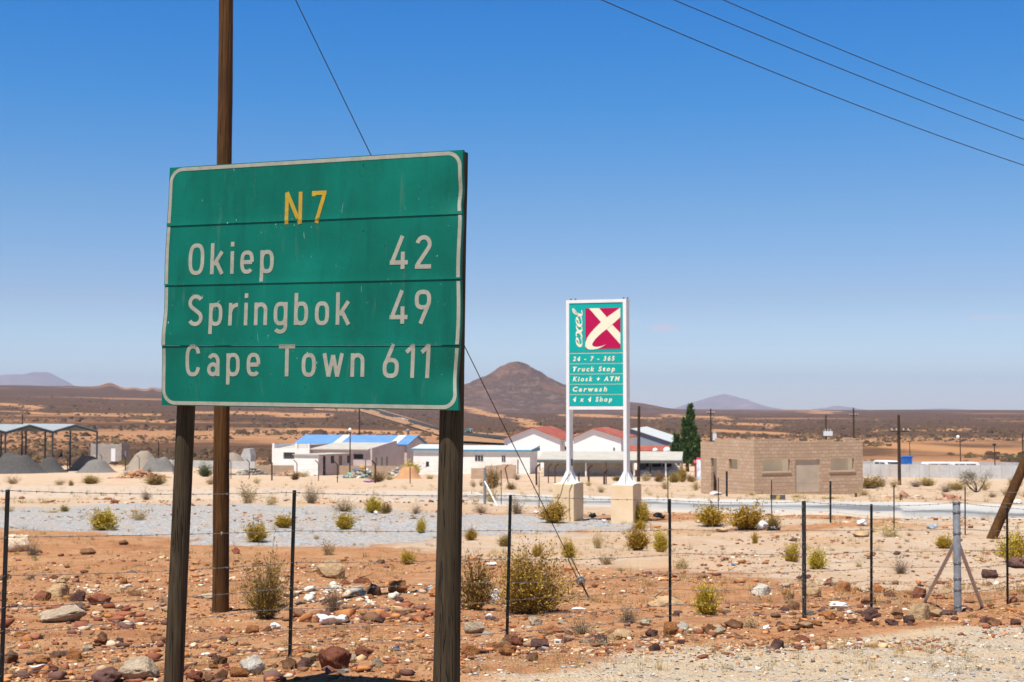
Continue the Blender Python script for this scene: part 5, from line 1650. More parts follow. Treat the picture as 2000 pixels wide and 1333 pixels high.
# ------------------------------------------------------------------ vehicles and skip behind the pale wall
M_carw = mat('white_car_paint', (0.78, 0.79, 0.80), (0.74, 0.75, 0.76), 2, 0.3, spec=0.5)
M_cary = mat('yellow_car_paint', (0.62, 0.42, 0.06), (0.58, 0.38, 0.05), 2, 0.35)
M_tyre = mat('tyre_rubber', (0.02, 0.02, 0.02), (0.03, 0.03, 0.03), 5, 0.9)
def van(px, y_roof, D, Lm, W, Hh, label, m, ang, nm='parked_van', cat='van'):
    b_ = GD(px, D); z_top = P(px, y_roof, D).z
    h = max(1.5, z_top - b_.z)
    t = thing(nm, label, cat, b_, ang, 'vehicles parked behind the pale wall')
    def loc(mb, n, mm_, par=None, sm=False): return mb.build(n, mm_, par or t, sm, False)
    mb = MB()
    prof = [(0, .35), (Lm, .35), (Lm, h * .55), (Lm * .97, h * .6), (Lm * .88, h * .62), (Lm * .76, h * .97), (Lm * .7, h), (Lm * .04, h), (0, h * .9)]
    mb.prism([(x, -W / 2, z) for x, z in prof], (0, W, 0)); body = loc(mb, 'body', m)
    body.modifiers.new('b', 'BEVEL').width = .06
    for sd in (-1, 1):
        mb = MB()
        for x0, x1 in ((.08, .36), (.40, .68)):
            mb.box(Lm * x0, Lm * x1, sd * W / 2 - .012, sd * W / 2 + .012, h * .60, h * .88)
        loc(mb, 'side_glass', M_glass)
        for x_ in (.18, .82):
            mb = MB(); mb.tube([(Lm * x_, sd * (W / 2 - .18), .34), (Lm * x_, sd * (W / 2 + .02), .34)], .34, 16); wh = loc(mb, 'wheel', M_tyre)
    mb = MB(); mb.obox((Lm * .885, -W / 2 + .12, h * .635), (Lm * -.105, 0, h * .29), (0, W - .24, 0), (.03, 0, .012)); loc(mb, 'windscreen', M_glass)
    mb = MB(); mb.box(-.012, .02, -W / 2 + .15, W / 2 - .15, h * .60, h * .85); loc(mb, 'rear_glass', M_glass)
    return t
van(1716, 899, 185, 4.2, 1.7, 1.5, 'white car with dark rear window showing above the pale wall, left of blue skip', M_carw, R(-75), 'parked_car', 'car')
van(1803, 903, 176, 4.3, 1.8, 2, 'white vehicle showing its long roof above the pale wall, left of the yellow one', M_carw, R(6))
van(1829, 906, 177, 4.0, 1.7, 1.5, 'yellow car just showing above the pale wall between two white vehicles', M_cary, R(4), 'parked_car', 'car')
van(1853, 903, 176, 4.4, 1.8, 2, 'white vehicle showing its roof above the pale wall, right of the yellow one', M_carw, R(5))
sk = thing('waste_skip', 'bright blue skip standing between the two pale walls at right', 'skip', GD(1761, 190))
xs_ = M(20, 190); zs = P(1761, 891.5, 190).z - sk.location.z
M_skip = mat('bright_blue_paint', (0.015, 0.12, 0.46), (0.02, 0.16, 0.52), 2, 0.5, dirt=(0.03, 0.07, 0.2))
mb = MB(); mb.prism([(0.15, 0, .1), (xs_ - .15, 0, .1), (xs_, 0, zs), (0, 0, zs * .96)], (0, 1.6, 0)); mb.build('body', M_skip, sk, False, False)
mb = MB(); mb.box(-.05, xs_ + .05, -.06, -.002, zs - .14, zs - .02); mb.build('rim', M_skip, sk, False, False)
for k in (.25, .5, .75): mb = MB(); mb.box(xs_ * k - .04, xs_ * k + .04, -.07, -.002, .3, zs - .15); mb.build('rib', M_skip, sk, False, False)
# truck and car on the highway
tk = thing('lorry', 'tiny teal lorry with a pale cab on the distant highway right of the timber post', 'lorry', G(917, 850) + Vector((0, 0, .8)), R(20))
sD = tk.location.y
mb = MB(); mb.box(-M(6, sD), M(-.5, sD), -1.2, 1.2, .9, .9 + M(4.5, sD)); mb.build('load_body', mat('teal_lorry_body', (.05, .26, .24), (.07, .3, .28), 1, .5), tk, False, False)
mb = MB(); mb.prism([(M(-.2, sD), -1.2, .6), (M(5, sD), -1.2, .6), (M(5, sD), -1.2, M(5, sD)), (M(4.2, sD), -1.2, M(8.5, sD)), (M(-.2, sD), -1.2, M(9, sD))], (0, 2.4, 0)); mb.build('cab', mat_tr, tk, False, False)
mb = MB(); mb.box(M(1, sD), M(4.3, sD), -1.22, -1.2 + .01, M(4.5, sD), M(7.5, sD)); mb.build('window', M_glass, tk, False, False)
for x_ in (-4.5, -2.5, 3): mb = MB(); mb.tube([(M(x_, sD), -1.25, .5), (M(x_, sD), 1.25, .5)], .5, 12); mb.build('axle', M_tyre, tk, False, False)
t = thing('distant_car', 'tiny white car on the distant highway just below the right end of the green sign', 'car', G(790, 822) + Vector((0, 0, .7)), R(28))
mb = MB(); mb.prism([(-2, -.8, .3), (2, -.8, .3), (2, -.8, .9), (1, -.8, 1.0), (.5, -.8, 1.5), (-1.3, -.8, 1.5), (-2, -.8, 1)], (0, 1.6, 0)); mb.build('body', M_carw, t, False, False)
# pick-up under the carport
van(1262, 900, 167, 4.2, 1.7, 1.7, 'white vehicle parked in the shade under the pale carport roof', M_carw, R(20), 'parked_car', 'car')

# satellite dishes on the red lean-to
for px_, lb in ((1280, 'left one of the two white satellite dishes above the red lean-to roof'), (1303, 'right, larger one of the two white satellite dishes beside the dark conifer')):
    c = P(px_, 880, 218); rr_ = M(5 if px_ < 1290 else 7, 218)
    g0 = GD(px_, 218)
    t = thing('satellite_dish', lb, 'satellite dish', g0, 0, 'white satellite dishes')
    mb = MB(); vs, fs = [], []
    for i in range(6):
        for k in range(16):
            r_ = rr_ * i / 5; a = k * math.pi / 8
            vs.append(c + Vector((r_ * math.cos(a), .25 * (r_ / rr_) ** 2 - .2 * 0, r_ * math.sin(a) * .9)))
    for i in range(5):
        for k in range(16): fs.append((i * 16 + k, i * 16 + (k + 1) % 16, (i + 1) * 16 + (k + 1) % 16, (i + 1) * 16 + k))
    mb.add(vs, fs); mb.add([v_ + Vector((0, .05, 0)) for v_ in vs], [f_[::-1] for f_ in fs]); mb.build('dish', M_wsteel, t, True)
    mb = MB(); mb.tube([g0, c + Vector((0, .3, 0))], .06, 6); mb.build('mast', M_galv, t)

# ------------------------------------------------------------------ gravel and rubble heaps
def vc_mat(name, rough=0.9, nscale=20, amt=0.35, bump=0.01, spec=0.15):
    """colour from the mesh's own tint, broken by noise"""
    m, nt, b = new_mat(name)
    T = NT(nt)
    a = T.n('ShaderNodeAttribute', attribute_name='tint')
    v = T.coord('Object')
    nz = T.noise(v, nscale, 6, 0.65)
    col = T.mix(T.ramp(nz, [(0.3, amt), (0.7, 0.0)]), a.outputs[0], T.mix(1.0, a.outputs[0], (0.45, 0.40, 0.36), 'MULTIPLY'))
    nt.links.new(col, b.inputs['Base Color']); b.inputs['Roughness'].default_value = rough
    b.inputs['Specular IOR Level'].default_value = spec
    if bump: nt.links.new(T.bump(nz, 0.8, bump), b.inputs['Normal'])
    return m
M_heapd = mat('dark_crushed_stone', (0.055, 0.053, 0.053), (0.085, 0.078, 0.074), 3.5, 0.95, bump=0.12, bscale=6)
M_heapg = mat('grey_crushed_stone', (0.135, 0.125, 0.118), (0.18, 0.165, 0.15), 3.5, 0.95, bump=0.12, bscale=6)
M_heapd2 = M_heapg
M_heapp = mat('pale_sandy_heap', (0.30, 0.245, 0.195), (0.25, 0.205, 0.165), 3.0, 0.95, bump=0.10, bscale=6)
def heap(px, y_top, D, half_l, half_r, m, label, seed, nm='gravel_heap', cat='heap', group='heaps of gravel at far left'):
    b_ = GD(px, D); h = P(px, y_top, D).z - b_.z
    rl, rr_ = M(half_l, D), M(half_r, D)
    nrr, naa = 22, 56
    vs = []
    for i in range(nrr):
        t = i / (nrr - 1)
        for k in range(naa):
            a = 2 * math.pi * k / naa
            R_ = (rr_ if math.cos(a) > 0 else rl)
            wob_ = 1 + .12 * float(vnoise(np.array(math.cos(a) * 1.5 + seed), np.array(math.sin(a) * 1.5), seed))
            x = R_ * t * math.cos(a) * wob_; y = (rl + rr_) / 2 * t * math.sin(a) * wob_
            sh = (1 - t) ** 1.15 * (1 - .25 * math.exp(-(t / .16) ** 2))
            z = h * min(1.25 * (.5 + .5 * math.cos(math.pi * min(1, t * 1.02))) ** .9, .80 + .20 * (1 - t)) * (1 + .25 * t * math.sin(2 * a + seed * 2.1))
            z += .22 * h * float(fbm(np.array(x * .55), np.array(y * .55), 4, seed)) * (1 - t * t)
            zg = gz(b_.x + x, b_.y + y) - b_.z
            vs.append((x, y, max(z, 0) + zg - (.15 if t > .97 else 0)))
    fs = [(i * naa + k, i * naa + (k + 1) % naa, (i + 1) * naa + (k + 1) % naa, (i + 1) * naa + k) for i in range(nrr - 1) for k in range(naa)]
    fs = [f_[::-1] for f_ in fs]
    o = link(nm, np_mesh(nm, vs, fs, m, True)); o.location = b_
    return tag(o, label, cat, group)
heap(34, 888, 196, 62, 62, M_heapd, 'largest dark gravel heap, at the left edge under the open shed', 1)
heap(98, 896, 200, 36, 38, M_heapd, 'second dark gravel heap, just right of the largest one', 2)
heap(178, 891, 215, 48, 46, M_heapp, 'pale sandy heap behind the right hand column of the open shed', 3)
heap(190, 899, 198, 44, 42, M_heapd2, 'low grey gravel heap in front of the pale sandy heap', 4)
heap(285, 882, 212, 46, 36, M_heapp, 'pale pointed heap between the grey hut and the left sign post', 5)
heap(310, 893, 202, 38, 46, M_heapg, 'grey gravel heap nearest to the left sign post', 6)
heap(800, 912, 152, 34, 28, mat('orange_sand_heap', (0.40, 0.20, 0.095), (0.46, 0.25, 0.125), 2, 0.95, bump=0.08), 'low orange sand heap under the small white shed, left of right sign post', 7)
heap(455, 886, 226, 34, 40, M_heapp, 'pale grey heap just right of the brown wooden pole', 8)

# rock meshes
def rock_verts(seed, cuts=0, npts=13, rough=0.0):
    """an angular stone: the hull of a few random points, its faces broken up a little"""
    r_ = np.random.default_rng(seed)
    bm = bmesh.new()
    p = r_.normal(size=(npts, 3)); p /= np.linalg.norm(p, axis=1, keepdims=True); p *= r_.uniform(.7, 1.0, (npts, 1))
    p[:, 2] *= r_.uniform(.6, .9); p[:, 0] *= r_.uniform(.9, 1.3)
    for q in p: bm.verts.new(q)
    bmesh.ops.convex_hull(bm, input=bm.verts[:])
    for q in [q for q in bm.verts if not q.link_faces]: bm.verts.remove(q)
    if cuts:
        bmesh.ops.bevel(bm, geom=bm.edges[:] + bm.verts[:], offset=.05, segments=1, affect='EDGES', profile=.5)
        bmesh.ops.triangulate(bm, faces=bm.faces[:])
        bmesh.ops.subdivide_edges(bm, edges=bm.edges[:], cuts=cuts, use_grid_fill=True)
    bmesh.ops.triangulate(bm, faces=bm.faces[:])
    bm.verts.index_update()
    v = np.array([q.co[:] for q in bm.verts]); f = np.array([[q.index for q in t.verts] for t in bm.faces]); bm.free()
    if rough:
        n = v / np.linalg.norm(v, axis=1, keepdims=True)
        d = fbm(v[:, 0] * 2.6 + seed + v[:, 2] * 1.3, v[:, 1] * 2.6 + v[:, 2] * 1.9, 4, seed) + .5 * fbm(v[:, 0] * 9 + v[:, 2] * 5, v[:, 1] * 9 - v[:, 2] * 4, 2, seed + 5)
        v = v + n * (d * rough)[:, None]
    v[:, 0] /= np.ptp(v[:, 0]); v[:, 1] /= np.ptp(v[:, 1]); v[:, 2] -= v[:, 2].min(); v[:, 2] /= v[:, 2].max()
    v[:, 0] -= (v[:, 0].max() + v[:, 0].min()) / 2; v[:, 1] -= (v[:, 1].max() + v[:, 1].min()) / 2
    return v, f
PAL = {'red': (0.27, 0.095, 0.052), 'orange': (0.45, 0.19, 0.07), 'purple': (0.155, 0.080, 0.066), 'brown': (0.25, 0.125, 0.065), 'tan': (0.54, 0.36, 0.20), 'pale': (0.60, 0.47, 0.33), 'white': (0.72, 0.66, 0.56), 'grey': (0.27, 0.215, 0.18)}
def rock_mat(name, c):
    m, nt, b = new_mat(name)
    T = NT(nt)
    v = T.coord('Object')
    oi = T.n('ShaderNodeObjectInfo')
    v2 = T.n('ShaderNodeVectorMath', operation='ADD', in_0=v, in_1=oi.outputs['Location'])
    n1 = T.noise(v2.outputs[0], 2.0, 6, 0.65); n2 = T.noise(v2.outputs[0], 9, 6, 0.7)
    col = T.ramp(n1, [(0.30, tuple(x * 0.62 for x in c)), (0.52, c), (0.74, tuple(min(.8, x * 1.35 + .03) for x in c))])
    col = T.mix(T.ramp(n2, [(0.5, 0.0), (0.75, 0.6)]), col, tuple(x * 0.5 for x in c))
    sz = T.n('ShaderNodeSeparateXYZ', in_0=v)
    dust = T.math('MULTIPLY', T.ramp(sz.outputs[2], [(0.0, 0.8), (0.35, 0.0)]), T.ramp(n1, [(0.35, 0.2), (0.6, 1.0)]))
    col = T.mix(dust, col, (0.54, 0.26, 0.11))
    vr = T.n('ShaderNodeMapRange', in_0=oi.outputs['Random'], in_3=0.78, in_4=1.22)
    hsv = T.n('ShaderNodeHueSaturation', in_Color=col, in_Value=vr.outputs[0])
    nt.links.new(hsv.outputs[0], b.inputs['Base Color']); b.inputs['Roughness'].default_value = 0.9; b.inputs['Specular IOR Level'].default_value = 0.2
    nt.links.new(T.bump(T.math('ADD', n2, T.math('MULTIPLY', n1, .6)), 0.9, 0.06), b.inputs['Normal'])
    return m
RM = {k: rock_mat(k + '_stone', c) for k, c in PAL.items()}
RSHAPE = [rock_verts(200 + i, 3, 12 + i % 5, .16) for i in range(9)]
RMESH = {}
for k in PAL:
    RMESH[k] = []
    for i in range(5):
        v_, f_ = RSHAPE[(i * 2 + len(k)) % 9]
        me = np_mesh('rock', v_, f_, RM[k], False); RMESH[k].append(me)
r4 = np.random.default_rng(42)
def rock(px, by, w, h, c, label, group=None, shape=None, depth=None, rz=None, nm='rock', cat='rock'):
    p = G(px, by); D = p.y
    if D < 0: return
    me = RMESH[c][shape if shape is not None else r4.integers(5)]
    o = link(nm, me)
    W_ = M(w, D) * 1.05; Hh = M(h, D) * 1.2
    o.scale = (W_, depth or W_ * r4.uniform(.7, 1.1), Hh)
    # pixel row is the rock's foot on the viewer's side
    q = Vector((p.x, p.y + W_ * .28, 0)); q.z = gz(q.x, q.y) - Hh * .20
    o.location = q
    o.rotation_euler = (r4.normal(0, .08), r4.normal(0, .08), r4.uniform(-.5, .5) if rz is None else rz)
    return tag(o, label, cat, group)
BIG = [
 (262, 1332, 72, 48, 'pale', 'large flat topped pale rock at the bottom edge left of the left sign post'),
 (207, 1338, 60, 30, 'purple', 'dark purple slab rock at the bottom edge left of the pale flat rock'),
 (1304, 1184, 92, 50, 'tan', 'big tan boulder behind the middle fence standard, right of the stay anchor'),
 (643, 1308, 64, 52, 'red', 'big reddish brown rock low between the two sign posts'),
 (493, 1319, 44, 40, 'white', 'white angular rock near the bottom edge between the sign posts'),
 (532, 1317, 36, 30, 'tan', 'tan rock touching the right side of the white angular rock'),
 (462, 1323, 36, 19, 'orange', 'orange rock touching the left side of the white angular rock'),
 (428, 1328, 28, 20, 'brown', 'brown rock left of the orange rock near the bottom edge'),
 (402, 1332, 30, 18, 'brown', 'brown rock at the bottom edge just right of the left sign post'),
 (378, 1334, 32, 24, 'red', 'dusty red rock touching the foot of the left sign post'),
 (562, 1308, 36, 24, 'brown', 'brown rock at the foot of the standard between the sign posts'),
 (594, 1305, 34, 18, 'purple', 'purple grey rock left of the big reddish brown rock'),
 (600, 1292, 34, 16, 'tan', 'tan rock behind the purple grey one, left of big reddish rock'),
 (684, 1296, 22, 18, 'pale', 'small pale rock at the right side of the big reddish brown rock'),
 (708, 1284, 38, 20, 'red', 'red flat rock right of the big reddish brown rock'),
 (642, 1130, 58, 38, 'tan', 'tan upright slab rock behind the fence between the sign posts'),
 (712, 1140, 44, 26, 'red', 'dark red rock leaning right behind the tan slab'),
 (675, 1142, 25, 20, 'red', 'dull red block beside the tan upright slab'),
 (728, 1163, 34, 22, 'brown', 'squarish brown rock with a black shadow, below the dark red leaning rock'),
 (777, 1158, 38, 24, 'orange', 'orange brown angular rock right of the squarish brown rock'),
 (696, 1162, 32, 18, 'white', 'whitish rock left of the squarish brown rock'),
 (860, 1166, 40, 22, 'orange', 'orange rock just left of the right sign post'),
 (108, 1164, 48, 24, 'tan', 'rounded tan rock behind the fence left of the left sign post'),
 (148, 1175, 32, 22, 'purple', 'dark purple rock right of the rounded tan rock'),
 (122, 1140, 26, 14, 'tan', 'pointed tan rock above the rounded tan rock'),
 (116, 1216, 88, 32, 'pale', 'broad low pale slab left of the left sign post'),
 (186, 1184, 44, 26, 'red', 'cracked brick red rock right of the purple rock'),
 (265, 1165, 30, 26, 'brown', 'brown upright rock just left of the left sign post'),
 (145, 1289, 30, 24, 'orange', 'small squarish orange block with a pale top, left foreground'),
 (112, 1284, 34, 18, 'purple', 'purple rock left of the small squarish orange block'),
 (78, 1318, 52, 20, 'red', 'flat reddish rock under the scrap of white plastic at lower left'),
 (15, 1296, 32, 24, 'brown', 'brown rock at the left edge beside the leftmost standard'),
 (198, 1250, 20, 17, 'brown', 'small brown cube shaped rock left of the left sign post'),
 (234, 1258, 18, 12, 'purple', 'small purple rock nearest left of the left sign post'),
 (1800, 1212, 50, 34, 'tan', 'rough lumpy tan rock left of the galvanised braced post'),
 (1830, 1205, 26, 18, 'tan', 'smooth tan rock between the lumpy rock and the galvanised post'),
 (1858, 1203, 40, 14, 'purple', 'dark purple rock at the foot of the galvanised braced post'),
 (1488, 1164, 38, 22, 'white', 'whitish layered rock left of the thick black standard'),
 (1648, 1156, 32, 20, 'orange', 'rounded orange rock left of the thin standard at right'),
 (1622, 1146, 24, 12, 'brown', 'dark flat rock left of the rounded orange rock'),
 (1797, 1168, 32, 20, 'red', 'dull red rock left of the left brace of the galvanised post'),
 (1742, 1166, 28, 20, 'red', 'dull red block right of the thin standard at right'),
 (1718, 1158, 24, 16, 'orange', 'orange red rock touching the thin standard at right'),
 (1692, 1157, 22, 12, 'pale', 'pale rock touching the left side of the thin standard at right'),
 (1850, 1160, 28, 16, 'tan', 'tan rock behind the galvanised braced post'),
 (1586, 1165, 40, 30, 'tan', 'tan rock with a dark underside right of the thick black standard'),
 (1575, 1132, 30, 14, 'purple', 'dark purple rock behind the thick black standard'),
 (1572, 1228, 34, 15, 'tan', 'pale tan rock at the foot of the thick black standard'),
 (1432, 1228, 36, 18, 'brown', 'brown rock with a cleft left of the dry grass clump'),
 (1074, 1236, 28, 14, 'orange', 'deep orange rock right of the big bush'),
 (1055, 1268, 36, 20, 'purple', 'purple brown rock left of the small white box'),
 (1215, 1250, 44, 22, 'tan', 'tan rock with rounded top low right of the dry twig clump'),
 (1308, 1240, 26, 26, 'orange', 'upright orange rock at the foot of the middle standard'),
 (1334, 1234, 22, 20, 'white', 'rounded whitish rock right of the upright orange rock'),
 (1356, 1232, 26, 13, 'tan', 'yellowish tan rock right of the rounded whitish rock'),
 (1276, 1272, 22, 17, 'purple', 'purple brown rock near the gravel shoulder below the middle standard'),
 (1520, 1268, 28, 17, 'purple', 'dark purple brown wedge rock on the edge of the gravel shoulder'),
 (1566, 1255, 38, 15, 'red', 'flat red rock below the thick black standard'),
 (1516, 1208, 20, 12, 'brown', 'brown rock left of the foot of the thick black standard'),
 (1925, 1218, 20, 13, 'purple', 'purple rock on bare soil right of the galvanised braced post'),
 (1943, 1222, 26, 14, 'brown', 'brown rock right of the purple rock at far right'),
 (1986, 1222, 20, 12, 'purple', 'dark rock close to the right edge on the bare soil'),
 (1700, 1207, 32, 20, 'purple', 'purple brown rock at the foot of the thin standard at right'),
 (1755, 1204, 24, 16, 'brown', 'brown rock left of the lumpy tan rock'),
 (1040, 1292, 26, 16, 'brown', 'smooth brown rock below the purple brown rock'),
 (1062, 1238, 22, 12, 'orange', 'orange rock lying beside the deep orange rock'),
 (925, 1238, 40, 22, 'pale', 'pale crumbly rock just right of the right sign post'),
 (955, 1240, 24, 16, 'white', 'whitish rock touching the pale crumbly rock'),
 (918, 1280, 40, 22, 'orange', 'orange rock at the lower right of the right sign post'),
 (966, 1272, 30, 16, 'orange', 'rust orange rock left of the standard behind the right sign post'),
 (984, 1268, 26, 16, 'brown', 'brown rock at the foot of the standard right of the big sign'),
 (1046, 1222, 26, 18, 'pale', 'pinkish pale rock under the big olive bush'),
 (1410, 1040, 24, 10, 'tan', 'tan rock between the two rows of olive bushes beyond the fence'),
 (1080, 1002, 20, 16, 'orange', 'orange rock in front of the left cream plinth'),
 (1682, 1050, 36, 14, 'tan', 'pale tan rock on the low bank behind the thin standard'),
 (30, 1078, 44, 34, 'pale', 'pale rock behind the leftmost standard at the left edge'),
 (240, 1065, 18, 10, 'brown', 'dark brown rock below the blue grey gravel, left of the sign post'),
 (168, 1084, 30, 13, 'brown', 'dark brown flat rock on orange soil left of the sign posts'),
 (458, 1082, 16, 14, 'red', 'dark red rock just right of the brown wooden pole'),
 (400, 1172, 60, 16, 'pale', 'thin pale slab tucked behind the left sign post and the wooden pole'),
 (1935, 1130, 30, 18, 'purple', 'purple rock pile stone left of the last thin standard'),
 (1990, 1110, 36, 22, 'purple', 'dark stone below the olive bush at the right edge'),
]
for px, by, w, h, c, lb in BIG: rock(px, by, w, h, c, lb)
# the smaller stones: counted one by one, alike in kind
ZONES = [((0, 1085, 330, 1330), 48, 'left of the left sign post'), ((370, 1090, 850, 1330), 54, 'between the two sign posts'), ((905, 1130, 1560, 1290), 46, 'between right sign post and thick black standard'),
         ((1580, 1120, 1995, 1225), 30, 'around the braced post at right'), ((0, 975, 860, 990), 12, 'along the far edge of the grey gravel'), ((1500, 1030, 2000, 1058), 12, 'along the low bank right of the totem')]
CN = {'red': 'dull red', 'orange': 'orange', 'purple': 'purple brown', 'brown': 'brown', 'tan': 'tan', 'pale': 'pale', 'white': 'whitish', 'grey': 'grey'}
cols_ = list(CN)
for (x0, y0, x1, y1), n, where_ in ZONES:
    for i in range(n):
        px, by = r4.uniform(x0, x1), y0 + (y1 - y0) * r4.uniform(0, 1) ** 0.9
        c = r4.choice(cols_, p=[.22, .19, .18, .17, .09, .06, .05, .04])
        s_ = (by - 802) / 480 * r4.lognormal(2.75, .42)
        s_ = min(s_, 34)
        rock(px, by, s_, s_ * r4.uniform(.35, .7), c, f'small {CN[c]} stone on the soil {where_}', f'small {CN[c]} stones {where_}', nm='stone', cat='stone')

# a row of stones cleared to the foot of the fence
for i in range(38):
    t = r4.uniform(0, 1); px = 905 + t * 860 + r4.normal(0, 6)
    by = np.interp(px, [905, 990, 1200, 1310, 1560, 1700, 1790], [1284, 1266, 1250, 1240, 1224, 1212, 1214]) + r4.normal(0, 5)
    c = r4.choice(cols_, p=[.24, .16, .20, .16, .12, .07, .02, .03]); s_ = r4.uniform(14, 30)
    rock(px, by, s_, s_ * r4.uniform(.45, .75), c, f'{CN[c]} stone in the row along the foot of the fence', f'{CN[c]} stones in the row at the fence foot', nm='stone', cat='stone')

# ------------------------------------------------------------------ pebbles strewn over the soil
lv = [rock_verts(300 + i, 0, 9 + i % 4) for i in range(12)]
def strew(name, n, area, size_px, pal, probs, seed, keep=None):
    r_ = np.random.default_rng(seed)
    xs = r_.uniform(area[0], area[2], n); us = r_.uniform(0, 1, n)
    # depth spread so that the picture fills evenly
    D0, D1 = area[1], area[3]
    D = D0 * (D1 / D0) ** (us ** 1.1)
    X = (xs - 1000) / F * D
    if keep is not None:
        k = keep(xs, D, X); X, D = X[k], D[k]
    n = len(X)
    Z = terrain(X, D)
    S = r_.lognormal(math.log(size_px), .62, n)
    S = np.clip(S, 0, size_px * 4)
    ci = r_.choice(len(pal), n, p=probs)
    V, Fc, CC = [], [], []; off = 0
    for i in range(n):
        v_, f_ = lv[i % 12]
        a = r_.uniform(0, 6.28); ca, sa = math.cos(a), math.sin(a)
        sx, sy, sz = S[i], S[i] * r_.uniform(.6, 1), S[i] * r_.uniform(.3, .65)
        x = v_[:, 0] * sx; y = v_[:, 1] * sy
        V.append(np.stack([X[i] + x * ca - y * sa, D[i] + x * sa + y * ca, Z[i] - sz * .28 + v_[:, 2] * sz], 1))
        Fc.append(f_ + off); off += len(v_)
        CC.append(np.tile(np.array(pal[ci[i]]) * r_.uniform(.75, 1.25), (len(v_), 1)))
    me = np_mesh(name, np.vstack(V), np.vstack(Fc), M_peb, False, np.vstack(CC))
    return kind(link(name, me), 'stuff')
M_peb = vc_mat('mixed_pebbles', 0.9, 60, .3, 0.004)
plist = [PAL[k] for k in ('red', 'orange', 'purple', 'brown', 'tan', 'pale', 'white', 'grey')]
clump = lambda X, D, s, th, sd: fbm(X / s, D / s, 3, sd) > th
soilc = [(.50, .24, .11), (.58, .31, .15), (.40, .17, .07)]
strew('pebbles', 26000, (-150, 7.2, 2150, 26), .024, plist + soilc, [.13, .11, .10, .11, .11, .10, .04, .03, .11, .09, .07], 1, lambda xs, D, X: clump(X, D, 1.2, -.10, 71) & ~((xs > 950) & (D < 10.5)))
strew('pebbles', 9000, (-150, 20, 2150, 46), .045, plist + soilc, [.16, .16, .09, .11, .12, .09, .03, .02, .10, .06, .06], 2, lambda xs, D, X: clump(X, D, 2.0, -.02, 72) & ~((D > 27) & (D < 36) & (X < 2)))
strew('soil_crumbs', 16000, (-150, 7.0, 2150, 17), .011, soilc + [(.22, .09, .045), (.16, .075, .05), PAL['tan']], [.2, .15, .2, .2, .15, .1], 11, lambda xs, D, X: clump(X, D, .7, -.10, 81) & ~((xs > 950) & (D < 10)))
# broken chalky rubble in patches
strew('chalk_rubble', 420, (560, 17.2, 880, 20.5), .05, [PAL['white'], PAL['pale'], (.66, .58, .47)], [.5, .3, .2], 4, lambda xs, D, X: clump(X, D, 1.0, -.02, 75))
strew('chalk_rubble', 260, (120, 17.5, 420, 20.5), .045, [PAL['white'], PAL['pale'], (.66, .58, .47)], [.4, .3, .3], 5, lambda xs, D, X: clump(X, D, 1.0, .05, 76))
strew('red_rubble', 420, (560, 14.6, 900, 17.2), .065, [PAL['red'], PAL['brown'], PAL['purple'], PAL['orange'], PAL['tan']], [.34, .24, .18, .14, .10], 6, lambda xs, D, X: clump(X, D, 1.1, .0, 77))
strew('red_rubble', 420, (-60, 13.2, 330, 17.0), .06, [PAL['red'], PAL['brown'], PAL['purple'], PAL['orange'], PAL['pale']], [.32, .22, .2, .14, .12], 7, lambda xs, D, X: clump(X, D, 1.1, .02, 78))
strew('red_rubble', 420, (1420, 14.2, 1990, 18.5), .055, [PAL['red'], PAL['brown'], PAL['purple'], PAL['orange'], PAL['tan']], [.34, .22, .16, .14, .14], 8, lambda xs, D, X: clump(X, D, 1.1, .08, 79))
strew('red_rubble', 3600, (-120, 9.2, 2100, 19), .034, [PAL['red'], PAL['brown'], PAL['purple'], PAL['orange'], PAL['tan'], PAL['pale']], [.28, .22, .16, .14, .12, .08], 12, lambda xs, D, X: clump(X, D, 1.4, .06, 83) & ~((xs > 930) & (D < 11)))
dg0, dg1 = G(300, 987).y, G(300, 975).y
strew('red_rubble', 1100, (-100, dg0, 930, dg1), .09, [PAL['red'], PAL['brown'], PAL['orange'], PAL['tan'], PAL['pale']], [.3, .2, .2, .2, .1], 9, lambda xs, D, X: clump(X, D, 2.4, -.05, 80))
strew('shoulder_gravel', 6500, (880, 6.6, 2150, 12.6), .013, [PAL['grey'], (0.36, 0.36, 0.37), PAL['pale'], PAL['white'], (.12, .12, .13), PAL['tan']], [.25, .2, .2, .12, .08, .15], 3)

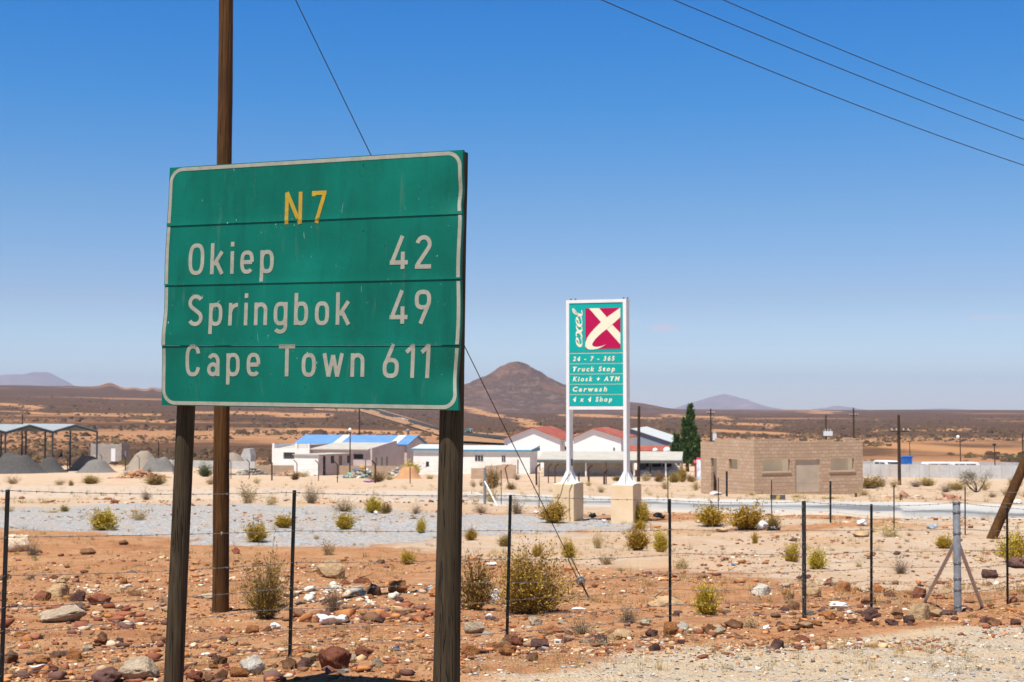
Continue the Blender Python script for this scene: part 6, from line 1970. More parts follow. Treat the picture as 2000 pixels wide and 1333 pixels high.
# ------------------------------------------------------------------ bushes
def leaf_mat(name):
    m, nt, b = new_mat(name)
    T = NT(nt)
    a = T.n('ShaderNodeAttribute', attribute_name='tint')
    oi = T.n('ShaderNodeObjectInfo')
    vr = T.n('ShaderNodeMapRange', in_0=oi.outputs['Random'], in_3=0.8, in_4=1.2)
    hu = T.n('ShaderNodeMapRange', in_0=oi.outputs['Random'], in_3=0.485, in_4=0.515)
    h = T.n('ShaderNodeHueSaturation', in_Hue=hu.outputs[0], in_Value=vr.outputs[0], in_Color=a.outputs[0])
    nt.links.new(h.outputs[0], b.inputs['Base Color']); b.inputs['Roughness'].default_value = 0.8; b.inputs['Specular IOR Level'].default_value = 0.15
    b.inputs['Transmission Weight'].default_value = 0.0
    return m
M_leaf = leaf_mat('small_dry_leaves')
def bush_mesh(name, seed, stems, leaves, leaf, stemw, cols, stemcol, spread=1.0, flat=0.15, core=0.05, up=0.35, twig=0.5, along=1.0, slim=.20):
    """unit bush: 1 wide, 1 high; stems fan out of the root, leaves along their outer part"""
    r_ = np.random.default_rng(seed)
    V, Fq, CC = [], [], []; off = 0
    tips = []
    for i in range(stems):
        a = r_.uniform(0, 2 * math.pi); e = r_.uniform(0, 1) ** .8
        el = math.asin(min(1, flat + (1 - flat) * e))
        L = r_.uniform(.55, 1.0) * (1 + .22 * math.sin(3 * a + seed) + .16 * math.sin(7 * a + 2 * seed + 5 * e))
        tip = np.array([math.cos(a) * math.cos(el) * .5 * L * spread, math.sin(a) * math.cos(el) * .5 * L * spread, max(.10, math.sin(el) ** .8) * L]) + np.array([.10 * math.sin(seed * 1.7), .08 * math.cos(seed), 0]) * e
        base = np.array([r_.normal(0, core), r_.normal(0, core), 0.0])
        mid = base + (tip - base) * np.array([.42, .42, .42 + up * .35]) + r_.normal(0, .03, 3)
        pts = [base * (1 - t) ** 2 + 2 * mid * t * (1 - t) + tip * t * t for t in np.linspace(0, 1, 5)]
        tips.append(pts)
        n_ = np.cross(tip - base, r_.normal(size=3)); n_ /= np.linalg.norm(n_) + 1e-9
        for j in range(4):
            w0, w1 = stemw * (1 - j * .2), stemw * (1 - (j + 1) * .2)
            for nn in (n_,):
                V += [pts[j] - nn * w0, pts[j] + nn * w0, pts[j + 1] + nn * w1, pts[j + 1] - nn * w1]
                Fq.append((off, off + 1, off + 2, off + 3)); off += 4
                cst = np.array(stemcol) * (1 - j / 4.5) + np.array(cols[i % len(cols)]) * (j / 4.5)
                CC += [cst * r_.uniform(.75, 1.25)] * 4
    ci = r_.integers(0, len(cols), leaves)
    for i in range(leaves):
        pts = tips[r_.integers(stems)]
        t = 1 - (1 - .22) * r_.uniform(0, 1) ** 1.25
        k = min(3, int(t * 4)); p = pts[k] + (pts[k + 1] - pts[k]) * (t * 4 - k) + r_.normal(0, .022, 3)
        sdir = pts[4] - pts[1]; sdir = sdir / (np.linalg.norm(sdir) + 1e-9)
        d = r_.normal(size=3) * .55 + sdir * along + np.array([0, 0, .25]); d /= np.linalg.norm(d)
        s_ = np.cross(d, r_.normal(size=3)); s_ /= np.linalg.norm(s_) + 1e-9
        l_ = leaf * r_.uniform(.6, 1.5); w_ = l_ * slim
        V += [p, p + d * l_ * .5 + s_ * w_, p + d * l_, p + d * l_ * .5 - s_ * w_]
        Fq.append((off, off + 1, off + 2, off + 3)); off += 4
        CC += [np.array(cols[ci[i]]) * r_.uniform(.7, 1.35)] * 4
    V = np.array(V); V[:, 2] = np.maximum(V[:, 2], -.02)
    return np_mesh(name, V, np.array(Fq), M_leaf, False, np.array(CC))
olive = [(.36, .23, .02), (.45, .30, .04), (.26, .17, .018), (.52, .37, .07)]
ochre = [(.30, .195, .055), (.36, .25, .09), (.23, .15, .05), (.27, .19, .045)]
straw = [(.41, .30, .145), (.34, .235, .11), (.46, .35, .19)]
greyd = [(.19, .135, .095), (.24, .18, .125), (.15, .11, .085)]
green = [(.09, .11, .035), (.06, .085, .03), (.13, .14, .05)]
BM = {}
BM['olive'] = [bush_mesh('bush', 10 + i, 340, 5600, .060, .0032, olive, (.16, .10, .06), 1.0, .12) for i in range(3)]
BM['ochre'] = [bush_mesh('bush', 20 + i, 320, 4200, .060, .0032, ochre, (.22, .15, .09), 1.0, .08) for i in range(3)]
BM['dry'] = [bush_mesh('bush', 30 + i, 260, 900, .045, .0032, greyd + straw[:1], (.23, .165, .12), 1.0, .08) for i in range(3)]
BM['straw'] = [bush_mesh('grass', 40 + i, 170, 500, .07, .0038, straw, (.48, .36, .19), 1.0, .15, .08, .5) for i in range(3)]
BM['green'] = [bush_mesh('bush', 50, 200, 3800, .05, .004, green, (.10, .07, .05), 1.0, .1)]
BM['bigolive'] = [bush_mesh('bush', 60, 760, 14000, .032, .0020, olive[:3] + [(.26, .17, .06), (.20, .14, .06)], (.20, .13, .09), 1.0, .05, .10)]
BM['bigdry'] = [bush_mesh('bush', 61, 520, 4200, .034, .0034, [(.30, .19, .025), (.22, .14, .025), (.18, .12, .06), (.12, .08, .05)], (.095, .06, .045), 1.0, .18, .05)]
r5 = np.random.default_rng(77)
def bush(px, by, w, h, k, label, group=None, idx=None, nm='bush', cat='bush'):
    p = G(px, by); D = p.y
    me = BM[k][idx if idx is not None else r5.integers(len(BM[k]))]
    o = link(nm, me)
    W_ = M(w, D) * 1.12; Hh = M(h, D) * 1.06
    o.location = (p.x, p.y + W_ * .2, gz(p.x, p.y + W_ * .2) - .01)
    o.scale = (W_, W_, Hh); o.rotation_euler = (0, 0, r5.uniform(0, 6.28))
    return tag(o, label, cat, group)
BU = [
 (1040, 1200, 160, 128, 'bigolive', 'broad olive bush beside the stay anchor, the largest bush in the picture', 0),
 (928, 1192, 84, 100, 'ochre', 'olive brown bush partly hidden by the right sign post'),
 (515, 1212, 112, 132, 'bigdry', 'tall scraggly twiggy bush between the wooden pole and a thin standard', 0),
 (650, 1198, 72, 60, 'dry', 'low dead grey twig bush between the sign posts'),
 (1226, 1218, 70, 42, 'dry', 'low round grey brown twig clump right of the stay anchor'),
 (1382, 1204, 56, 62, 'olive', 'upright yellow green bush right of the big tan boulder'),
 (1245, 1076, 52, 48, 'olive', 'round yellow green bush left of the middle standard'),
 (1292, 1079, 36, 42, 'olive', 'yellow green bush right behind the middle standard'),
 (1081, 1023, 58, 42, 'olive', 'olive bush at the foot of the left cream plinth'),
 (1251, 1022, 46, 40, 'olive', 'olive bush at the right foot of the right cream plinth'),
 (1248, 1035, 30, 18, 'olive', 'small yellow tuft just below the bush at the right plinth'),
 (1215, 1020, 34, 48, 'dry', 'bare pale twig shrub in front of the right cream plinth'),
 (1392, 1030, 64, 46, 'olive', 'left one of two big olive bushes in front of the road at right'),
 (1462, 1036, 78, 52, 'olive', 'right one of two big olive bushes in front of the road at right'),
 (1510, 1032, 34, 26, 'ochre', 'ochre bush touching the right one of the two big olive bushes'),
 (1548, 1098, 36, 36, 'olive', 'yellow green bush left of the thick black standard'),
 (1598, 1112, 44, 40, 'olive', 'yellow green bush right of the thick black standard'),
 (1762, 1122, 46, 38, 'dry', 'dry brown bush between the thin standard and the galvanised post'),
 (1742, 1050, 62, 30, 'straw', 'straw coloured bush on the low bank behind the thin standard at right'),
 (1848, 1072, 40, 28, 'olive', 'small olive tuft left of the galvanised braced post'),
 (1984, 1100, 62, 58, 'olive', 'olive bush cut by the right edge of the picture'),
 (1112, 1090, 32, 34, 'olive', 'small green bush beside the stay wire'),
 (1050, 1088, 26, 24, 'olive', 'small pale green tuft left of the stay wire'),
 (1168, 1072, 32, 40, 'straw', 'thin straw coloured shrub right of the stay wire'),
 (1185, 1104, 44, 28, 'straw', 'straw tuft on pale sand right of the stay wire'),
 (1330, 1112, 50, 26, 'straw', 'low straw tuft right of the middle standard'),
 (918, 1056, 28, 24, 'olive', 'yellow green bush showing just right of the right sign post'),
 (985, 1068, 30, 26, 'ochre', 'ochre tuft touching the standard right of the big sign'),
 (200, 1037, 62, 42, 'olive', 'round olive bush on the blue grey gravel at left'),
 (268, 1017, 56, 26, 'straw', 'low straw coloured bush on the gravel right of the olive bush'),
 (498, 1060, 52, 40, 'olive', 'yellow green bush just right of the brown wooden pole'),
 (554, 1032, 46, 28, 'olive', 'olive bush touching the standard between the sign posts'),
 (673, 1035, 42, 36, 'olive', 'yellow green bush on the gravel between the sign posts'),
 (822, 1042, 23, 30, 'olive', 'small upright olive bush left of the right sign post'),
 (796, 1103, 34, 28, 'olive', 'olive tuft on orange soil left of the right sign post'),
 (640, 1086, 40, 36, 'straw', 'pale straw shrub on the orange soil between the sign posts'),
 (482, 984, 52, 48, 'straw', 'tall straw coloured shrub right of the wooden pole near the road'),
 (528, 987, 34, 22, 'straw', 'low straw shrub left of the standard near the road'),
 (606, 984, 52, 44, 'dry', 'tall grey twig shrub near the road between the sign posts'),
 (670, 1000, 76, 28, 'dry', 'wide grey shrub at the far edge of the gravel'),
 (728, 1003, 44, 32, 'olive', 'olive bush at the far edge of the gravel between the sign posts'),
 (753, 1004, 28, 22, 'ochre', 'ochre bush touching the olive bush at the far gravel edge'),
 (812, 1005, 34, 24, 'dry', 'pale mauve grey dead bush left of the right sign post'),
 (284, 977, 34, 22, 'dry', 'dry twig shrub at the near edge of the sandy road, left of the sign'),
 (60, 1086, 46, 34, 'dry', 'grey twig bush with yellow tips behind the leftmost standard'),
 (42, 1076, 26, 26, 'olive', 'small olive tuft left of the grey twig bush by the leftmost standard'),
 (15, 1000, 36, 14, 'straw', 'low straw tuft at the left edge on the gravel'),
 (125, 1000, 20, 14, 'ochre', 'small ochre tuft on the far gravel edge at left'),
 (100, 1002, 40, 8, 'straw', 'flat straw tuft on the far gravel edge at left'),
 (400, 932, 36, 30, 'green', 'dark green shrub behind the left sign post and wooden pole'),
 (318, 1182, 20, 20, 'dry', 'small dead shrub touching the left sign post'),
 (955, 1238, 10, 8, 'straw', 'tiny straw tuft right of the right sign post'),
 (1140, 1240, 90, 40, 'dry', 'flattened dry twigs lying on the soil below the stay anchor'),
 (1170, 1262, 70, 20, 'dry', 'low mat of dry twigs below the flattened twigs'),
 (1470, 1228, 50, 26, 'straw', 'brown grass clump between the middle and thick standards'),
 (960, 982, 40, 40, 'straw', 'tan shrub right of the right sign post beyond the road'),
 (1010, 1005, 46, 40, 'dry', 'tall dry twig shrub left of the left cream plinth'),
 (940, 1003, 44, 22, 'dry', 'low grey brown shrub right of the right sign post before the road'),
 (1475, 1062, 14, 22, 'olive', 'tiny green sprout on the pale sand left of the thick standard'),
]
for t_ in BU:
    px, by, w, h, k, lb = t_[:6]
    bush(px, by, w, h, k, lb, None, t_[6] if len(t_) > 6 else None)
ROADSIDE = [(22, 946, 40, 18, 'straw'), (115, 948, 30, 14, 'straw'), (175, 946, 40, 18, 'ochre'), (300, 948, 46, 22, 'ochre'), (138, 950, 12, 12, 'ochre'), (245, 932, 24, 16, 'dry'), (290, 925, 20, 14, 'dry'), (410, 947, 34, 18, 'straw'),
            (500, 945, 22, 14, 'straw'), (575, 938, 20, 14, 'ochre'), (592, 932, 34, 14, 'straw'), (735, 942, 40, 20, 'ochre'), (760, 938, 30, 14, 'straw'), (800, 930, 44, 28, 'olive'), (840, 936, 30, 12, 'straw'), (960, 955, 36, 40, 'ochre'),
            (998, 957, 22, 14, 'ochre'), (1010, 938, 24, 16, 'dry'), (925, 952, 16, 16, 'straw'), (940, 950, 16, 16, 'straw'), (1175, 963, 24, 16, 'straw'), (1150, 950, 20, 12, 'straw'), (1205, 940, 20, 12, 'ochre'),
            (1262, 940, 36, 22, 'straw'), (1288, 942, 24, 22, 'ochre'), (1318, 943, 32, 22, 'ochre'), (1334, 942, 22, 30, 'olive'), (1352, 942, 24, 14, 'ochre'), (1300, 956, 28, 22, 'straw'), (1360, 958, 24, 24, 'straw'),
            (1700, 955, 60, 26, 'ochre'), (1722, 952, 36, 26, 'dry'), (1748, 952, 30, 20, 'straw'), (1792, 952, 40, 18, 'dry'), (1814, 950, 34, 18, 'ochre'), (1850, 962, 36, 20, 'dry'), (1870, 958, 40, 16, 'ochre'), (1925, 958, 30, 24, 'straw'),
            (1745, 928, 26, 12, 'ochre'), (1788, 930, 26, 14, 'ochre'), (1690, 968, 40, 14, 'straw'), (1625, 975, 60, 8, 'straw'), (1560, 972, 40, 8, 'straw'), (1970, 968, 40, 20, 'straw'), (1940, 972, 26, 14, 'dry'), (1985, 952, 30, 20, 'ochre'), (1470, 968, 30, 8, 'straw')]
for i, (px, by, w, h, k) in enumerate(ROADSIDE):
    side_ = 'left of the left sign post' if px < 345 else 'between the sign posts' if px < 850 else 'between right sign post and totem' if px < 1110 else 'beside and behind the totem' if px < 1366 else 'right of the block ruin' if px > 1685 else 'in front of the block ruin'
    nmk = {'straw': 'straw coloured', 'ochre': 'ochre', 'dry': 'grey twiggy', 'olive': 'olive'}[k]
    bush(px, by, w, h, k, f'{nmk} shrub beyond the road, {side_}', f'{nmk} shrubs beyond the road, {side_}', nm='roadside_shrub', cat='shrub')
# loose grass tufts on the soil
for i in range(46):
    px, by = r5.uniform(0, 2000), r5.choice([r5.uniform(1030, 1120), r5.uniform(1040, 1200)])
    s_ = (by - 802) / 300 * r5.uniform(10, 24)
    zone = 'left of the green sign' if px < 330 else 'below the green sign' if px < 910 else 'between green sign and totem plinths' if px < 1260 else 'right of the totem plinths'
    bush(px, by, s_, s_ * r5.uniform(.35, .6), 'straw', f'small straw grass tuft on the open ground {zone}', f'grass tufts {zone}', nm='grass_tuft', cat='grass tuft')

# short dry grass between the bushes, more blades than anyone would count
def dry_grass(n, area, h, seed, th):
    r_ = np.random.default_rng(seed)
    xs = r_.uniform(area[0], area[2], n); D = area[1] * (area[3] / area[1]) ** r_.uniform(0, 1, n); X = (xs - 1000) / F * D
    k = fbm(X / 2.2, D / 2.2, 3, seed) > th; X, D = X[k], D[k]; n = len(X); Z = terrain(X, D)
    B = 16
    a = r_.uniform(0, 6.28, (n, B)); lean = r_.uniform(.2, 1.0, (n, B)); L = h * r_.lognormal(0, .35, (n, 1)) * r_.uniform(.5, 1, (n, B))
    b0 = np.stack([X[:, None] + r_.normal(0, h * .25, (n, B)), D[:, None] + r_.normal(0, h * .25, (n, B)), np.repeat(Z[:, None], B, 1) - .01], -1)
    tip = b0 + np.stack([np.cos(a) * lean * L, np.sin(a) * lean * L, L * np.sqrt(1.2 - .8 * lean)], -1)
    wv = np.stack([np.sin(a) * h * .022, -np.cos(a) * h * .022, np.zeros_like(a)], -1)
    V = np.stack([b0 - wv, b0 + wv, tip], 2).reshape(-1, 3)
    Fc = np.arange(len(V)).reshape(-1, 3)
    cc = np.array(straw + ochre)[r_.integers(0, len(straw + ochre), n)] * r_.uniform(.75, 1.2, (n, 1))
    return kind(link('dry_grass', np_mesh('dry_grass', V, Fc, M_leaf, False, np.repeat(cc, B * 3, 0))), 'stuff')
dry_grass(2600, (-100, 17, 2100, 44), .13, 5, .02)
dry_grass(1500, (-100, 9.5, 2100, 18), .07, 6, .06)
dry_grass(1600, (-100, 55, 2100, 120), .28, 7, .03)

# dark scrub dotted over the plain
def scrub(n, D0, D1, seed, size, cols):
    r_ = np.random.default_rng(seed)
    xs = r_.uniform(-150, 2150, n); D = D0 * (D1 / D0) ** r_.uniform(0, 1, n)
    X = (xs - 1000) / F * D
    k = fbm(X / 45, D / 90, 3, seed) > -.10; X, D = X[k], D[k]; n = len(X)
    Z = terrain(X, D, False)
    base = np.array([[math.cos(a), math.sin(a), 0] for a in np.linspace(0, 2 * math.pi, 7)[:-1]] + [[.6 * math.cos(a + .5), .6 * math.sin(a + .5), .75] for a in np.linspace(0, 2 * math.pi, 7)[:-1]] + [[0, 0, 1.0]])
    bf = []
    for k_ in range(6):
        a, b_ = k_, (k_ + 1) % 6
        bf += [(a, b_, b_ + 6), (a, b_ + 6, a + 6), (a + 6, b_ + 6, 12)]
    bf = np.array(bf)
    S = size * r_.lognormal(0, .45, n)
    V = base[None] * np.stack([S, S, S * .75], 1)[:, None, :] * r_.uniform(.6, 1.35, (n, 13, 1)) + np.stack([X, D, Z - .05], 1)[:, None, :]
    Fc = bf[None] + (np.arange(n) * 13)[:, None, None]
    ci = r_.integers(0, len(cols), n)
    CC = np.repeat(np.array(cols)[ci] * r_.uniform(.7, 1.3, (n, 1)), 13, 0)
    return kind(link('scrub', np_mesh('scrub', V.reshape(-1, 3), Fc.reshape(-1, 3), M_scrub, False, CC)), 'stuff')
M_scrub = vc_mat('dry_scrub', 0.95, 3, .5, 0)
scols = [(.075, .045, .03), (.095, .058, .036), (.11, .075, .034), (.065, .042, .03), (.14, .085, .05)]
scrub(9000, 235, 700, 5, .55, scols)
scrub(9000, 600, 2200, 6, .9, scols)

# ------------------------------------------------------------------ trees
def conifer():
    b_ = GD(1342, 196); D = b_.y
    t = thing('conifer_tree', 'tall dark pointed conifer with side lobes left of the block ruin', 'tree', b_)
    top = P(1348, 788, D); h = top.z - b_.z
    mb = MB(); mb.tube([b_ - Vector((0, 0, .3)), b_ + Vector((0, 0, h * .55)), b_ + Vector((M(5, D), 0, h * .95))], [.25, .14, .03], 8); mb.build('trunk', M_farpole, t, True)
    r_ = np.random.default_rng(9)
    V, Fq, CC = [], [], []; off = 0
    # lobes: centre line base and tip (px), radius px
    lobes = [((1345, 905), (1348.5, 795), 14, .9), ((1331, 900), (1320, 852), 8, .4), ((1360, 905), (1363, 858), 9, .4), ((1340, 900), (1336, 822), 7, .4), ((1352, 902), (1356, 836), 8, .4), ((1325, 905), (1315, 872), 8, .3), ((1364, 908), (1367, 876), 8, .3), ((1348, 880), (1345, 818), 10, .4)]
    for (bx, by), (tx, ty), rad, wgt in lobes:
        for i in range(int(1900 * wgt)):
            s_ = r_.uniform(0, 1) ** 1.15
            c = np.array(P(bx + (tx - bx) * s_, by + (ty - by) * s_, D))
            prof_ = (math.sin(min(1, s_ * 1.0 + .18) * math.pi) ** .8 if s_ < .4 else 1) * (1 - s_) ** .75 + .03
            a = r_.uniform(0, 6.28); rr_ = M(rad, D) * prof_ * (r_.uniform(.35, 1) ** .5) * (1 + .25 * math.sin(a * 3 + s_ * 25))
            p = c + np.array([math.cos(a) * rr_, math.sin(a) * rr_, r_.normal(0, .12)])
            d = np.array([math.cos(a) * .6, math.sin(a) * .6, .9]) + r_.normal(0, .35, 3); d /= np.linalg.norm(d)
            q = np.cross(d, r_.normal(size=3)); q /= np.linalg.norm(q)
            l_ = r_.uniform(.28, .75); w_ = l_ * .22
            V += [p, p + d * l_ * .5 + q * w_, p + d * l_, p + d * l_ * .5 - q * w_]; Fq.append((off, off + 1, off + 2, off + 3)); off += 4
            cc = np.array([(.050, .095, .026), (.075, .13, .036), (.030, .060, .020), (.11, .16, .045)][r_.integers(4)]) * r_.uniform(.7, 1.3)
            CC += [cc] * 4
    me = np_mesh('crown', np.array(V), np.array(Fq), M_leaf, False, np.array(CC))
    o = link('crown', me, t); o.matrix_local = parent_inv(t)
conifer()
def small_tree(px, by, w, h, label, seed, cols):
    p = G(px, by); D = p.y
    t = thing('desert_tree', label, 'tree', p)
    r_ = np.random.default_rng(seed)
    W_, Hh = M(w, D), M(h, D)
    mb = MB(); V, Fq, CC = [], [], []; off = 0
    for i in range(11):
        tx, tz = r_.uniform(-.55, .5) * W_, r_.uniform(.45, 1) * Hh
        ty = r_.normal(0, .25) * W_
        tip = p + Vector((tx, ty, tz)); mid = p.lerp(tip, .5) + Vector((r_.normal(0, .05), 0, -.05)) * W_
        mb.tube([p - Vector((0, 0, .05)), mid, tip], [.025 * Hh, .014 * Hh, .005 * Hh], 6)
        for k in range(200):
            c = np.array(tip) + r_.normal(0, 1, 3) * np.array([.13 * W_, .13 * W_, .10 * Hh])
            d = r_.normal(size=3); d /= np.linalg.norm(d); q = np.cross(d, r_.normal(size=3)); q /= np.linalg.norm(q)
            l_ = r_.uniform(.05, .11) * Hh * .6; w_ = l_ * .3
            V += [c, c + d * l_ * .5 + q * w_, c + d * l_, c + d * l_ * .5 - q * w_]; Fq.append((off, off + 1, off + 2, off + 3)); off += 4
            CC += [np.array(cols[r_.integers(len(cols))]) * r_.uniform(.7, 1.3)] * 4
    mb.build('trunk', M_farpole, t, True)
    o = link('crown', np_mesh('crown', np.array(V), np.array(Fq), M_leaf, False, np.array(CC)), t); o.matrix_local = parent_inv(t)
small_tree(1908, 962, 52, 40, 'sparse grey green small tree left of the leaning strut, beyond the road', 3, [(.16, .16, .085), (.22, .20, .11), (.13, .13, .07), (.30, .26, .17)])
small_tree(1995, 905, 40, 16, 'green bush tree behind the pale walls at the right edge', 4, [(.07, .11, .03), (.09, .13, .04)])
small_tree(1886, 908, 14, 9, 'dark round shrub showing above the pale wall right of the white vehicle', 6, [(.03, .05, .025), (.04, .06, .03)])

# ------------------------------------------------------------------ the other fences
def post_line(name, label, lst, r, m, cat='fence', wires=3, cranked=False, strainer=None):
    pts = [(G(bx, by), tx, ty, k) for tx, ty, bx, by, k in lst]
    t = thing(name, label, cat, pts[len(pts) // 2][0])
    tops = []
    for b_, tx, ty, k in pts:
        D = b_.y; top = P(tx, ty, D); rr_ = r * (1.8 if k == 'k' else 1)
        mb = MB()
        if cranked and k in 'kc':
            sg = 1 if tx > 860 else -1
            kn = b_.lerp(top, .82); tip = top + Vector((.32 * sg, -.1, 0))
            mb.tube([b_ - Vector((0, 0, .2)), kn, kn.lerp(tip, .35) + Vector((0, 0, .03)), tip], rr_, 7)
            tops.append((b_, kn))
        else:
            mb.tube([b_ - Vector((0, 0, .2)), top], rr_ if k != 's' else .055, 8 if k != 's' else 14); tops.append((b_, top))
        mb.build('fence_post', m if k != 's' else M_galv, t, True)
        if k == 's':
            q = G(971, 989); j = b_.lerp(top, .62)
            mb = MB(); mb.tube([j, q], .03, 8); mb.build('brace', M_wsteel, t, True)
    for w_ in range(wires):
        f_ = .95 - w_ * .9 / max(1, wires)
        mb = MB()
        for (b0, t0), (b1, t1) in zip(tops[:-1], tops[1:]):
            mb.tube(sag(b0.lerp(t0, f_), b1.lerp(t1, f_), .02, 4), .004 if wires > 3 else .007, 4, False)
        mb.build('fence_wire', M_wire, t)
    return t
post_line('roadside_fence', 'thin wire fence along the near side of the road, with a braced grey end post', 
          [(947, 914, 947, 985, 's'), (979, 919, 979, 988, 't'), (1053, 922, 1053, 992, 't'), (1130, 925, 1130, 995, 't'), (1304.5, 928, 1304.5, 1002, 't'), (1403, 934, 1403, 1006, 't'), (1507, 938, 1507, 1010, 't'), (1622, 940, 1622, 1022, 'k'), (1746, 948, 1746, 1036, 't'), (1885, 952, 1885, 1046, 't'), (2060, 958, 2060, 1062, 't')],
          .014, M_blackmetal, wires=4)
post_line('security_fence', 'old fence of rusty posts with cranked tops along the yards at left, behind the road',
          [(60, 888, 60, 921, 't'), (132, 890, 132, 923, 'k'), (164, 885, 164, 919, 'c'), (170, 886, 170, 919, 't'), (199, 887, 199, 920, 'c'), (245, 889, 245, 920, 'k'), (272, 890, 272, 921, 'c'), (304, 888, 304, 922, 'c'), (338, 892, 338, 926, 't'), (451, 896, 451, 936, 'c'), (487, 897, 487, 936, 'c'),
           (531, 897, 531, 939, 'k'), (580, 899, 580, 938, 'c'), (622, 899, 622, 940, 'c'), (659, 901, 659, 943, 'c'), (714, 897, 714, 935, 't'), (733, 900, 733, 944, 'k'), (801, 913, 801, 945, 't'), (870, 905, 870, 946, 't')],
          .045, M_rust, wires=3, cranked=True)
post_line('security_fence', 'broken row of rusty cranked posts in front of the white house and the carport',
          [(985, 908, 994, 946, 'c'), (1047, 907, 1048, 948, 'k'), (1071, 906, 1071, 944, 'c'), (1084, 906, 1084, 944, 'c'), (1131, 922, 1131, 944, 't'), (1149, 908, 1150, 948, 'k'), (1180, 917, 1180, 947, 'k'), (1184, 903, 1184, 947, 't'), (1236, 921, 1236, 944, 't')],
          .05, M_rust, wires=2, cranked=True)
post_line('marker_post', 'dark short standard in front of the block ruin door side', [(1419.5, 921, 1419.5, 970, 'k')], .03, M_blackmetal, wires=0, cat='post')
for px, by, h, lb in ((1672, 971, 7, 'short wooden stub left in the sand right of the block ruin'), (1760, 977, 10, 'short wooden stub near the foot of the crossarm pole')):
    q = G(px, by); mb = MB(); timber(mb, q - Vector((0, 0, .1)), q + Vector((0, 0, M(h, q.y))), .07, .06, 4, 10, 6, .1)
    tag(mb.build('wooden_stub', M_farpole), lb, 'post')
# striped kerb block
q = G(1519, 976)
t = thing('striped_block', 'black and yellow striped concrete block lying at the road edge before the ruin', 'marker block', q, R(-10))
mb = MB(); mb.box(-.35, .35, -.15, .15, -.02, .22); o = mb.build('block', mat('black_painted_concrete', (.06, .06, .06), (.10, .10, .10), 4, .8), t, False, False); o.modifiers.new('b', 'BEVEL').width = .02
mb = MB(); mb.prism([(-.10, -.154, 0.0), (.06, -.154, 0.0), (.12, -.154, .2), (-.04, -.154, .2)], (0, .006, 0)); mb.build('yellow_stripe', mat('faded_yellow_paint', (.52, .36, .08), (.46, .32, .08), 4, .8), t, False, False)

# ------------------------------------------------------------------ litter
M_plastic = mat('white_plastic_film', (0.78, 0.77, 0.75), (0.62, 0.61, 0.60), 9, 0.45, spec=0.4)
M_clearp = mat('milky_plastic_film', (0.66, 0.66, 0.67), (0.52, 0.52, 0.54), 9, 0.25, spec=0.5)
M_blackp = mat('black_plastic_film', (0.012, 0.012, 0.013), (0.02, 0.02, 0.02), 9, 0.4, spec=0.5)
M_purp = mat('mauve_plastic_film', (0.42, 0.24, 0.36), (0.36, 0.2, 0.3), 9, 0.5)
def crumple(px, by, w, h, m, label, seed, nm='plastic_bag', cat='plastic bag'):
    """a crumpled bag: a creased closed sheet"""
    q = G(px, by); D = q.y; W_, Hh = M(w, D), M(h, D)
    bm = bmesh.new(); bmesh.ops.create_icosphere(bm, subdivisions=4, radius=.5)
    v = np.array([x.co[:] for x in bm.verts]); f = np.array([[x.index for x in p.verts] for p in bm.faces]); bm.free()
    n1 = np.abs(fbm(v[:, 0] * 3.5 + seed, v[:, 1] * 3.5 + v[:, 2] * 2.6, 3, seed)); n2 = fbm(v[:, 0] * 1.6 - seed, v[:, 2] * 2.2 + v[:, 1], 2, seed + 4)
    v = v * (1 - .75 * n1 + .7 * n2)[:, None]
    v[:, 2] += .30 * vnoise(v[:, 0] * 3 + seed, v[:, 1] * 2, seed + 8)
    v[:, 0] /= np.ptp(v[:, 0]); v[:, 1] /= np.ptp(v[:, 1]); v[:, 2] = (v[:, 2] - v[:, 2].min()) / np.ptp(v[:, 2]) - .08
    v = v * np.array([W_, W_ * .7, Hh])
    o = link(nm, np_mesh(nm, v, f, m, True)); o.location = q + Vector((0, W_ * .3, 0)); o.location.z = gz(o.location.x, o.location.y)
    o.rotation_euler = (0, 0, .4 * math.sin(seed))
    return tag(o, label, cat)
crumple(648, 1222, 62, 22, M_plastic, 'torn white plastic caught under the dead twig bush between the sign posts', 3)
crumple(965, 1182, 30, 34, M_clearp, 'milky plastic bag caught in the big olive bush', 5)
crumple(930, 1178, 30, 14, M_plastic, 'white plastic scrap left of the milky bag by the right sign post', 6)
crumple(955, 1208, 16, 10, M_plastic, 'small white scrap below the milky bag at the big olive bush', 12)
crumple(1640, 1190, 42, 15, M_plastic, 'white plastic bag with trailing handles right of the thick standard', 7)
crumple(1660, 1200, 18, 8, M_clearp, 'thin strip of plastic right of the white bag with handles', 17)
crumple(536, 1230, 22, 14, M_plastic, 'white scrap of plastic left of the standard between the posts', 8)
crumple(78, 1312, 56, 13, M_clearp, 'pale plastic film draped on a flat rock at lower left', 9)
crumple(1488, 1036, 26, 20, M_clearp, 'white crumpled bag at the right foot of the two big olive bushes', 10)
crumple(1512, 1037, 30, 9, M_blackp, 'black plastic lying right of the white crumpled bag', 11)
crumple(1288, 1014, 26, 14, M_blackp, 'black bag lying right of the right cream plinth', 13)
crumple(1158, 1013, 18, 12, M_blackp, 'black bag lying between the two cream plinths', 14)
crumple(1497, 1231, 16, 10, M_plastic, 'small white cup like scrap left of the thick black standard', 15)
crumple(1686, 1028, 22, 14, M_clearp, 'whitish bag on the bank behind the thin standard at right', 16)
crumple(1822, 1034, 22, 12, mat('grey_blue_plastic', (.24, .28, .33), (.3, .34, .38), 9, .5), 'grey blue bag on the bank left of the galvanised post', 18)
crumple(1990, 985, 20, 10, M_plastic, 'white scrap beyond the road close to the right edge', 19)
crumple(1400, 968, 30, 8, M_plastic, 'white rubbish lying in front of the left face of the ruin', 20)
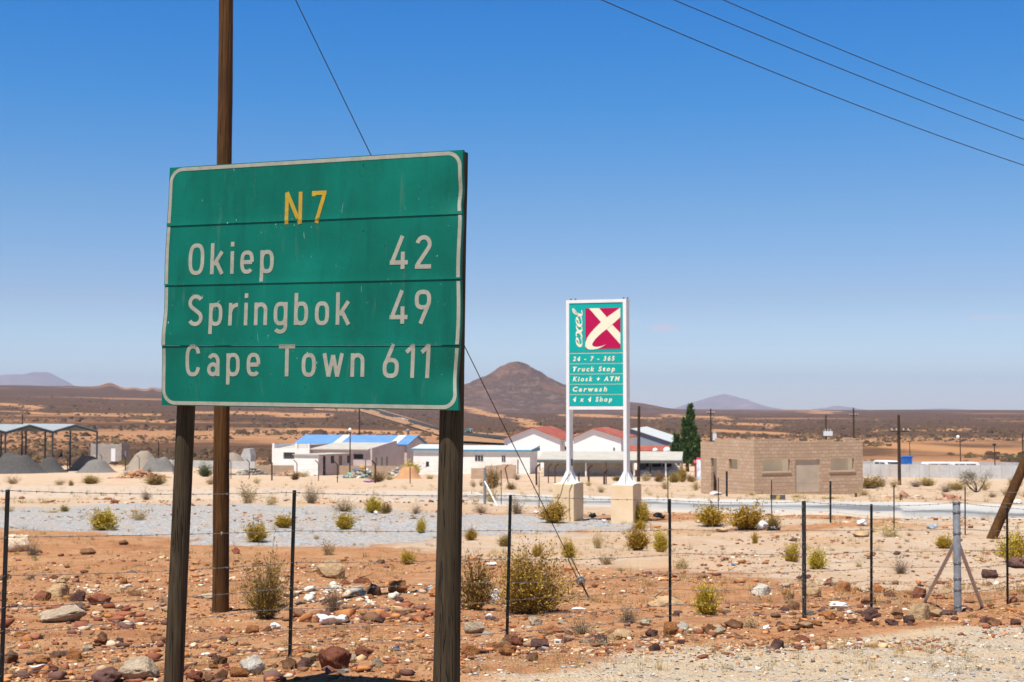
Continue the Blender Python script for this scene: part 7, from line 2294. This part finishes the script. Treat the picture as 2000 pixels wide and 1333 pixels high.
crumple(1398, 965, 22, 7, mat('orange_rubbish', (.55, .22, .08), (.5, .25, .1), 8, .8), 'orange rubbish behind the white rubbish in front of the ruin', 21)
crumple(720, 943, 22, 7, M_purp, 'mauve plastic sheet lying below the trash heap', 22)
crumple(733, 1006, 9, 9, M_plastic, 'bright white scrap on the far edge of the gravel between the posts', 23)
crumple(682, 998, 8, 12, M_plastic, 'upright white scrap in front of the wide grey shrub', 24)
crumple(1048, 1004, 12, 7, M_plastic, 'white scrap beside the drooping cable left of the left plinth', 25)
crumple(1180, 1022, 10, 8, M_plastic, 'white scrap between the plinths on the gravel edge', 26)
crumple(1432, 1106, 10, 7, mat('blue_scrap', (.16, .26, .45), (.2, .3, .5), 8, .5), 'tiny blue scrap on the pale sand right of the middle standard', 27)
crumple(1130, 1192, 30, 5, M_plastic, 'thin white strip on the soil right of the stay anchor', 28)
crumple(960, 1106, 26, 8, M_plastic, 'pale flat scrap behind the big olive bush', 30)
# drink can, small box, jar
q = G(772, 1272); t = thing('drink_can', 'shiny crushed drink can lying on the soil left of the right sign post', 'can', q, R(25))
mb = MB(); rr_ = M(6, q.y); mb.tube([(-rr_ * 1.3, 0, rr_ * .8), (-rr_ * 1.2, 0, rr_ * .8), (0, 0, rr_ * .75), (rr_ * 1.2, 0, rr_ * .8), (rr_ * 1.3, 0, rr_ * .8)], [rr_ * .75, rr_ * .85, rr_ * .7, rr_ * .85, rr_ * .75], 14)
mb.build('can_body', mat('bare_aluminium', (.75, .76, .78), (.6, .62, .66), 20, .25, .9), t, True, False)
q = G(1090, 1258); t = thing('small_box', 'small white carton lying below the big olive bush', 'box', q, R(-20))
w_ = M(13, q.y); mb = MB(); mb.box(-w_ / 2, w_ / 2, -w_ * .3, w_ * .3, -.005, w_ * .62); mb.build('carton', M_plastic, t, False, False)
mb = MB(); mb.box(-w_ * .3, w_ * .3, -w_ * .31, -w_ * .3 - .0005, w_ * .18, w_ * .44); mb.build('print_patch', mat('dark_print', (.05, .09, .07), (.08, .12, .1), 9, .6), t, False, False)
q = G(1333, 1251); t = thing('glass_jar', 'small jar with a white lid lying below the middle standard', 'jar', q, R(15))
rr_ = M(4, q.y); mb = MB(); mb.tube([(-rr_ * .4, 0, rr_), (rr_ * 1.6, 0, rr_)], rr_, 12); mb.build('jar_body', mat('dusty_brown_glass', (.2, .13, .08), (.15, .1, .06), 9, .3), t, True, False)
mb = MB(); mb.tube([(-rr_ * 1.3, 0, rr_), (-rr_ * .41, 0, rr_)], rr_ * 1.02, 12); mb.build('lid', M_plastic, t, True, False)
# trash heap in front of the blue roofed house: many scraps on one mound
def trash(px0, px1, y_top, y_base, label, seed, pal, nm='trash_heap', n=420, cat='trash heap', sz=.26):
    c = G((px0 + px1) / 2, y_base); D = c.y; hw_ = M(px1 - px0, D) / 2; Hh = M(y_base - y_top, D) * .8
    r_ = np.random.default_rng(seed)
    V, Fc, CC = [], [], []; off = 0
    for i in range(n):
        v_, f_ = lv[r_.integers(12)]
        x, y = r_.normal(0, .42) * hw_, r_.normal(0, .3) * hw_
        z = Hh * math.exp(-(x / hw_ / .5) ** 2 - (y / hw_ / .4) ** 2) * r_.uniform(.55, 1)
        s_ = r_.lognormal(math.log(sz), .45)
        a = r_.uniform(0, 6.28); ca, sa = math.cos(a), math.sin(a)
        px_, py_ = v_[:, 0] * s_ * 1.4, v_[:, 1] * s_
        zg = gz(c.x + x, c.y + y)
        V.append(np.stack([c.x + x + px_ * ca - py_ * sa, c.y + y + px_ * sa + py_ * ca, zg - .05 + z + (v_[:, 2] - .3) * s_ * r_.uniform(.4, 1)], 1)); Fc.append(f_ + off); off += len(v_)
        CC.append(np.tile(np.array(pal[r_.integers(len(pal))]) * r_.uniform(.8, 1.2), (len(v_), 1)))
    # the mound itself
    N = 20
    gx, gy = np.meshgrid(np.linspace(-1.3, 1.3, N), np.linspace(-1.1, 1.1, N))
    X_, Y_ = c.x + gx * hw_, c.y + gy * hw_
    Z_ = terrain(X_, Y_) - .12 + Hh * .95 * np.exp(-(gx / .5) ** 2 - (gy / .4) ** 2)
    V.append(np.stack([X_.ravel(), Y_.ravel(), Z_.ravel()], 1))
    fq = np.array([(i * N + j, i * N + j + 1, (i + 1) * N + j + 1) for i in range(N - 1) for j in range(N - 1)] + [(i * N + j, (i + 1) * N + j + 1, (i + 1) * N + j) for i in range(N - 1) for j in range(N - 1)])
    Fc.append(fq + off); CC.append(np.tile(np.array(pal[0]), (N * N, 1)))
    o = link(nm, np_mesh(nm, np.vstack(V) - np.array(c), np.vstack(Fc), M_peb, False, np.vstack(CC))); o.location = c
    return tag(o, label, cat)
trash(672, 745, 909, 934, 'long trash heap of pale and blue scraps right of the small white hut', 1, [(.36, .24, .15), (.62, .58, .50), (.5, .48, .45), (.14, .18, .26), (.72, .68, .6), (.18, .30, .40), (.45, .30, .10), (.10, .10, .11), (.2, .36, .3)])
trash(745, 806, 912, 930, 'smaller grey trash and rubble heap below the small white shed', 2, [(.42, .30, .2), (.5, .46, .42), (.3, .32, .36), (.62, .56, .48), (.2, .2, .22)], n=220)
trash(448, 536, 912, 928, 'dark rubble heap right of the wooden pole, before the tan wall', 3, [(.30, .22, .16), (.24, .22, .2), (.4, .36, .3), (.15, .14, .14)], 'rubble_heap', 300, 'rubble heap')
trash(530, 600, 918, 930, 'low reddish rubble heap left of the small white hut', 4, [(.42, .24, .14), (.36, .2, .13), (.5, .34, .22)], 'rubble_heap', 160, 'rubble heap')
trash(215, 335, 916, 934, 'broad reddish rubble mound between the gravel heaps and the sandy road', 5, [(.46, .24, .12), (.42, .2, .1), (.55, .36, .22), (.3, .2, .14)], 'rubble_heap', 700, 'rubble heap', .2)
trash(1725, 1812, 962, 974, 'pale rubble lying right of the block ruin near the road', 6, [(.48, .30, .18), (.55, .42, .3), (.6, .5, .38), (.35, .2, .13)], 'rubble_heap', 420, 'rubble heap', .13)
trash(1836, 1884, 966, 977, 'reddish rubble left of the small grey green tree', 7, [(.4, .2, .13), (.36, .17, .12), (.5, .3, .2)], 'rubble_heap', 320, 'rubble heap', .13)
# ------------------------------------------------------------------ haze: one box of thin air round the whole place
hb = MB().box(-24500, 24500, -24500, 24500, -160, 590)
hm = bpy.data.materials.new('thin_dusty_air'); hm.use_nodes = True
hn = hm.node_tree; hn.nodes.clear()
ho = hn.nodes.new('ShaderNodeOutputMaterial'); hv = hn.nodes.new('ShaderNodeVolumePrincipled')
hv.inputs['Color'].default_value = (0.66, 0.72, 0.95, 1)
hv.inputs['Density'].default_value = 6.2e-5
hv.inputs['Anisotropy'].default_value = 0.0
hn.links.new(hv.outputs[0], ho.inputs['Volume'])
kind(hb.build('haze', hm), 'stuff')
